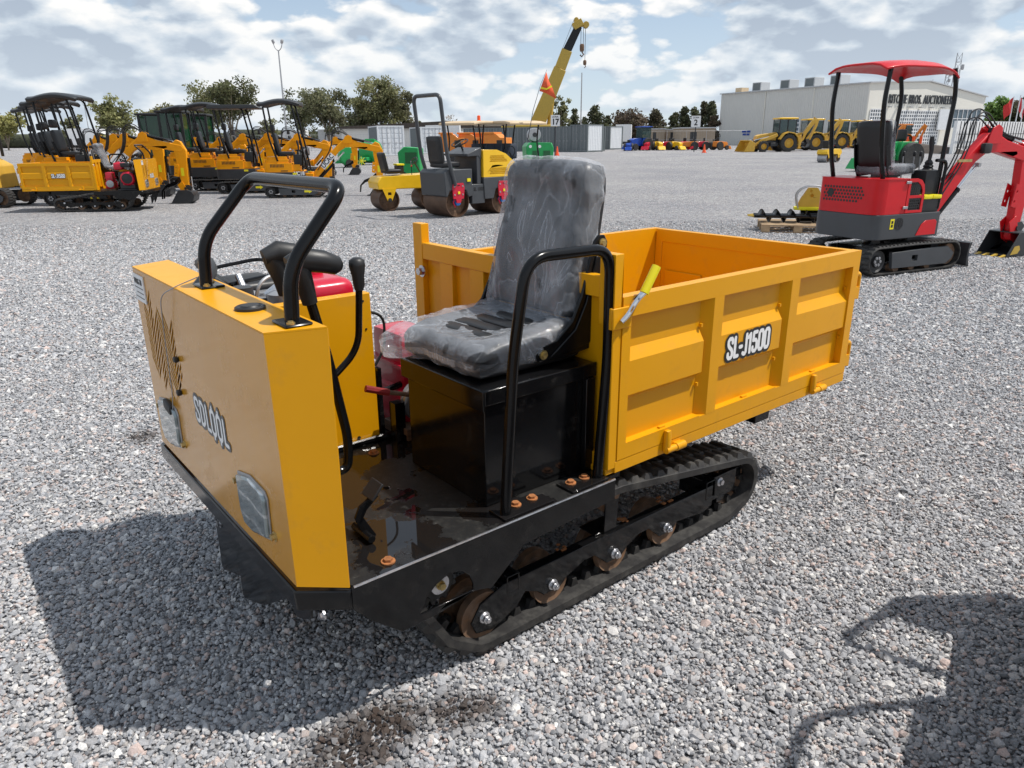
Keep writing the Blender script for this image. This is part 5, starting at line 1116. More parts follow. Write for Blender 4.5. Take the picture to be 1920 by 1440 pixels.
def backhoe(loc, rz, label, col='old_yellow', group='backhoe loaders parked in a row', pose=0):
    root = empty('backhoe_loader', loc, rz, label, 'backhoe loader', group)
    for y in (-0.95, 0.95): wheel(root, 0.0, y, 0.72, 0.46, col)
    for y in (-0.90, 0.90): wheel(root, 2.15, y, 0.45, 0.34, col)
    mb = MB(); mb.box((-0.9, -0.45, 0.55), (2.6, 0.45, 0.95)); mb.box((0.75, -0.75, 0.45), (1.45, 0.75, 0.75)); mb.build('chassis', 'charcoal_metal', root, bevel=0.03)
    mb = MB(); mb.prism([(0.85, 0.95), (0.85, 1.62), (2.3, 1.42), (2.55, 1.3), (2.6, 0.95)], 1, -0.42, 0.42); mb.build('bonnet', col, root, bevel=0.04)
    for s in (-1, 1):
        mb = MB(); ar = [(-0.85, 0.9), (-0.82, 1.2), (-0.45, 1.56), (0.1, 1.66), (0.5, 1.52), (0.85, 1.05)]; a2 = [(0.78, 1.0), (0.45, 1.44), (0.1, 1.58), (-0.42, 1.48), (-0.75, 1.15), (-0.78, 0.9)]
        mb.prism(ar+a2, 1, *sorted((s*0.70, s*1.20))); mb.build('fender', col, root, bevel=0.01)
    mb = MB()
    for (x, y) in ((-0.75, -0.68), (-0.75, 0.62), (0.72, -0.68), (0.72, 0.62), (0.0, -0.70), (0.0, 0.64)): mb.box((x, y, 1.0), (x+0.08, y+0.06, 2.66))
    mb.box((-0.75, -0.66, 0.95), (0.80, 0.66, 1.35)); mb.build('cab_frame', 'black_plastic', root, bevel=0.01)
    mb = MB(); mb.box((-0.68, -0.66, 1.35), (0.74, -0.65, 2.62)); mb.box((-0.68, 0.65, 1.35), (0.74, 0.66, 2.62)); mb.box((0.77, -0.62, 1.35), (0.78, 0.62, 2.62)); mb.box((-0.73, -0.62, 1.35), (-0.72, 0.62, 2.62)); mb.build('cab_glass', 'cab_glass', root)
    mb = MB(); mb.rbox((0.02, 0, 2.74), (1.75, 1.5, 0.17), 0.07, 5); mb.build('cab_roof', 'bright_hood' if col == 'old_yellow' else col, root, smooth=50)
    mb = MB(); mb.rbox((-0.15, 0, 1.5), (0.5, 0.5, 0.16), 0.05, 4); mb.rbox((-0.4, 0, 1.85), (0.14, 0.5, 0.7), 0.05, 4); mb.build('seat', 'seat_vinyl', root, smooth=60)
    for s in (-1, 1):
        mb = MB(); y = s*0.62; mb.prism([(0.85, 1.35), (0.95, 1.52), (2.3, 1.02), (3.15, 0.48), (3.05, 0.30), (2.1, 0.82), (0.9, 1.25)], 1, *sorted((y, y+s*0.12))); mb.build('loader_arm', col, root, bevel=0.02)
        mb = MB(); mb.cyl((1.6, y, 1.25), (2.9, y, 0.95), 0.05, 10); mb.build('hydraulic_ram', 'chrome', root)
    mb = MB(); bkt = [(3.02, 0.06), (3.90, 0.02), (3.92, 0.05), (3.15, 0.12), (3.05, 0.30), (3.06, 0.72), (3.45, 0.95), (3.42, 0.99), (3.0, 0.76), (2.96, 0.3)]; mb.prism(bkt, 1, -1.15, 1.15)
    for y in (-1.16, 1.14): mb.prism([(3.0, 0.05), (3.92, 0.02), (3.45, 0.98), (3.0, 0.76)], 1, y, y+0.02)
    mb.build('loader_bucket', col, root, bevel=0.008)
    # stabilisers and rear boom
    for s in (-1, 1): mb = MB(); mb.box((-1.15, s*0.85-0.09, 0.35), (-0.95, s*0.85+0.09, 1.35)); mb.box((-1.2, s*0.85-0.2, 0.28), (-0.9, s*0.85+0.2, 0.34)); mb.build('stabiliser', col, root, bevel=0.01)
    mb = MB(); mb.box((-1.2, -0.9, 0.55), (-0.9, 0.9, 0.95)); mb.prism([(-1.15, 0.6), (-1.55, 0.7), (-1.55, 1.1), (-1.15, 1.2)], 1, -0.18, 0.18); mb.build('rear_frame', col, root, bevel=0.01)
    bo = [(-1.45, 0.85), (-1.62, 1.1), (-1.70, 1.6), (-2.35, 2.55), (-2.55, 2.72), (-2.75, 2.62), (-2.6, 2.35), (-1.98, 1.5), (-1.78, 1.0), (-1.6, 0.8)]
    mb = MB(); mb.prism(bo, 1, -0.14, 0.14); b = mb.build('rear_boom', col, root, bevel=0.02)
    mb = MB(); mb.prism([(-2.5, 2.85), (-2.95, 2.6), (-2.85, 2.1), (-2.35, 0.95), (-2.2, 0.92), (-2.25, 1.1), (-2.62, 2.1), (-2.6, 2.5)], 1, -0.12, 0.12); d = mb.build('dipper_arm', col, root, bevel=0.015)
    mb = MB(); mb.prism([(-2.15, 1.05), (-2.35, 0.65), (-2.2, 0.35), (-1.95, 0.3), (-1.75, 0.42), (-1.8, 0.46), (-1.95, 0.36), (-2.15, 0.4), (-2.28, 0.66), (-2.12, 0.98)], 1, -0.28, 0.28); mb.build('digging_bucket', 'charcoal_metal', root)
    mb = MB(); mb.cyl((-1.55, 0, 1.25), (-2.3, 0, 2.2), 0.06, 10); mb.build('hydraulic_ram', 'black_tube', root)
    mb = MB(); mb.rbox((-2.15, -0.145, 2.03), (0.22, 0.01, 0.12), 0.004, 3, rot=(0, 0.95, 0)); mb.build('sticker', 'decal_black', b)
    return root
# ------------------------------------------------------------------ trees
def foliage_mat(name, lo, hi):
    m, nt, b = nodes(name); oi = nt.nodes.new('ShaderNodeAttribute'); oi.attribute_name = 'Col'
    nt.links.new(oi.outputs['Color'], b.inputs['Base Color']); b.inputs['Roughness'].default_value = 0.6; b.inputs['Specular IOR Level'].default_value = 0.25
    tr = nt.nodes.new('ShaderNodeBsdfTranslucent'); nt.links.new(oi.outputs['Color'], tr.inputs[0]); mx = nt.nodes.new('ShaderNodeMixShader'); mx.inputs[0].default_value = 0.4
    nt.links.new(b.outputs[0], mx.inputs[1]); nt.links.new(tr.outputs[0], mx.inputs[2]); nt.links.new(mx.outputs[0], nt.nodes['Material Output'].inputs[0])
    M[name] = m
foliage_mat('foliage', None, None)
mat('bark', (0.22, 0.18, 0.14), 0.9, var=0.3, scale=3)
def tree(loc, h, w0, label, col=(0.075, 0.085, 0.04), kind='gum', n=5200, group='trees beyond the yard', leaf=0.2, base=0.3, seed=0, name=None):
    w = w0*(1.12 if kind == 'gum' else 1.4); n = int(n*1.15); rg = np.random.default_rng(seed+17); nm = name or {'gum': 'gum_tree', 'dense': 'broad_tree', 'conifer': 'cypress_tree', 'palm': 'palm_tree'}[kind]
    root = empty(nm, loc, 0, label, 'tree', group)
    tr = MB(); P = []; Q = []
    if kind == 'gum':
        nb = 7; lean = rg.uniform(-0.05, 0.05)
        for i in range(nb):
            a = 2*math.pi*i/nb+rg.uniform(-0.4, 0.4); rr = w*0.5*rg.uniform(0.35, 0.8); zt = h*rg.uniform(0.62, 0.92); s = h*rg.uniform(0.08, 0.25)
            p = [Vector((0, 0, s*0.6)), Vector((rr*0.25*math.cos(a), rr*0.25*math.sin(a), h*0.35)), Vector((rr*0.7*math.cos(a), rr*0.7*math.sin(a), zt*0.82)), Vector((rr*math.cos(a), rr*math.sin(a), zt))]
            tr.tube(p, [h*0.013, h*0.010, h*0.006, h*0.002], 5)
            for k in range(4): 
                q = Vector(p[2]).lerp(p[3], rg.random()) if k < 2 else Vector(p[1]).lerp(p[2], rg.uniform(0.4, 1)); P.append((q.x+rg.normal(0, w*0.09), q.y+rg.normal(0, w*0.09), q.z+rg.normal(0, h*0.04))); Q.append(w*rg.uniform(0.11, 0.20))
        for k in range(14): a = rg.uniform(0, 6.28); rr = w*0.42*math.sqrt(rg.random()); P.append((rr*math.cos(a), rr*math.sin(a), h*(base+0.05+(0.9-base)*rg.random()**0.8)*1.0)); Q.append(w*rg.uniform(0.11, 0.19))
        tr.tube([(0, 0, 0), (0, 0, h*0.12), (h*lean, 0, h*0.5), (h*lean*2, 0, h*0.85)], [h*0.022, h*0.018, h*0.010, h*0.003], 7)
    elif kind == 'dense':
        tr.tube([(0, 0, 0), (0, 0, h*0.5)], [h*0.03, h*0.02], 7)
        for k in range(34):
            a = rg.uniform(0, 6.28); t = rg.uniform(-1, 1); rr = math.sqrt(1-t*t)*w*0.42*rg.uniform(0.5, 1.0); P.append((rr*math.cos(a), rr*math.sin(a), h*(0.50+0.38*t))); Q.append(w*rg.uniform(0.12, 0.22))
    elif kind == 'conifer':
        tr.tube([(0, 0, 0), (0, 0, h*0.9)], [h*0.02, h*0.004], 6)
        for k in range(40):
            t = rg.random()**0.9; a = rg.uniform(0, 6.28); rr = w*0.46*(1-t)**0.7*rg.uniform(0.3, 1); P.append((rr*math.cos(a), rr*math.sin(a), h*(0.12+0.82*t))); Q.append(w*(0.12+0.16*(1-t))*rg.uniform(0.8, 1.2))
    tr.build('trunk', 'bark', root, smooth=60)
    P = np.array(P); Q = np.array(Q); ci = rg.integers(0, len(P), n)
    d = rg.normal(0, 1, (n, 3)); d /= np.linalg.norm(d, axis=1)[:, None]; rad = rg.random(n)**0.5
    c = P[ci]+d*(Q[ci]*rad)[:, None]*np.array([1.15, 1.15, 0.85]); c[:, 2] = np.maximum(c[:, 2], h*0.06)
    sc = leaf*rg.uniform(0.5, 1.3, n); u = rg.normal(0, 1, (n, 3)); u /= np.linalg.norm(u, axis=1)[:, None]; v = np.cross(u, rg.normal(0, 1, (n, 3))); v /= np.linalg.norm(v, axis=1)[:, None]
    q = np.stack([c-u*sc[:, None]*0.5-v*sc[:, None]*0.22, c+u*sc[:, None]*0.1-v*sc[:, None]*0.36, c+u*sc[:, None]*0.6, c+v*sc[:, None]*0.34], 1)
    me = bpy.data.meshes.new('crown'); me.vertices.add(n*4); me.vertices.foreach_set('co', q.reshape(-1).astype(np.float32)); me.loops.add(n*4); me.loops.foreach_set('vertex_index', np.arange(n*4, dtype=np.int32))
    me.polygons.add(n); me.polygons.foreach_set('loop_start', np.arange(0, n*4, 4, dtype=np.int32)); me.update(calc_edges=True); me.shade_flat()
    cl = (np.array(col)*2.3*rg.uniform(0.65, 1.45, (len(P), 1)))[ci]*rg.uniform(0.7, 1.35, (n, 1))*np.array([1, 1, 1])+rg.normal(0, 0.006, (n, 3)); cl = cl.clip(0.01, 1)
    cc = np.ones((n*4, 4), np.float32); cc[:, :3] = np.repeat(cl, 4, 0); at_ = me.attributes.new('Col', 'FLOAT_COLOR', 'POINT'); at_.data.foreach_set('color', cc.reshape(-1))
    me.materials.append(M['foliage']); o = bpy.data.objects.new('crown', me); C.objects.link(o); o.parent = root
    return root
def palm(loc, h, label):
    root = empty('palm_tree', loc, 0, label, 'tree', 'trees beyond the yard'); MB().tube([(0, 0, 0), (0, 0, h*0.7)], [0.22, 0.14], 8).build('trunk', 'bark', root)
    mb = MB(); rg = random.Random(3)
    for k in range(26):
        a = rg.uniform(0, 6.28); up = rg.uniform(0.1, 1.1); L = h*0.42; pr = None
        for i in range(8):
            t = i/7; p = Vector((math.cos(a)*L*t, math.sin(a)*L*t, h*0.7+L*(up*t-0.95*t*t))); w = 0.28*(1-t)+0.05; s = Vector((-math.sin(a), math.cos(a), 0))*w
            if pr: mb.add([pr[0]-pr[1], pr[0]+pr[1], p+s, p-s], [(0, 1, 2, 3)])
            pr = (p, s)
    o = mb.build('crown', 'palm_leaf', root); return root
mat('palm_leaf', (0.16, 0.15, 0.05), 0.6, var=0.3)
def T(px, y, top, w_px, kind, label, **k):
    p = at(px, y); ppm = 1441/y; h = (258-top)/ppm+1.5; return tree((p.x, p.y, 0), h, w_px/ppm, label, kind=kind, seed=int(px*7), **k)
GUM = (0.085, 0.085, 0.042); DK = (0.042, 0.045, 0.025); BR = (0.058, 0.045, 0.032)
T(20, 130, 198, 72, 'gum', 'pale green tree behind the black canopies at the far left', col=(0.11, 0.105, 0.04), leaf=0.5, n=2600)
T(228, 120, 180, 62, 'gum', 'tall pale green tree right of the slim lamp mast on the left', col=(0.10, 0.10, 0.045), leaf=0.45, n=3400, base=0.1)
T(146, 150, 212, 34, 'gum', 'thin sparse tree seen through the posts of the nearest black canopy', col=GUM, leaf=0.5, n=900)
T(312, 150, 186, 58, 'gum', 'small rounded gum tree above the green glass cabs', col=(0.10, 0.095, 0.045), leaf=0.5, n=1900)
T(400, 140, 160, 95, 'gum', 'wide gum tree with an open left side behind the row of canopies', col=GUM, leaf=0.42, n=3800)
T(443, 135, 150, 86, 'gum', 'tallest broad dark gum tree behind the flat canopy', col=(0.06, 0.062, 0.032), leaf=0.42, n=6200, base=0.42)
T(510, 160, 222, 34, 'gum', 'small bare-limbed tree seen between canopy posts', col=GUM, leaf=0.45, n=900)
T(572, 140, 172, 60, 'gum', 'slender gum tree beside the tall light mast', col=(0.065, 0.068, 0.036), leaf=0.42, n=3000, base=0.2)
T(622, 135, 168, 82, 'gum', 'bushy grey-green gum tree above the green balers', col=(0.075, 0.075, 0.042), leaf=0.42, n=5400, base=0.15)
T(664, 150, 212, 44, 'gum', 'low dark tree left of the tall double-crowned gum', col=DK, leaf=0.45, n=2200, base=0.1)
T(690, 128, 182, 50, 'gum', 'dark drooping tree just left of the white container', col=(0.05, 0.052, 0.03), leaf=0.42, n=3600, base=0.1)
T(722, 122, 154, 88, 'gum', 'tall gum tree with a forked trunk above the white container', col=GUM, leaf=0.40, n=6500, base=0.25)
T(762, 130, 176, 44, 'gum', 'feathery gum tree behind the grey roll hoop', col=(0.07, 0.068, 0.04), leaf=0.42, n=2600, base=0.1)
T(790, 150, 223, 22, 'conifer', 'little tree top peeking between roll hoop and tan roof', col=GUM, leaf=0.4, n=500)
T(851, 150, 214, 30, 'gum', 'almost leafless pale tree above the tan cart roof', col=(0.2, 0.18, 0.16), leaf=0.4, n=160)
T(1054, 150, 182, 34, 'gum', 'gum tree directly right of the crane boom', col=GUM, leaf=0.42, n=2400, base=0.15)
T(1079, 155, 206, 26, 'conifer', 'small dark tree beside the thin mast under the crane hook', col=DK, leaf=0.42, n=1400)
T(1117, 150, 202, 40, 'conifer', 'bushy dark conifer above the last grey container', col=DK, leaf=0.42, n=2600)
T(1142, 158, 219, 22, 'conifer', 'short dark conifer above the small white container end', col=DK, leaf=0.42, n=1200)
T(1098, 160, 222, 20, 'conifer', 'low shrub-like tree over the container row', col=DK, leaf=0.42, n=900)
T(1182, 140, 210, 54, 'dense', 'round dark brown tree right of the containers', col=BR, leaf=0.42, n=6500)
T(1229, 140, 209, 36, 'conifer', 'ragged dark conifer left of the tan sheds\' gap', col=(0.05, 0.045, 0.03), leaf=0.42, n=3400)
T(1265, 140, 212, 26, 'conifer', 'narrow dark cypress nearest the left of the cypress belt', col=DK, leaf=0.42, n=1700)
T(1283, 141, 204, 30, 'conifer', 'dark cypress standing left of the sign with number 2', col=DK, leaf=0.42, n=2000)
T(1301, 140, 206, 26, 'conifer', 'dark cypress rising behind the sign with number 2', col=DK, leaf=0.42, n=2000)
T(1318, 143, 196, 28, 'conifer', 'tall cypress right behind the sign with number 2', col=(0.05, 0.048, 0.03), leaf=0.42, n=2300)
T(1332, 140, 192, 26, 'conifer', 'tallest cypress close to the warehouse corner', col=(0.055, 0.06, 0.035), leaf=0.42, n=2100)
T(1342, 138, 208, 18, 'dense', 'dark bush squeezed against the warehouse corner', col=BR, leaf=0.4, n=1500)
T(1858, 92, 192, 46, 'gum', 'bright green leafy tree right of the warehouse', col=(0.07, 0.11, 0.03), leaf=0.35, n=3400, base=0.2)
T(1888, 92, 196, 54, 'dense', 'dark brown spreading tree behind the flag poles', col=(0.06, 0.048, 0.035), leaf=0.35, n=6000)
T(1926, 90, 190, 60, 'dense', 'dark tree at the far right edge behind the flags', col=(0.05, 0.05, 0.03), leaf=0.35, n=6000)
p = at(204, 95); palm((p.x, p.y, 0), 2.9, 'low yellowish palm left of the tall pale green tree')
p = at(232, 90); palm((p.x, p.y, 0), 2.6, 'low palm in front of the tall pale green tree')
# distant hedge line that closes the yard
mb = MB(); rg = random.Random(5)
x = -190
while x < 260:
    w = rg.uniform(4, 10); hh = rg.uniform(2.2, 3.6); mb.rbox((x, 172+rg.uniform(-3, 3), hh/2), (w*1.5, 5, hh), min(w, hh)*0.4, 5); x += w
tag(mb.build('hedge', 'hedge_leaf', None), 'low dark hedge closing the far side of the yard', 'hedge') if False else None
mat('hedge_leaf', (0.05, 0.055, 0.03), 0.9, var=0.5, scale=0.6, bump=1.0, bscale=1.2, bdist=0.6)
tag(mb.build('far_scrub', 'hedge_leaf', None, smooth=60), 'low dark scrub along the far side of the yard', 'scrub', kind='stuff')
mb = MB(); pts = [(-900, 0)]
rg = random.Random(9)
for i in range(40): pts.append((-900+i*46, 6+5*math.sin(i*0.9)+rg.uniform(0, 4)))
pts.append((900, 0)); mb.prism(pts, 1, 900, 905); tag(mb.build('hills', 'hedge_leaf', None), kind='structure')
# ------------------------------------------------------------------ fences, containers, sheds
def fence(p0, p1, h, label, step=2.5):
    p0, p1 = Vector(p0), Vector(p1); root = empty('chain_link_fence', p0, 0, label, 'fence'); L = (p1-p0).length; d = (p1-p0)/L; n = int(L/step)
    mb = MB()
    for k in range(n+1): q = d*(L*k/n); mb.cyl(q, q+Vector((0, 0, h)), 0.03, 6)
    mb.build('post', 'cast_alu', root, weld=False)
    mb = MB()
    for z in (h, h*0.5, 0.1): mb.cyl(Vector((0, 0, z)), d*L+Vector((0, 0, z)), 0.015, 5)
    for k in range(int(L/0.35)): q = d*(k*0.35); mb.cyl(q+Vector((0, 0, 0.1)), q+Vector((0, 0, h)), 0.005, 3)
    mb.build('wire_mesh', 'cast_alu', root, weld=False); return root
fence(at(250, 100), at(700, 100), 2.0, 'long chain link fence behind the machines on the left')
fence(at(1215, 104), at(1400, 104), 2.2, 'chain link fence in front of the tan sheds')
def container(p, yaw, label, L=6.06, w=2.44, h=2.6, col='container_grey', door='container_grey', group='shipping containers'):
    """origin at the middle of the door end; the body runs along -X, doors face +X"""
    root = empty('shipping_container', p, yaw, label, 'shipping container', group)
    n = int(L/0.28); out = []
    def corr(y, s):
        pts = []
        for k in range(n):
            x = -0.08-(L-0.16)*k/n; q = (L-0.16)/n
            pts += [(x, y), (x-q*0.32, y), (x-q*0.5, y-s*0.036), (x-q*0.82, y-s*0.036)]
        return pts+[(-L+0.08, y)]
    mb = MB()
    for y, s in ((-w/2+0.03, -1), (w/2-0.03, 1)):
        P = corr(y, s); vs = [(a, b, 0.16) for a, b in P]+[(a, b, h-0.1) for a, b in P]; m = len(P); mb.add(vs, [(i, i+1, m+i+1, m+i) for i in range(m-1)])
    mb.box((-L+0.02, -w/2+0.04, 0.16), (-L+0.06, w/2-0.04, h-0.1)); mb.box((-L+0.05, -w/2+0.05, h-0.08), (-0.05, w/2-0.05, h-0.03)); mb.box((-L+0.05, -w/2+0.05, 0.12), (-0.05, w/2-0.05, 0.17))
    mb.build('side_wall', col, root, smooth=20, weld=False)
    mb = MB()
    for x in (-L, -0.14):
        for y in (-w/2, w/2-0.14): mb.box((x, y, 0), (x+0.14, y+0.14, h))
        mb.box((x+0.01, -w/2+0.14, h-0.12), (x+0.13, w/2-0.14, h-0.005)); mb.box((x+0.01, -w/2+0.14, 0.02), (x+0.13, w/2-0.14, 0.16))
    for y in (-w/2+0.01, w/2-0.09): mb.box((-L+0.14, y, h-0.1), (-0.14, y+0.08, h-0.01)); mb.box((-L+0.14, y, 0.03), (-0.14, y+0.08, 0.16))
    mb.build('corner_frame', door, root)
    for y0, y1 in ((-w/2+0.145, -0.01), (0.01, w/2-0.145)):
        mb = MB(); mb.box((-0.09, y0, 0.165), (-0.055, y1, h-0.125))
        for k in range(5): z = 0.28+k*(h-0.5)/5; mb.box((-0.055, y0+0.1, z), (-0.035, y1-0.1, z+(h-0.5)/5*0.72))
        d = mb.build('door', door, root, bevel=0.01)
        for y in (y0+(y1-y0)*0.3, y0+(y1-y0)*0.72): mb = MB(); mb.cyl((-0.015, y, 0.12), (-0.015, y, h-0.08), 0.018, 8); mb.box((-0.03, y-0.02, 1.1), (0.0, y+0.25, 1.14)); mb.build('lock_rod', 'cast_alu', d)
    return root
A = gp(738, 290.5)
c1 = container((A.x, A.y, 0), R(-72), 'white-doored container nearest the forked gum tree', col='container_grey', door='white_sheet')
B = at(815, 79)
dup(c1, (B.x, B.y, 0), R(-72), 'second white-doored container, partly behind the grey roll hoop')
row = container((0, 0, 0), 0, 'x', col='container_grey', door='container_grey')
place = ['second grey container from the right, beside the orange traffic cone', 'third grey container from the right, behind the sign with number 17', 'fourth grey container from the right, behind the crane boom foot', 'grey container behind the green generator trailer', 'grey container left of the green generator trailer', 'grey container behind the right tan cart roof', 'left-most grey container of the long row, behind the left tan cart roof']
K0 = at(1104, 80); rd = Vector((-0.70, 0.714, 0)); YA = math.atan2(-0.70, -0.714)
for i, lb in enumerate(place):
    q = K0+rd*(1.22+2.46*(i+1))
    if i == 0: row.location = q; row.rotation_euler = (0, 0, YA); row['label'] = lb
    else: dup(row, q, YA, lb)
wc = container(K0+rd*1.22, YA, 'grey-doored container with a white sunlit side at the right end of the long row', L=2.6, h=2.75, col='white_sheet', door='container_grey')
K1 = at(1146, 95); dup(wc, K1+rd*1.22, YA, 'smaller-looking container with white side standing alone at the far right')
# tan sheds
for k, (x0, x1, y, lb, tp) in enumerate(((1219, 1248, 118, 'left tan shed behind the small implements', 243.5), (1252, 1279, 120, 'middle tan shed between two others', 244.5), (1280, 1342, 112, 'largest tan shed behind the sign with number 2', 242))):
    a, b = at(x0, y), at(x1, y); h = (258-tp)/(1441/y)+1.5; r_ = empty('shed', ((a.x+b.x)/2, y, 0), 0, lb, 'shed', 'tan sheds'); L = (b.x-a.x)/2
    mb = MB(); mb.box((-L, 0, 0), (L, 6, h-0.15)); mb.build('wall', 'tan_wall', r_); mb = MB(); mb.box((-L-0.15, -0.2, h-0.15), (L+0.15, 6.2, h)); mb.build('roof', 'roof_metal', r_)
    mb = MB(); mb.box((-L*0.5, -0.02, 0.0), (-L*0.1, 0.0, 2.1)); mb.build('door', 'charcoal_metal', r_)
# ------------------------------------------------------------------ auction warehouse
PA, PB, PC = Vector((50.6, 110.0, 0)), Vector((36.6, 138.6, 0)), Vector((74.1, 121.5, 0))
dx = (PC-PA).normalized(); Wl = (PC-PA).length; dy = Vector((-dx.y, dx.x, 0)); Dl = (PB-PA).length+2
ang = math.atan2(dx.y, dx.x)
wh = empty('warehouse', PA, ang, 'large pale metal auction building with dark letters over its doors', 'warehouse')
HL, HR, HX, HC = 8.45, 7.0, 12.4, 8.85                     # left eave, right eave, ridge position and height
LW = 30.5
prof = [(0, 0), (Wl, 0), (Wl, HR), (HX, HC), (0, HL)]
mb = MB(); holes = [[(0.6, 0.02), (3.4, 0.02), (3.4, 5.0), (0.6, 5.0)]]
mb.prism(prof, 1, 0, 0.2, [[(6.6, 0.02), (16.1, 0.02), (16.1, 4.9), (6.6, 4.9)], [(18.0, 2.4), (Wl-0.4, 2.4), (Wl-0.4, 5.2), (18.0, 5.2)]]); mb.build('gable_wall', 'wall_white', wh)
mb = MB(); n = 80
vs = []; P = []
for k in range(n): y = 0.2+(LW-0.2)*k/n; q = (LW-0.2)/n; P += [(0, y), (0, y+q*0.55), (0.06, y+q*0.68), (0.06, y+q*0.87)]
P.append((0, LW)); m = len(P); mb.add([(a, b, 0) for a, b in P]+[(a, b, HL) for a, b in P], [(i, i+1, m+i+1, m+i) for i in range(m-1)])
mb.box((Wl-0.1, 0.2, 0), (Wl, LW, HR)); mb.box((0.1, LW-0.1, 0), (Wl-0.1, LW, HR)); mb.build('side_wall', 'wall_grey', wh, smooth=10, weld=False)
mb = MB(); mb.prism([(-0.25, HL-0.02), (HX, HC+0.04), (Wl+0.25, HR-0.02), (Wl+0.25, HR+0.12), (HX, HC+0.18), (-0.25, HL+0.14)], 1, -0.25, LW+0.2); mb.build('roof', 'roof_metal', wh)
for k, y in enumerate((9.8, 19.8)):
    mb = MB(); mb.box((-0.12, y, 0), (-0.001, y+0.12, HL-0.1)); mb.build('downpipe', 'wall_white', wh)
# multi-pane roller doors
def paned(name, x0, x1, z0, z1, nx, nz, par, y=-0.05, fr=0.12, side=False):
    def X(a, b, c0, c1, z0_, z1_, mb): mb.box((a, c0, z0_), (b, c1, z1_)) if not side else mb.box((c0, a, z0_), (c1, b, z1_))
    mb = MB(); s = (x1-x0)/nx; t = (z1-z0)/nz
    for i in range(nx+1): c = x0+i*s; X(c-fr/2, c+fr/2, y, y+0.08, z0, z1, mb)
    for j in range(nz+1): c = z0+j*t; X(x0, x1, y-0.004, y+0.076, c-fr/2, c+fr/2, mb)
    d = mb.build(name, 'white_paint', par, weld=False); mb = MB(); X(x0, x1, y+0.09, y+0.11, z0, z1, mb); mb.build('pane', 'pane_glass', d); return d
for i, (a, b) in enumerate(((6.65, 9.0), (9.05, 11.4), (11.45, 13.8), (13.85, 16.05))): paned('roller_door', a, b, 0.05, 4.85, 5, 10, wh, fr=0.16)
mb = MB(); mb.box((0.55, -0.03, 0), (3.0, -0.002, 5.0)); paned('window', 0.6, 3.0, 2.6, 5.0, 5, 5, wh, y=-0.12, fr=0.14)
w_ = paned('window', 18.05, Wl-0.45, 2.45, 5.15, 7, 2, wh, y=0.02, fr=0.09)
paned('window', 4.9, 9.6, 0.4, 3.9, 5, 6, wh, y=-0.12, fr=0.14, side=True) if False else None
wd = MB(); s_ = paned('window', 12.0, 16.0, 0.3, 4.0, 5, 6, wh, y=-0.14, fr=0.16, side=True)
mb = MB(); mb.box((-0.05, 22.6, 2.05), (-0.02, 24.6, 2.35)); mb.box((-0.05, 22.8, 1.6), (-0.02, 24.4, 1.9)); mb.build('blue_notice', 'blue_paint', wh)
o = text('RITCHIE BROS. AUCTIONEERS', 1.75, face_mtx((11.3, -0.06, 6.35), (1, 0, 0), (0, 0, 1)), 'grey_paint', wh, 0.10, 0.012, 0.56, 'lettering', space=1.12)
for k in range(7): mb = MB(); x = 3.8+k*2.4 if k else 4.2; mb.rbox((x, -0.3, 5.35), (0.5, 0.5, 0.16), 0.07, 3); mb.build('wall_lamp', 'cast_alu', wh)
mb = MB(); mb.box((15.0, -0.6, 2.2), (17.4, -0.4, 5.1)); mb.build('notice_board', 'white_sheet', wh)
for (y, w, lb) in ((6.0, 1.9, 0), (10.8, 2.0, 0), (15.8, 2.0, 0), (22.0, 2.0, 0)): 
    mb = MB(); mb.box((0.8, y, HL), (2.8, y+w, HL+1.5)); mb.build('rooftop_unit', 'roof_metal', wh, bevel=0.03)
    mb = MB(); mb.box((0.76, y+0.2, HL+0.3), (0.79, y+w-0.2, HL+1.35)); mb.build('unit_grille', 'container_grey', wh)
mb = MB(); mb.box((0.8, 26.5, HL), (2.4, 28.0, HL+0.9)); mb.build('rooftop_unit', 'tan_plastic', wh)
# communication masts behind
def lattice(px, y, top, w, label):
    p = at(px, y); h = (258-top)/(1441/y)+1.5; root = empty('radio_mast', p, 0, label, 'radio mast', 'radio masts behind the warehouse'); mb = MB(); n = int(h/1.6)
    for s in ((-1, -1), (1, -1), (0, 1)): mb.tube([(s[0]*w, s[1]*w, 0), (s[0]*w*0.55, s[1]*w*0.55, h)], 0.07, 4)
    for k in range(n):
        a, b = h*k/n, h*(k+1)/n; f = 1-0.45*k/n; cs = [Vector((-w*f, -w*f, a)), Vector((w*f, -w*f, a)), Vector((0, w*f, a))]
        for i in range(3): mb.cyl(cs[i], cs[(i+1) % 3], 0.045, 4); q = cs[(i+1) % 3].copy(); q.z = b; mb.cyl(cs[i], q, 0.04, 4)
    mb.build('lattice', 'cast_alu', root, weld=False)
    rg = random.Random(int(px))
    for k in range(9): z = h*rg.uniform(0.35, 0.97); a = rg.uniform(0, 6.28); mb = MB(); mb.rbox((math.cos(a)*w*1.3, math.sin(a)*w*1.3, z), (0.5, 0.5, rg.uniform(0.4, 1.4)), 0.15, 3); mb.build('antenna', 'cast_alu', root)
lattice(1772, 165, 118, 0.9, 'thicker lattice mast just left of the red canopy front post'); lattice(1757, 170, 146, 0.6, 'thinner lattice mast left of the thicker one')
p = at(1733, 160); mb = MB(); mb.cyl((0, 0, 0), (0, 0, 10.6), 0.08, 6); mb.cyl((0, 0, 10.6), (0.0, 0, 12.2), 0.04, 5); o = mb.build('roof_pole', 'cast_alu', None); o.location = p; tag(o, 'short thin mast over the warehouse roof left of the lattice masts', 'mast')
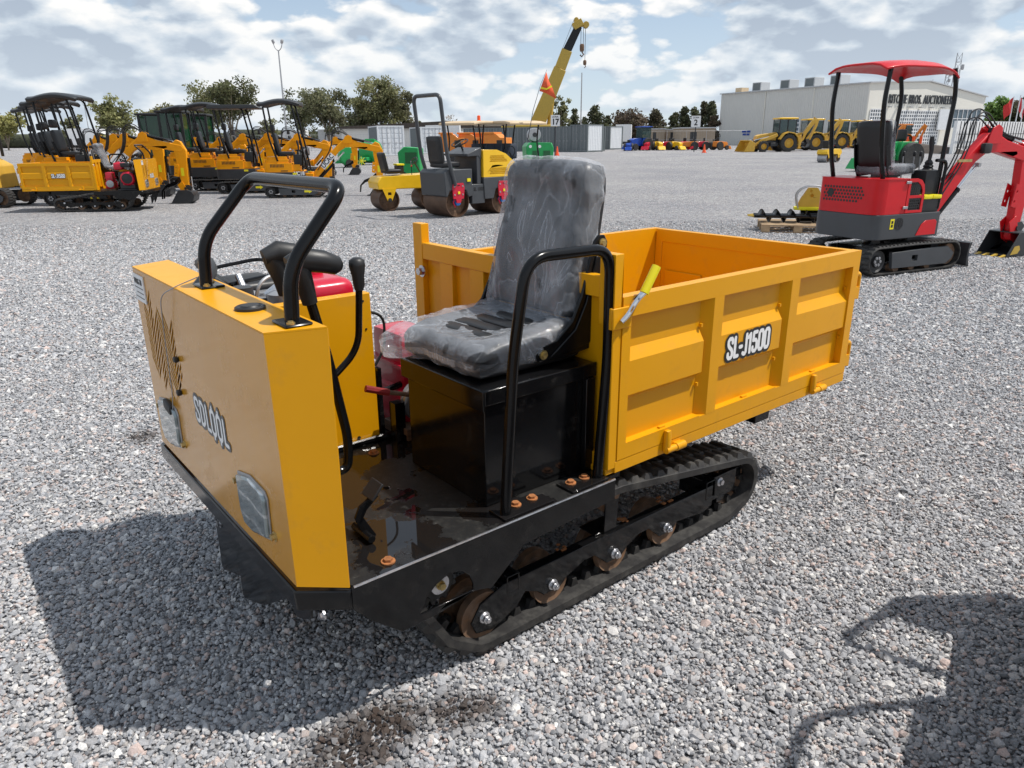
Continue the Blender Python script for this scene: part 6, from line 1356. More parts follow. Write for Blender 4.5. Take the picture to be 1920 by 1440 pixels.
# white perimeter wall with railing, and berm
w0, w1 = at(1788, 62), at(2100, 92); root = empty('perimeter_wall', w0, 0, 'long white perimeter wall with dark railing bars right of the warehouse', 'wall')
d = w1-w0; L = d.length; d.normalize(); nrm = Vector((-d.y, d.x, 0)); mb = MB()
def wallbox(mb, s0, s1, t0, t1, z0, z1):
    q = [d*s0+nrm*t0, d*s1+nrm*t0, d*s1+nrm*t1, d*s0+nrm*t1]; mb.add([(v.x, v.y, z0) for v in q]+[(v.x, v.y, z1) for v in q], [(0,3,2,1),(4,5,6,7),(0,1,5,4),(1,2,6,5),(2,3,7,6),(3,0,4,7)])
wallbox(mb, 0, L, 0, 0.25, 0, 2.55); mb.build('wall', 'white_paint', root)
mb = MB(); n = int(L/0.62)
for k in range(n): wallbox(mb, k*0.62, k*0.62+0.05, -0.30, -0.25, 0.35, 2.5)
for z in (0.5, 1.5): wallbox(mb, 0, L, -0.245, -0.20, z, z+0.05)
mb.build('railing', 'charcoal_metal', root, weld=False)
a, b = at(1655, 68), at(1830, 62); mb = MB(); nn = 14; rg = random.Random(2); vs = []
for i in range(nn+1):
    t = i/nn; q = a.lerp(b, t); hh = 0.75*math.sin(math.pi*min(1, t*1.1))**0.5+rg.uniform(-0.06, 0.06) if 0 < i < nn else 0.02
    vs += [(q.x, q.y-1.8, 0.0), (q.x, q.y-0.6, hh*0.8), (q.x, q.y+0.8, hh), (q.x, q.y+2.0, 0)]
mb.add(vs, [(4*i+j, 4*i+4+j, 4*i+5+j, 4*i+1+j) for i in range(nn) for j in range(3)]); tag(mb.build('soil_bank', 'mulch', None, smooth=60), kind='structure')
for i, px in enumerate((1664, 1676, 1688, 1700, 1712, 1726)):
    q = at(px, 70); o = MB().cyl((0, 0, 0.3), (0, 0, 1.35), 0.11, 10).build('bollard', 'cone_orange', None); o.location = q; tag(o, ['left-most orange bollard by the warehouse doors', 'second orange bollard from the left by the warehouse doors', 'third orange bollard from the left by the warehouse doors', 'fourth orange bollard from the left by the warehouse doors', 'fifth orange bollard from the left by the warehouse doors', 'right-most orange bollard by the warehouse doors'][i], 'bollard', 'orange bollards by the warehouse')
# flags
for i, (px, top, m, lb) in enumerate(((1884, 192, 'flag_red', 'orange-red flag on the left-most pole over the white wall'), (1896, 190, 'flag_rw', 'red and white flag on the second pole'), (1906, 193, 'flag_rw', 'white and red flag on the third pole'), (1914, 195, 'flag_red', 'red flag on the right-most visible pole'))):
    if 'flag_rw' not in M:
        m_, nt, b_ = nodes('flag_rw'); tc = nt.nodes.new('ShaderNodeTexCoord'); sp = nt.nodes.new('ShaderNodeSeparateXYZ'); nt.links.new(tc.outputs['Generated'], sp.inputs[0]); nt.links.new(add_ramp(nt, sp.outputs[0], [(0.30, (0.6, 0.03, 0.04)), (0.31, (0.8, 0.8, 0.8)), (0.68, (0.8, 0.8, 0.8)), (0.69, (0.6, 0.03, 0.04))]), b_.inputs['Base Color']); M['flag_rw'] = m_
    y = 70+i; p = at(px, y); h = (258-top)/(1441/y)+1.5; root = empty('flag_pole', p, 0, lb, 'flag pole', 'flag poles above the white wall')
    MB().cyl((0, 0, 0), (0, 0, h), 0.045, 8).build('pole', 'white_sheet', root)
    mb = MB(); vs = []
    for a in range(9):
        for b in range(7): s = a/8; t = b/6; vs.append((s*0.75*(1-0.3*t)*(-1 if i == 0 else 1), 0.12*math.sin(s*7+t*3), h-0.05-t*1.25-s*0.75))
    mb.add(vs, [(a*7+b, a*7+b+1, a*7+b+8, a*7+b+7) for a in range(8) for b in range(6)]); mb.build('flag', m, root, smooth=60)
# light masts
def mast(px, y, top, label):
    p = at(px, y); h = (258-top)/(1441/y)+1.5; root = empty('light_mast', p, 0, label, 'light mast', 'tall light masts')
    MB().tube([(0, 0, 0), (0, 0, h-0.9)], [h*0.011, h*0.006], 8).build('pole', 'cast_alu', root)
    for s in (-1, 1):
        mb = MB(); mb.tube(fillet([(0, 0, h-1.0), (s*h*0.03, 0, h-0.7), (s*h*0.045, 0, h)], 0.3, 4), h*0.004, 6); mb.build('arm', 'cast_alu', root)
        mb = MB(); mb.rbox((s*h*0.042, 0, h+0.05), (h*0.022, h*0.03, h*0.035), 0.05, 3, rot=(0.4, s*0.3, 0)); mb.build('lamp_head', 'cast_alu', root)
mast(544, 95, 92, 'tall light mast with a forked head rising over the canopies'); mast(176, 140, 188, 'shorter distant light mast with forked head at the left')
# crane
CR = 98.0
c0 = at(996, CR); root = empty('mobile_crane', c0, 0, 'big mustard mobile crane with a black upper boom raised over the containers', 'mobile crane')
ppm = 1441/CR
def cz(px, py): q = at(px, CR); return Vector((q.x-c0.x, 0, (258-py)/ppm+1.5))
def seg(p0, p1, w0, w1, nm, m):
    a = (p1-p0).normalized(); n = Vector((-a.z, 0, a.x)); mb = MB(); vs = []
    for p, w in ((p0, w0), (p1, w1)):
        for s, t in ((-1, -1), (1, -1), (1, 1), (-1, 1)): q = p+n*s*w/2; vs.append((q.x, t*w*0.4, q.z))
    mb.add(vs, [(0,1,2,3),(7,6,5,4),(0,4,5,1),(1,5,6,2),(2,6,7,3),(3,7,4,0)]); return mb.build(nm, m, root, bevel=0.05)
b0, b1, b2, b3 = cz(1005, 247), cz(1051, 140), cz(1062, 112), cz(1083, 70)
seg(b0, b1, 1.9, 1.55, 'base_boom', 'gold_paint'); seg(b1, b2+(b2-b1)*0.1, 1.35, 1.3, 'middle_boom', 'gold_paint'); seg(b2, b3, 1.05, 0.9, 'top_boom', 'black_paint')
hd = MB(); q = b3; hd.box((q.x-0.7, -0.6, q.z-0.2), (q.x+0.5, 0.6, q.z+0.6), (0, -0.5, 0)); hd.cyl((q.x+0.9, -0.4, q.z+0.15), (q.x+0.9, 0.4, q.z+0.15), 0.38, 14); hd.cyl((q.x-0.3, -0.4, q.z+0.7), (q.x-0.3, 0.4, q.z+0.7), 0.28, 12); hd.box((q.x-0.2, -0.3, q.z-0.05), (q.x+0.9, 0.3, q.z+0.25)); hd.build('boom_head', 'gold_paint', root, bevel=0.03)
mb = MB(); p_ = cz(1090, 108)
for dx_ in (-0.15, 0.15): mb.cyl((p_.x+dx_, 0, q.z), (p_.x+dx_, 0, p_.z+0.6), 0.03, 5)
p2 = cz(1096, 128); mb.cyl((p2.x, 0.2, q.z), (p2.x, 0.2, p2.z), 0.03, 5); mb.cyl((cz(1010, 235).x-0.6, 0, cz(1010, 235).z), (q.x-0.5, 0, q.z+0.9), 0.02, 4); mb.build('hoist_rope', 'charcoal_metal', root, weld=False)
mb = MB(); mb.rbox((p_.x, 0, p_.z+0.2), (0.55, 0.35, 0.9), 0.15, 4); mb.tube([(p_.x, 0, p_.z-0.25), (p_.x+0.22, 0, p_.z-0.55), (p_.x, 0, p_.z-0.8), (p_.x-0.22, 0, p_.z-0.6)], 0.09, 6); mb.build('hook_block', 'rusty_steel', root)
mb = MB(); mb.rbox((p2.x, 0.2, p2.z-0.1), (0.42, 0.35, 0.6), 0.15, 4); mb.tube([(p2.x, 0.2, p2.z-0.3), (p2.x+0.12, 0.2, p2.z-0.55), (p2.x-0.05, 0.2, p2.z-0.7)], 0.06, 6); mb.build('hook_ball', 'rusty_steel', root)
r0, r1 = cz(1032, 238), cz(1040, 175)
mb = MB(); mb.cyl(r0, r1, 0.3, 12); mb.build('lift_ram', 'gold_paint', root); mb = MB(); mb.box((-3.2, -1.4, 1.4), (3.4, 1.4, 3.0)); mb.box((-3.6, -1.4, 1.8), (-3.2, 1.4, 2.9)); mb.build('superstructure', 'gold_paint', root, bevel=0.1)
mb = MB(); mb.box((-6.5, -1.25, 0.8), (6.5, 1.25, 1.4)); mb.build('carrier', 'gold_paint', root, bevel=0.05)
for x in (-5, -3.4, 3.4, 5):
    for y in (-1.1, 1.1): mb = MB(); mb.lathe([(0.2, -0.2), (0.6, -0.22), (0.65, 0), (0.6, 0.22), (0.2, 0.2)], (x, y, 0.65), 1, 20); mb.build('wheel', 'rubber', root)
p = at(1091, 97); o = MB().tube([(0, 0, 0), (0, 0, 9.0)], [0.09, 0.06], 8).build('pole', 'cast_alu', None); o.location = p; tag(o, 'slim grey pole standing under the crane hook', 'pole')
# number signs and cones
def numsign(px, base, top, num, label):
    p = gp(px, base); y = p.y; h = (258-top)/(1441/y)+1.5; root = empty('number_sign', p, math.atan2(p.x, p.y)*-1, label, 'sign', 'numbered row signs'); w = 17.0/(1441/y)*0.5; hh = 19.5/(1441/y)
    MB().box((-0.05, -0.05, 0), (0.05, 0.05, h-hh*0.5)).build('post', 'charcoal_metal', root)
    b = MB().box((-w, -0.075, h-hh), (w, -0.051, h)).build('board', 'white_paint', root, bevel=0.01)
    text(num, hh*0.72, face_mtx((0, -0.078, h-hh*0.62), (1, 0, 0), (0, 0, 1)), 'decal_black', b, 0.002, 0.022, 0.95); text('ZONA', hh*0.2, face_mtx((0, -0.078, h-hh*0.16), (1, 0, 0), (0, 0, 1)), 'decal_black', b, 0.002, 0.004, 1.0)
numsign(1043.5, 293, 219, '17', 'white number sign on a dark post beside the foot of the crane boom'); numsign(1304, 287, 222, '2', 'white number sign on a dark post left of the backhoe loaders')
def cone(p, label):
    root = empty('traffic_cone', p, 0, label, 'traffic cone', 'orange traffic cones'); mb = MB(); mb.lathe([(0.19, 0.03), (0.11, 0.33), (0.045, 0.76), (0.0, 0.77)], (0, 0, 0), 2, 16); mb.build('cone', 'cone_orange', root, smooth=60); MB().box((-0.22, -0.22, 0), (0.22, 0.22, 0.035)).build('foot', 'cone_orange', root); return root
c = cone(gp(1047.5, 292.5), 'orange traffic cone in front of the grey container row'); dup(c, gp(1323, 289), 0, 'orange traffic cone in front of the small tractors')
# ------------------------------------------------------------------ machines in the yard
mini_excavator((4.40, 8.66, 0.012), R(25), 'red and charcoal mini excavator with a red canopy on the right', 'red_paint', 'curved', None, True, 1.0, None, 2.19, -0.06, True)
# pallet with auger attachments
pp = gp(1490, 436); pal = empty('pallet', pp, R(-14), 'wooden pallet lying left of the red excavator', 'pallet')
for k in range(6): MB().box((-0.55, -0.42+k*0.165, 0.115), (0.55, -0.42+k*0.165+0.11, 0.135)).build('deck_board', 'wood', pal)
for y in (-0.42, -0.02, 0.36): 
    MB().box((-0.55, y, 0.0), (0.55, y+0.08, 0.018)).build('base_board', 'wood', pal)
    for x in (-0.55, -0.05, 0.43): MB().box((x, y-0.01, 0.018), (x+0.13, y+0.09, 0.114)).build('block', 'wood', pal)
ag = empty('auger_bit', (pp.x, pp.y, 0.137), R(-14), 'black earth auger with spiral flights lying on the pallet', 'earth auger')
mb = MB(); mb.cyl((-0.66, -0.1, 0.10), (0.55, -0.1, 0.10), 0.028, 10); mb.build('shaft', 'black_paint', ag)
mb = MB(); vs = []; n = 90
for k in range(n+1): a = k/n*2*math.pi*4.5; x = -0.60+1.05*k/n; vs += [(x, -0.1+0.03*math.cos(a), 0.10+0.03*math.sin(a)), (x+0.012, -0.1+0.10*math.cos(a), 0.10+0.10*math.sin(a))]
mb.add(vs, [(2*i, 2*i+1, 2*i+3, 2*i+2) for i in range(n)]); mb.build('spiral_flight', 'black_paint', ag, smooth=60)
mb = MB(); mb.cyl((-0.66, -0.1, 0.10), (-0.76, -0.1, 0.10), 0.02, 8, 0.004); mb.build('tip', 'gold_paint', ag)
for k, (yy, zz) in enumerate(((0.10, 0.09), (0.26, 0.085))):
    dv = dup(ag, (pp.x+0.24*yy, pp.y+yy*0.97, 0.137), R(-14+4*k-2), ['second earth auger lying in the middle of the pallet', 'rear earth auger half hidden on the pallet'][k])
am = empty('auger_drive', (pp.x+0.25, pp.y+0.05, 0.137), R(-14), 'yellow hydraulic auger drive head with hoses on the pallet', 'auger drive')
mb = MB(); mb.prism([(-0.22, 0.24), (0.22, 0.24), (0.18, 0.40), (0.08, 0.55), (-0.06, 0.55), (-0.16, 0.38)], 1, -0.06, -0.04, [ngon(0.0, 0.43, 0.03, 10), ngon(-0.02, 0.50, 0.02, 10)]); mb.prism([(-0.22, 0.24), (0.22, 0.24), (0.18, 0.40), (0.08, 0.55), (-0.06, 0.55), (-0.16, 0.38)], 1, 0.04, 0.06); mb.build('bracket', 'old_yellow', am, bevel=0.004)
mb = MB(); mb.rbox((0, 0, 0.22), (0.52, 0.2, 0.06), 0.015, 3); mb.build('shipping_bar', 'bright_yellow', am); mb = MB(); mb.cyl((-0.15, 0, 0.10), (0.3, 0, 0.10), 0.09, 16); mb.build('motor', 'black_paint', am)
for dy in (-0.03, 0.03): mb = MB(); mb.tube(fillet([(-0.20, dy*3, 0.22), (-0.26, dy*3, 0.48), (-0.05, dy*2, 0.60), (0.20, dy, 0.56), (0.24, dy, 0.25)], 0.15, 6), 0.011, 8); mb.build('hose', 'cast_alu', am)
# rollers
c = (gp(830, 407)+gp(924, 398))/2; d = gp(924, 398)-gp(830, 407)
tandem_roller((c.x+0.13, c.y+0.30, 0), R(41))
p = gp(737, 394); small_roller((p.x+0.25, p.y+0.45, 0), R(28), 'small yellow ride-on roller with black seat and yellow battery cap')
p = gp(1548, 309); small_roller((p.x+0.4, p.y+0.4, 0), R(35), 'small yellow roller with bright steel drum behind the red excavator', 'cast_alu')
# second tracked dumper, right-hand side towards us
p = gp(160, 395); d2 = dup(dumper, (p.x-0.10, p.y+1.0, 0), R(10), 'yellow dumper at the left showing its red engine, parked below the black canopies')
# excavators on the left, nose to the right
ex = mini_excavator(at(170, 18.6), R(4), 'first black-canopied mini excavator, right behind the parked dumper', group='yellow mini excavators', boomtext='UCAC', rooftop=2.32, wrapped=False, scale=1.06)
for px, y, sc, lb in ((146, 20.9, 1.06, 'second black-canopied mini excavator in the left row'), (134, 22.9, 1.06, 'third black-canopied mini excavator in the left row'), (112, 25.4, 1.06, 'rearmost black-canopied mini excavator in the left row')):
    dup(ex, at(px, y), R(5), lb, scale=sc)
vc = mini_excavator(gp(560, 366), R(8), 'yellow mini excavator with black canopy and white number lettering, nearest of the middle row', group='yellow mini excavators', boomtext='UCAC', rooftop=2.40, wrapped=False)
text('VC18', 0.13, face_mtx((0.17, -0.4325, 0.63), (1, 0, 0), (0, 0, 1)), 'decal_white', vc, 0.0005, 0.004, 0.9)
q = at(470, 22.4); fl = mini_excavator(q, R(10), 'yellow mini excavator with flat grey roof behind the nearest middle-row machine', roof='flat', group='yellow mini excavators', rooftop=2.28, scale=1.04, wrapped=False)
dup(ex, at(418, 23.6), R(8), 'curved-canopy excavator between flat roof and cabs'); dup(ex, at(378, 25.4), R(8), 'curved-canopy excavator standing right of the green glass cabs')
cb = mini_excavator(at(346, 27.0), R(5), 'excavator with green glass cab, the nearer one', roof='cab', group='yellow mini excavators', rooftop=2.42, wrapped=False)
dup(cb, at(306, 29.5), R(5), 'excavator with green glass cab, the farther left one'); dup(cb, at(390, 30.5), R(5), 'excavator with green glass cab, mostly hidden behind canopies')
nc = mini_excavator(at(520, 31.5), R(6), 'roofless yellow excavator seen under the nearest middle-row canopy', roof='flat', group='yellow mini excavators', rooftop=2.3, wrapped=False)
for ch in [k for k in C.objects if k.parent == nc and (k.name.startswith('canopy') or k.name.startswith('headrest'))]: bpy.data.objects.remove(ch)
dup(nc, at(572, 33), R(6), 'roofless yellow excavator right of the nearest middle-row canopy'); dup(nc, at(470, 34), R(6), 'roofless yellow excavator left of the nearest middle-row canopy')
# tracked carrier with black cabin frame at the far left edge
p = at(-24, 18.2); tc_ = empty('track_loader', p, R(3), 'ochre track loader with slatted engine grille at the left edge', 'track loader')
crawler(tc_, -0.85, 0.95, -0.45, 0.28, 0.45, -1, False); crawler(tc_, -0.85, 0.95, 0.45, 0.28, 0.45, 1, False)
mb = MB(); mb.prism([(-0.9, 0.42), (-0.92, 1.15), (0.15, 1.18), (0.55, 0.95), (0.6, 0.42)], 1, -0.55, 0.55); lb_ = mb.build('body', 'old_yellow', tc_, bevel=0.03)
for k in range(9): pass
mb = MB()
for k in range(9): mb.box((-0.15, -0.557, 0.62+k*0.05), (0.35, -0.551, 0.645+k*0.05))
mb.build('engine_grille', 'charcoal_metal', lb_)
mb = MB()
for (x, y) in ((-0.7, -0.5), (-0.7, 0.45), (0.35, -0.5), (0.35, 0.45)): mb.box((x, y, 1.15), (x+0.06, y+0.05, 2.0))
mb.box((-0.72, -0.5, 1.96), (0.45, 0.5, 2.02)); mb.build('cabin_frame', 'black_plastic', tc_, bevel=0.01)
mb = MB(); mb.box((-0.66, -0.48, 1.15), (-0.64, 0.48, 1.95)); mb.build('mesh_guard', 'black_plastic', tc_)
for x in (0.3, 0.42): MB().rbox((x, -0.42, 1.93), (0.10, 0.06, 0.07), 0.02, 3).build('marker_lamp', 'cone_orange', tc_)
# the next dumper of the row stands just outside the frame on the right; its rail and hoop throw the lower right shadow
dup(dumper, (1.70, 0.88, 0), R(56), 'neighbouring tracked dumper just outside the right edge, whose rail shadows the lower right gravel')
# golf carts with tan roofs
def cart(loc, rz, label):
    root = empty('golf_cart', loc, rz, label, 'golf cart', 'golf carts with tan roofs')
    for x in (-0.75, 0.85):
        for y in (-0.5, 0.5): mb = MB(); mb.lathe([(0.1, -0.09), (0.22, -0.1), (0.24, 0), (0.22, 0.1), (0.1, 0.09), (0.1, -0.09)], (x, y, 0.24), 1, 18); mb.build('wheel', 'rubber', root)
    mb = MB(); mb.prism([(-1.15, 0.3), (-1.15, 0.75), (-0.1, 0.75), (-0.05, 0.35), (0.55, 0.35), (0.75, 0.85), (1.05, 0.7), (1.2, 0.35), (1.1, 0.25), (-1.0, 0.22)], 1, -0.55, 0.55); mb.build('body', 'dark_green', root, bevel=0.04)
    mb = MB(); mb.rbox((-0.35, 0, 0.82), (0.5, 1.0, 0.13), 0.05, 4); mb.rbox((-0.62, 0, 1.12), (0.12, 1.0, 0.45), 0.05, 4); mb.build('seat', 'dark_cloth', root, smooth=60)
    mb = MB(); mb.rbox((0, 0, 1.90), (2.0, 1.15, 0.09), 0.04, 6, lambda q: (q[0], q[1], q[2]-0.05*(q[0])**4)); mb.build('roof', 'tan_plastic', root, smooth=60)
    for y in (-0.5, 0.5):
        mb = MB(); mb.tube(fillet([(0.72, y, 0.8), (0.55, y, 1.4), (0.66, y, 1.87)], 0.2, 5), 0.022, 8); mb.build('roof_post', 'black_tube', root)
        mb = MB(); mb.tube(fillet([(-0.72, y, 0.8), (-0.88, y, 1.3), (-0.72, y, 1.87)], 0.2, 5), 0.022, 8); mb.build('roof_post', 'black_tube', root)
    mb = MB(); mb.tube([(0.35+0.06*math.cos(a), -0.25+0.17*math.sin(a), 1.12+0.16*math.cos(a)) for a in [2*math.pi*k/18 for k in range(18)]], 0.013, 6, closed=True); mb.cyl((0.65, -0.25, 0.8), (0.35, -0.25, 1.12), 0.02, 6); mb.build('steering_wheel', 'black_plastic', root)
    return root
gc = cart(at(962, 21.6), R(-62), 'golf cart with tan roof, right one under the orange warning flag')
dup(gc, at(896, 21.6), R(-118), 'golf cart with tan roof, left one with an amber beacon on top')
p = at(903, 21.6); bc = empty('beacon', (p.x, p.y, 1.93), 0, 'amber beacon on the left tan cart roof', 'warning beacon'); MB().lathe([(0.06, 0.0), (0.06, 0.03), (0.045, 0.04), (0.045, 0.15), (0.0, 0.17)], (0, 0, 0), 2, 14).build('lens', 'cone_orange', bc)
# whip flag
p0 = at(992, 20.6); wf = empty('whip_flag', (p0.x, p0.y, 1.45), 0, 'orange safety flag on a bent whip beside the crane boom', 'safety flag')
tip = Vector((at(1026, 20.6).x-p0.x, 0, (258-141)/(1441/20.6)+0.05)); mb = MB(); mb.tube([(0, 0, 0), (tip.x*0.28, 0, tip.z*0.42), (tip.x*0.66, 0, tip.z*0.78), tip], [0.012, 0.009, 0.006, 0.004], 6); mb.build('whip', 'charcoal_metal', wf)
mb = MB(); s_ = 20.6/1441; f = lambda px, py, dy: (at(px, 20.6).x-p0.x, dy, (258-py)*s_+0.05); vs = [f(1025, 145, 0), f(1013, 177, 0.05), f(1024, 181, -0.06), f(1044, 191, 0.08), f(1036, 172, -0.05), f(1030, 160, 0.05)]; mb.add(vs, [(0, 1, 2, 5), (5, 2, 4), (2, 3, 4)]); o = mb.build('flag', 'flag_cloth', wf, smooth=60)
so_ = o.modifiers.new('thick', 'SOLIDIFY'); so_.thickness = 0.004
mb = MB(); vs = [f(1015.5, 170, -0.01), f(1014.2, 173, 0.03), f(1025, 176, -0.09), f(1025.5, 173, -0.06), f(1034, 168, -0.06), f(1035.3, 170.5, -0.07)]; mb.add([Vector(v)+Vector((0, -0.03, 0)) for v in vs], [(0, 1, 2, 3), (3, 2, 5, 4)]); mb.build('reflective_stripe', 'bright_yellow', o)
# green light tower and green implements
p = at(1010, 31); lt = empty('light_tower', p, R(10), 'green generator trailer with a round steel fan drum on top', 'light tower')
mb = MB(); mb.prism([(-0.5, 0.35), (-0.55, 1.15), (-0.42, 1.30), (0.5, 1.30), (0.58, 1.1), (0.55, 0.35)], 1, -0.45, 0.45); bd = mb.build('body', 'green_paint', lt, bevel=0.03)
for x in (-0.3, 0.15): mb = MB(); mb.box((x, -0.46, 0.5), (x+0.28, -0.451, 1.0)); mb.build('panel', 'dark_green', bd)
for x in (-0.38, 0.0): mb = MB(); mb.cyl((x, -0.46, 1.16), (x, -0.465, 1.16), 0.06, 14); mb.build('white_badge', 'white_paint', bd)
mb = MB(); mb.lathe([(0.10, -0.2), (0.24, -0.2), (0.26, -0.16), (0.26, 0.16), (0.24, 0.2), (0.10, 0.2)], (-0.15, 0, 1.60), 1, 26); mb.build('drum', 'cast_alu', lt, smooth=40); mb = MB(); mb.cyl((-0.15, -0.22, 1.6), (-0.15, 0.22, 1.6), 0.09, 14); mb.box((-0.25, -0.1, 1.3), (-0.05, 0.1, 1.4)); mb.build('bracket', 'charcoal_metal', lt)
for x in (-0.3, 0.3): mb = MB(); mb.cyl((x, -0.5, 0.2), (x, 0.5, 0.2), 0.2, 16); mb.build('wheel', 'rubber', lt)
def baler(loc, rz, label, s=1.0):
    root = empty('round_baler', loc, rz, label, 'farm implement', 'green farm implements', s)
    mb = MB(); mb.lathe([(0.05, -0.8), (0.8, -0.8), (0.95, -0.7), (0.95, 0.7), (0.8, 0.8), (0.05, 0.8)], (0, 0, 1.1), 1, 20); mb.build('drum_housing', 'green_paint', root, smooth=30)
    mb = MB(); mb.box((-1.5, -0.4, 0.4), (0.2, 0.4, 0.7)); mb.box((0.5, -0.5, 0.3), (1.4, 0.5, 0.9)); mb.box((-0.2, -0.5, 1.9), (0.9, 0.5, 2.1), (0, 0.3, 0)); mb.build('frame', 'green_paint', root, bevel=0.03)
    for y in (-0.95, 0.95): mb = MB(); mb.lathe([(0.12, -0.14), (0.38, -0.16), (0.42, 0), (0.38, 0.16), (0.12, 0.14)], (0, y, 0.42), 1, 20); mb.build('wheel', 'rubber', root)
    mb = MB()
    for k in range(8): a = R(k*45); mb.cyl((1.2, -0.6, 0.6), (1.2+0.45*math.cos(a), -0.6, 0.6+0.45*math.sin(a)), 0.03, 5)
    mb.build('pickup_tines', 'bright_yellow', root, weld=False); return root
bl = baler(at(657, 42), R(20), 'green round baler left of the white container', 0.55); dup(bl, at(700, 46), R(70), 'green farm implement right beside the white container', scale=0.66)
q = at(776, 29); gt = empty('compressor', q, R(-10), 'bright green compressor cabinet behind the grey roller seat', 'compressor'); MB().prism([(-0.4, 0.2), (-0.45, 1.0), (-0.2, 1.2), (0.4, 1.15), (0.42, 0.2)], 1, -0.3, 0.3).build('cabinet', 'green_paint', gt, bevel=0.04)
MB().box((-0.15, -0.31, 0.6), (0.3, -0.301, 1.0)).build('panel', 'dark_green', gt); 
for x in (-0.25, 0.25): MB().cyl((x, -0.3, 0.15), (x, 0.3, 0.15), 0.15, 14).build('wheel', 'rubber', gt)
# orange chippers
def chipper(loc, rz, label):
    root = empty('wood_chipper', loc, rz, label, 'wood chipper', 'orange wood chippers'); mb = MB(); mb.prism([(-0.8, 0.6), (-0.8, 1.75), (0.1, 1.75), (0.4, 1.5), (0.8, 1.5), (0.8, 0.6)], 1, -0.5, 0.5); b = mb.build('body', 'orange_paint', root, bevel=0.03)
    MB().box((0.15, -0.51, 0.85), (0.55, -0.501, 1.35)).build('opening', 'decal_black', b); MB().box((-0.9, -0.6, 1.74), (0.0, 0.6, 1.85)).build('hopper', 'orange_paint', root, bevel=0.02)
    for y in (-0.6, 0.6): MB().lathe([(0.12, -0.1), (0.3, -0.12), (0.33, 0), (0.3, 0.12), (0.12, 0.1)], (0, y, 0.33), 1, 18).build('wheel', 'rubber', root)
    MB().box((-1.5, -0.05, 0.4), (0.5, 0.05, 0.5)).build('drawbar', 'charcoal_metal', root); return root
ch = chipper(at(853, 52), R(0), 'orange chipper left of the steering wheel, first of four')
dup(ch, at(886, 52.5), R(2), 'second orange chipper from the left'); dup(ch, at(911, 53), R(0), 'third orange chipper from the left'); dup(ch, at(937, 51), R(-25), 'right-most orange chipper, angled, beside the cart seat')
# backhoes
bh = backhoe(at(1470, 76), R(184), 'front yellow backhoe loader with lowered bucket left of the red canopy')
bh.scale = (1.13,)*3
dup(bh, at(1521, 82), R(184), 'second yellow backhoe loader, just behind the front one'); dup(bh, at(1570, 88), R(182), 'third yellow backhoe loader, partly behind the red canopy post'); dup(bh, at(1612, 93), R(182), 'fourth yellow backhoe loader, seen through the canopy posts')
bo_ = backhoe(at(1652, 96), R(182), 'first orange backhoe loader behind the red excavator seat', 'orange_paint'); dup(bo_, at(1692, 99), R(180), 'second orange backhoe loader in front of the warehouse doors')
# green tractor behind red excavator
def tractor(loc, rz, label, col, s=1.0, cab=False, group='small tractors and implements in the distance'):
    root = empty('small_tractor', loc, rz, label, 'tractor', group, s)
    for y in (-0.55, 0.55):
        MB().lathe([(0.2, -0.14), (0.5, -0.16), (0.55, 0), (0.5, 0.16), (0.2, 0.14)], (-0.5, y, 0.55), 1, 20).build('rear_wheel', 'rubber', root); MB().lathe([(0.1, -0.09), (0.28, -0.1), (0.31, 0), (0.28, 0.1), (0.1, 0.09)], (0.85, y*0.85, 0.31), 1, 16).build('front_wheel', 'rubber', root)
    MB().prism([(0.0, 0.4), (0.0, 1.1), (0.9, 1.05), (1.2, 0.9), (1.2, 0.4)], 1, -0.28, 0.28).build('bonnet', col, root, bevel=0.04); MB().prism([(-0.95, 0.5), (-0.9, 1.1), (-0.1, 1.12), (0.05, 0.6), (0, 0.4), (-0.8, 0.4)], 1, -0.42, 0.42).build('fender', col, root, bevel=0.04)
    MB().rbox((-0.45, 0, 1.35), (0.12, 0.45, 0.45), 0.05, 4).build('seat', 'seat_vinyl', root, smooth=60)
    if cab: MB().box((-0.9, -0.45, 1.1), (0.1, 0.45, 2.0)).build('cab_glass', 'cab_glass', root); MB().rbox((-0.4, 0, 2.05), (1.2, 1.1, 0.12), 0.05, 4).build('cab_roof', col, root)
    MB().prism([(1.2, 0.25), (1.6, 0.1), (1.75, 0.1), (1.5, 0.5), (1.2, 0.55)], 1, -0.5, 0.5).build('front_loader', col, root, bevel=0.02)
    return root
gt_ = tractor(at(1668, 33.5), R(200), 'bright green machine with black seat behind the red excavator', 'green_paint', 1.1, group=None)
blt = tractor(at(1202, 88), R(-150), 'blue cab tractor right of the white containers', 'blue_paint', 1.25, True)
base_t = {c_: tractor((0, 0, 0), 0, 'x', c_, 0.85) for c_ in ('bright_hood', 'red_engine', 'orange_paint')}
used_t = set()
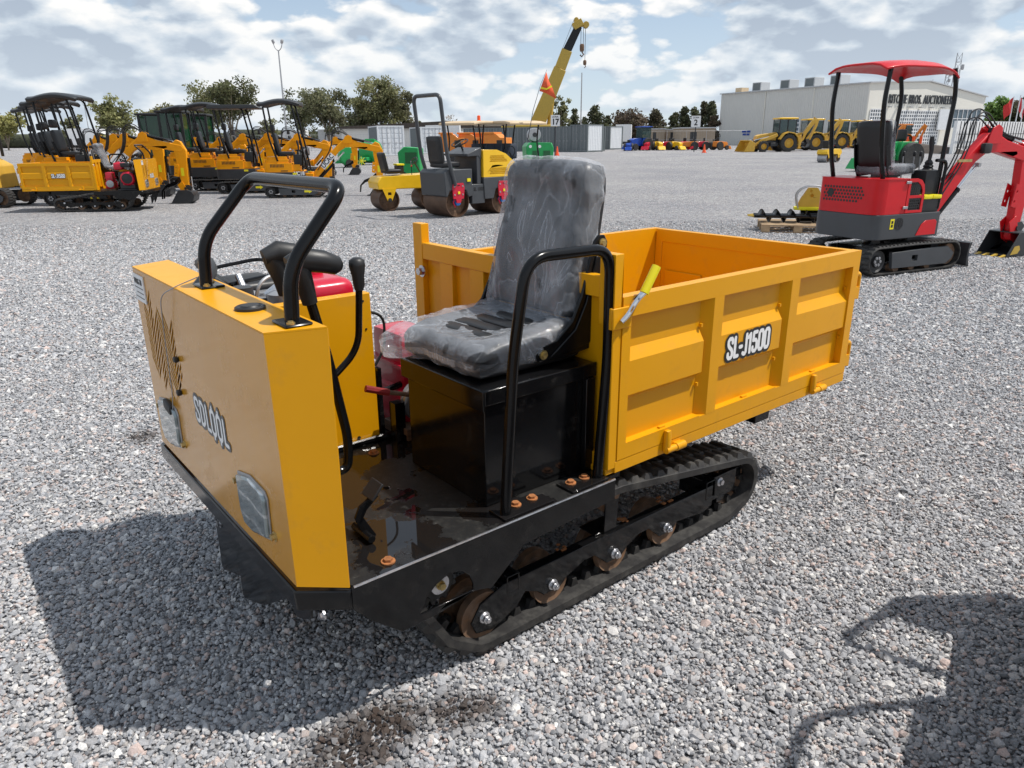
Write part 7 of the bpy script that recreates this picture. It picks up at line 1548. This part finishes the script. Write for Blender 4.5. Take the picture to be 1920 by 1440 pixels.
for px, y, c_, lb, rz in ((1181, 86, 'blue_paint', 'low blue implement at the left end of the far row', -100), (1219, 88, 'red_engine', 'dark red machine next to the blue tractor', -120), (1236, 88, 'bright_hood', 'bright yellow machine below the left tan shed', -80), (1252, 89, 'red_engine', 'small red machine below the gap of the tan sheds', 200), (1268, 88, 'bright_hood', 'yellow machine below the middle tan shed', -60), (1284, 89, 'red_engine', 'red machine just left of the number 2 sign post', -120), (1296, 88, 'orange_paint', 'orange machine hidden behind the number 2 sign post', 180), (1316, 88, 'red_engine', 'red machine behind the orange cone of number 2', 190), (1334, 89, 'charcoal_metal', 'dark machine right of the number 2 sign', 150), (1352, 87, 'orange_paint', 'orange machine nearest the warehouse corner', 30)):
    if c_ in base_t:
        src = base_t[c_]
        if c_ not in used_t: used_t.add(c_); src.location = at(px, y); src.rotation_euler = (0, 0, R(rz)); src['label'] = lb
        else: dup(src, at(px, y), R(rz), lb)
    else: tractor(at(px, y), R(rz), lb, c_, 0.75)
# trucks and tents in the far left
def truck(loc, rz, label, col='white_paint'):
    root = empty('box_truck', loc, rz, label, 'truck', 'white trucks in the distance'); MB().rbox((-1.2, 0, 2.0), (4.6, 2.2, 2.3), 0.08, 3).build('cargo_box', col, root); MB().prism([(1.2, 0.6), (1.2, 2.3), (2.2, 2.25), (2.7, 1.5), (2.9, 1.4), (2.9, 0.6)], 1, -1.0, 1.0).build('cab', col, root, bevel=0.06); MB().prism([(1.9, 1.5), (1.9, 2.1), (2.2, 2.1), (2.55, 1.55)], 1, -1.02, 1.02).build('window', 'pane_glass', root)
    MB().box((-3.4, -0.9, 0.6), (2.8, 0.9, 0.84)).build('chassis', 'charcoal_metal', root)
    for x in (-2.2, 2.0):
        for y in (-0.9, 0.9): MB().cyl((x, y-0.14, 0.45), (x, y+0.14, 0.45), 0.45, 18).build('wheel', 'rubber', root)
    return root
tk = truck(at(188, 112), R(10), 'white box truck between the canopies and the palm'); dup(tk, at(250, 128), R(5), 'white truck just right of the palm'); dup(tk, at(640, 140), R(0), 'white truck behind the boom of the nearest middle-row machine'); dup(tk, at(548, 150), R(180), 'white truck seen through the canopy posts of the nearest middle-row machine'); dup(tk, at(852, 104), R(0), 'white truck in the gap between white and grey containers'); dup(tk, at(1172, 110), R(80), 'white truck right of the last white container')
sd = empty('long_shed', at(845, 115), 0, 'long low shed roof behind the tan cart roofs', 'shed'); MB().box((-16, 0, 0), (16, 10, 2.9)).build('wall', 'wall_grey', sd); MB().prism([(-16.5, 2.9), (16.5, 2.9), (16.5, 3.2), (0, 3.9), (-16.5, 3.2)], 1, -0.5, 10.5).build('roof', 'mulch', sd)
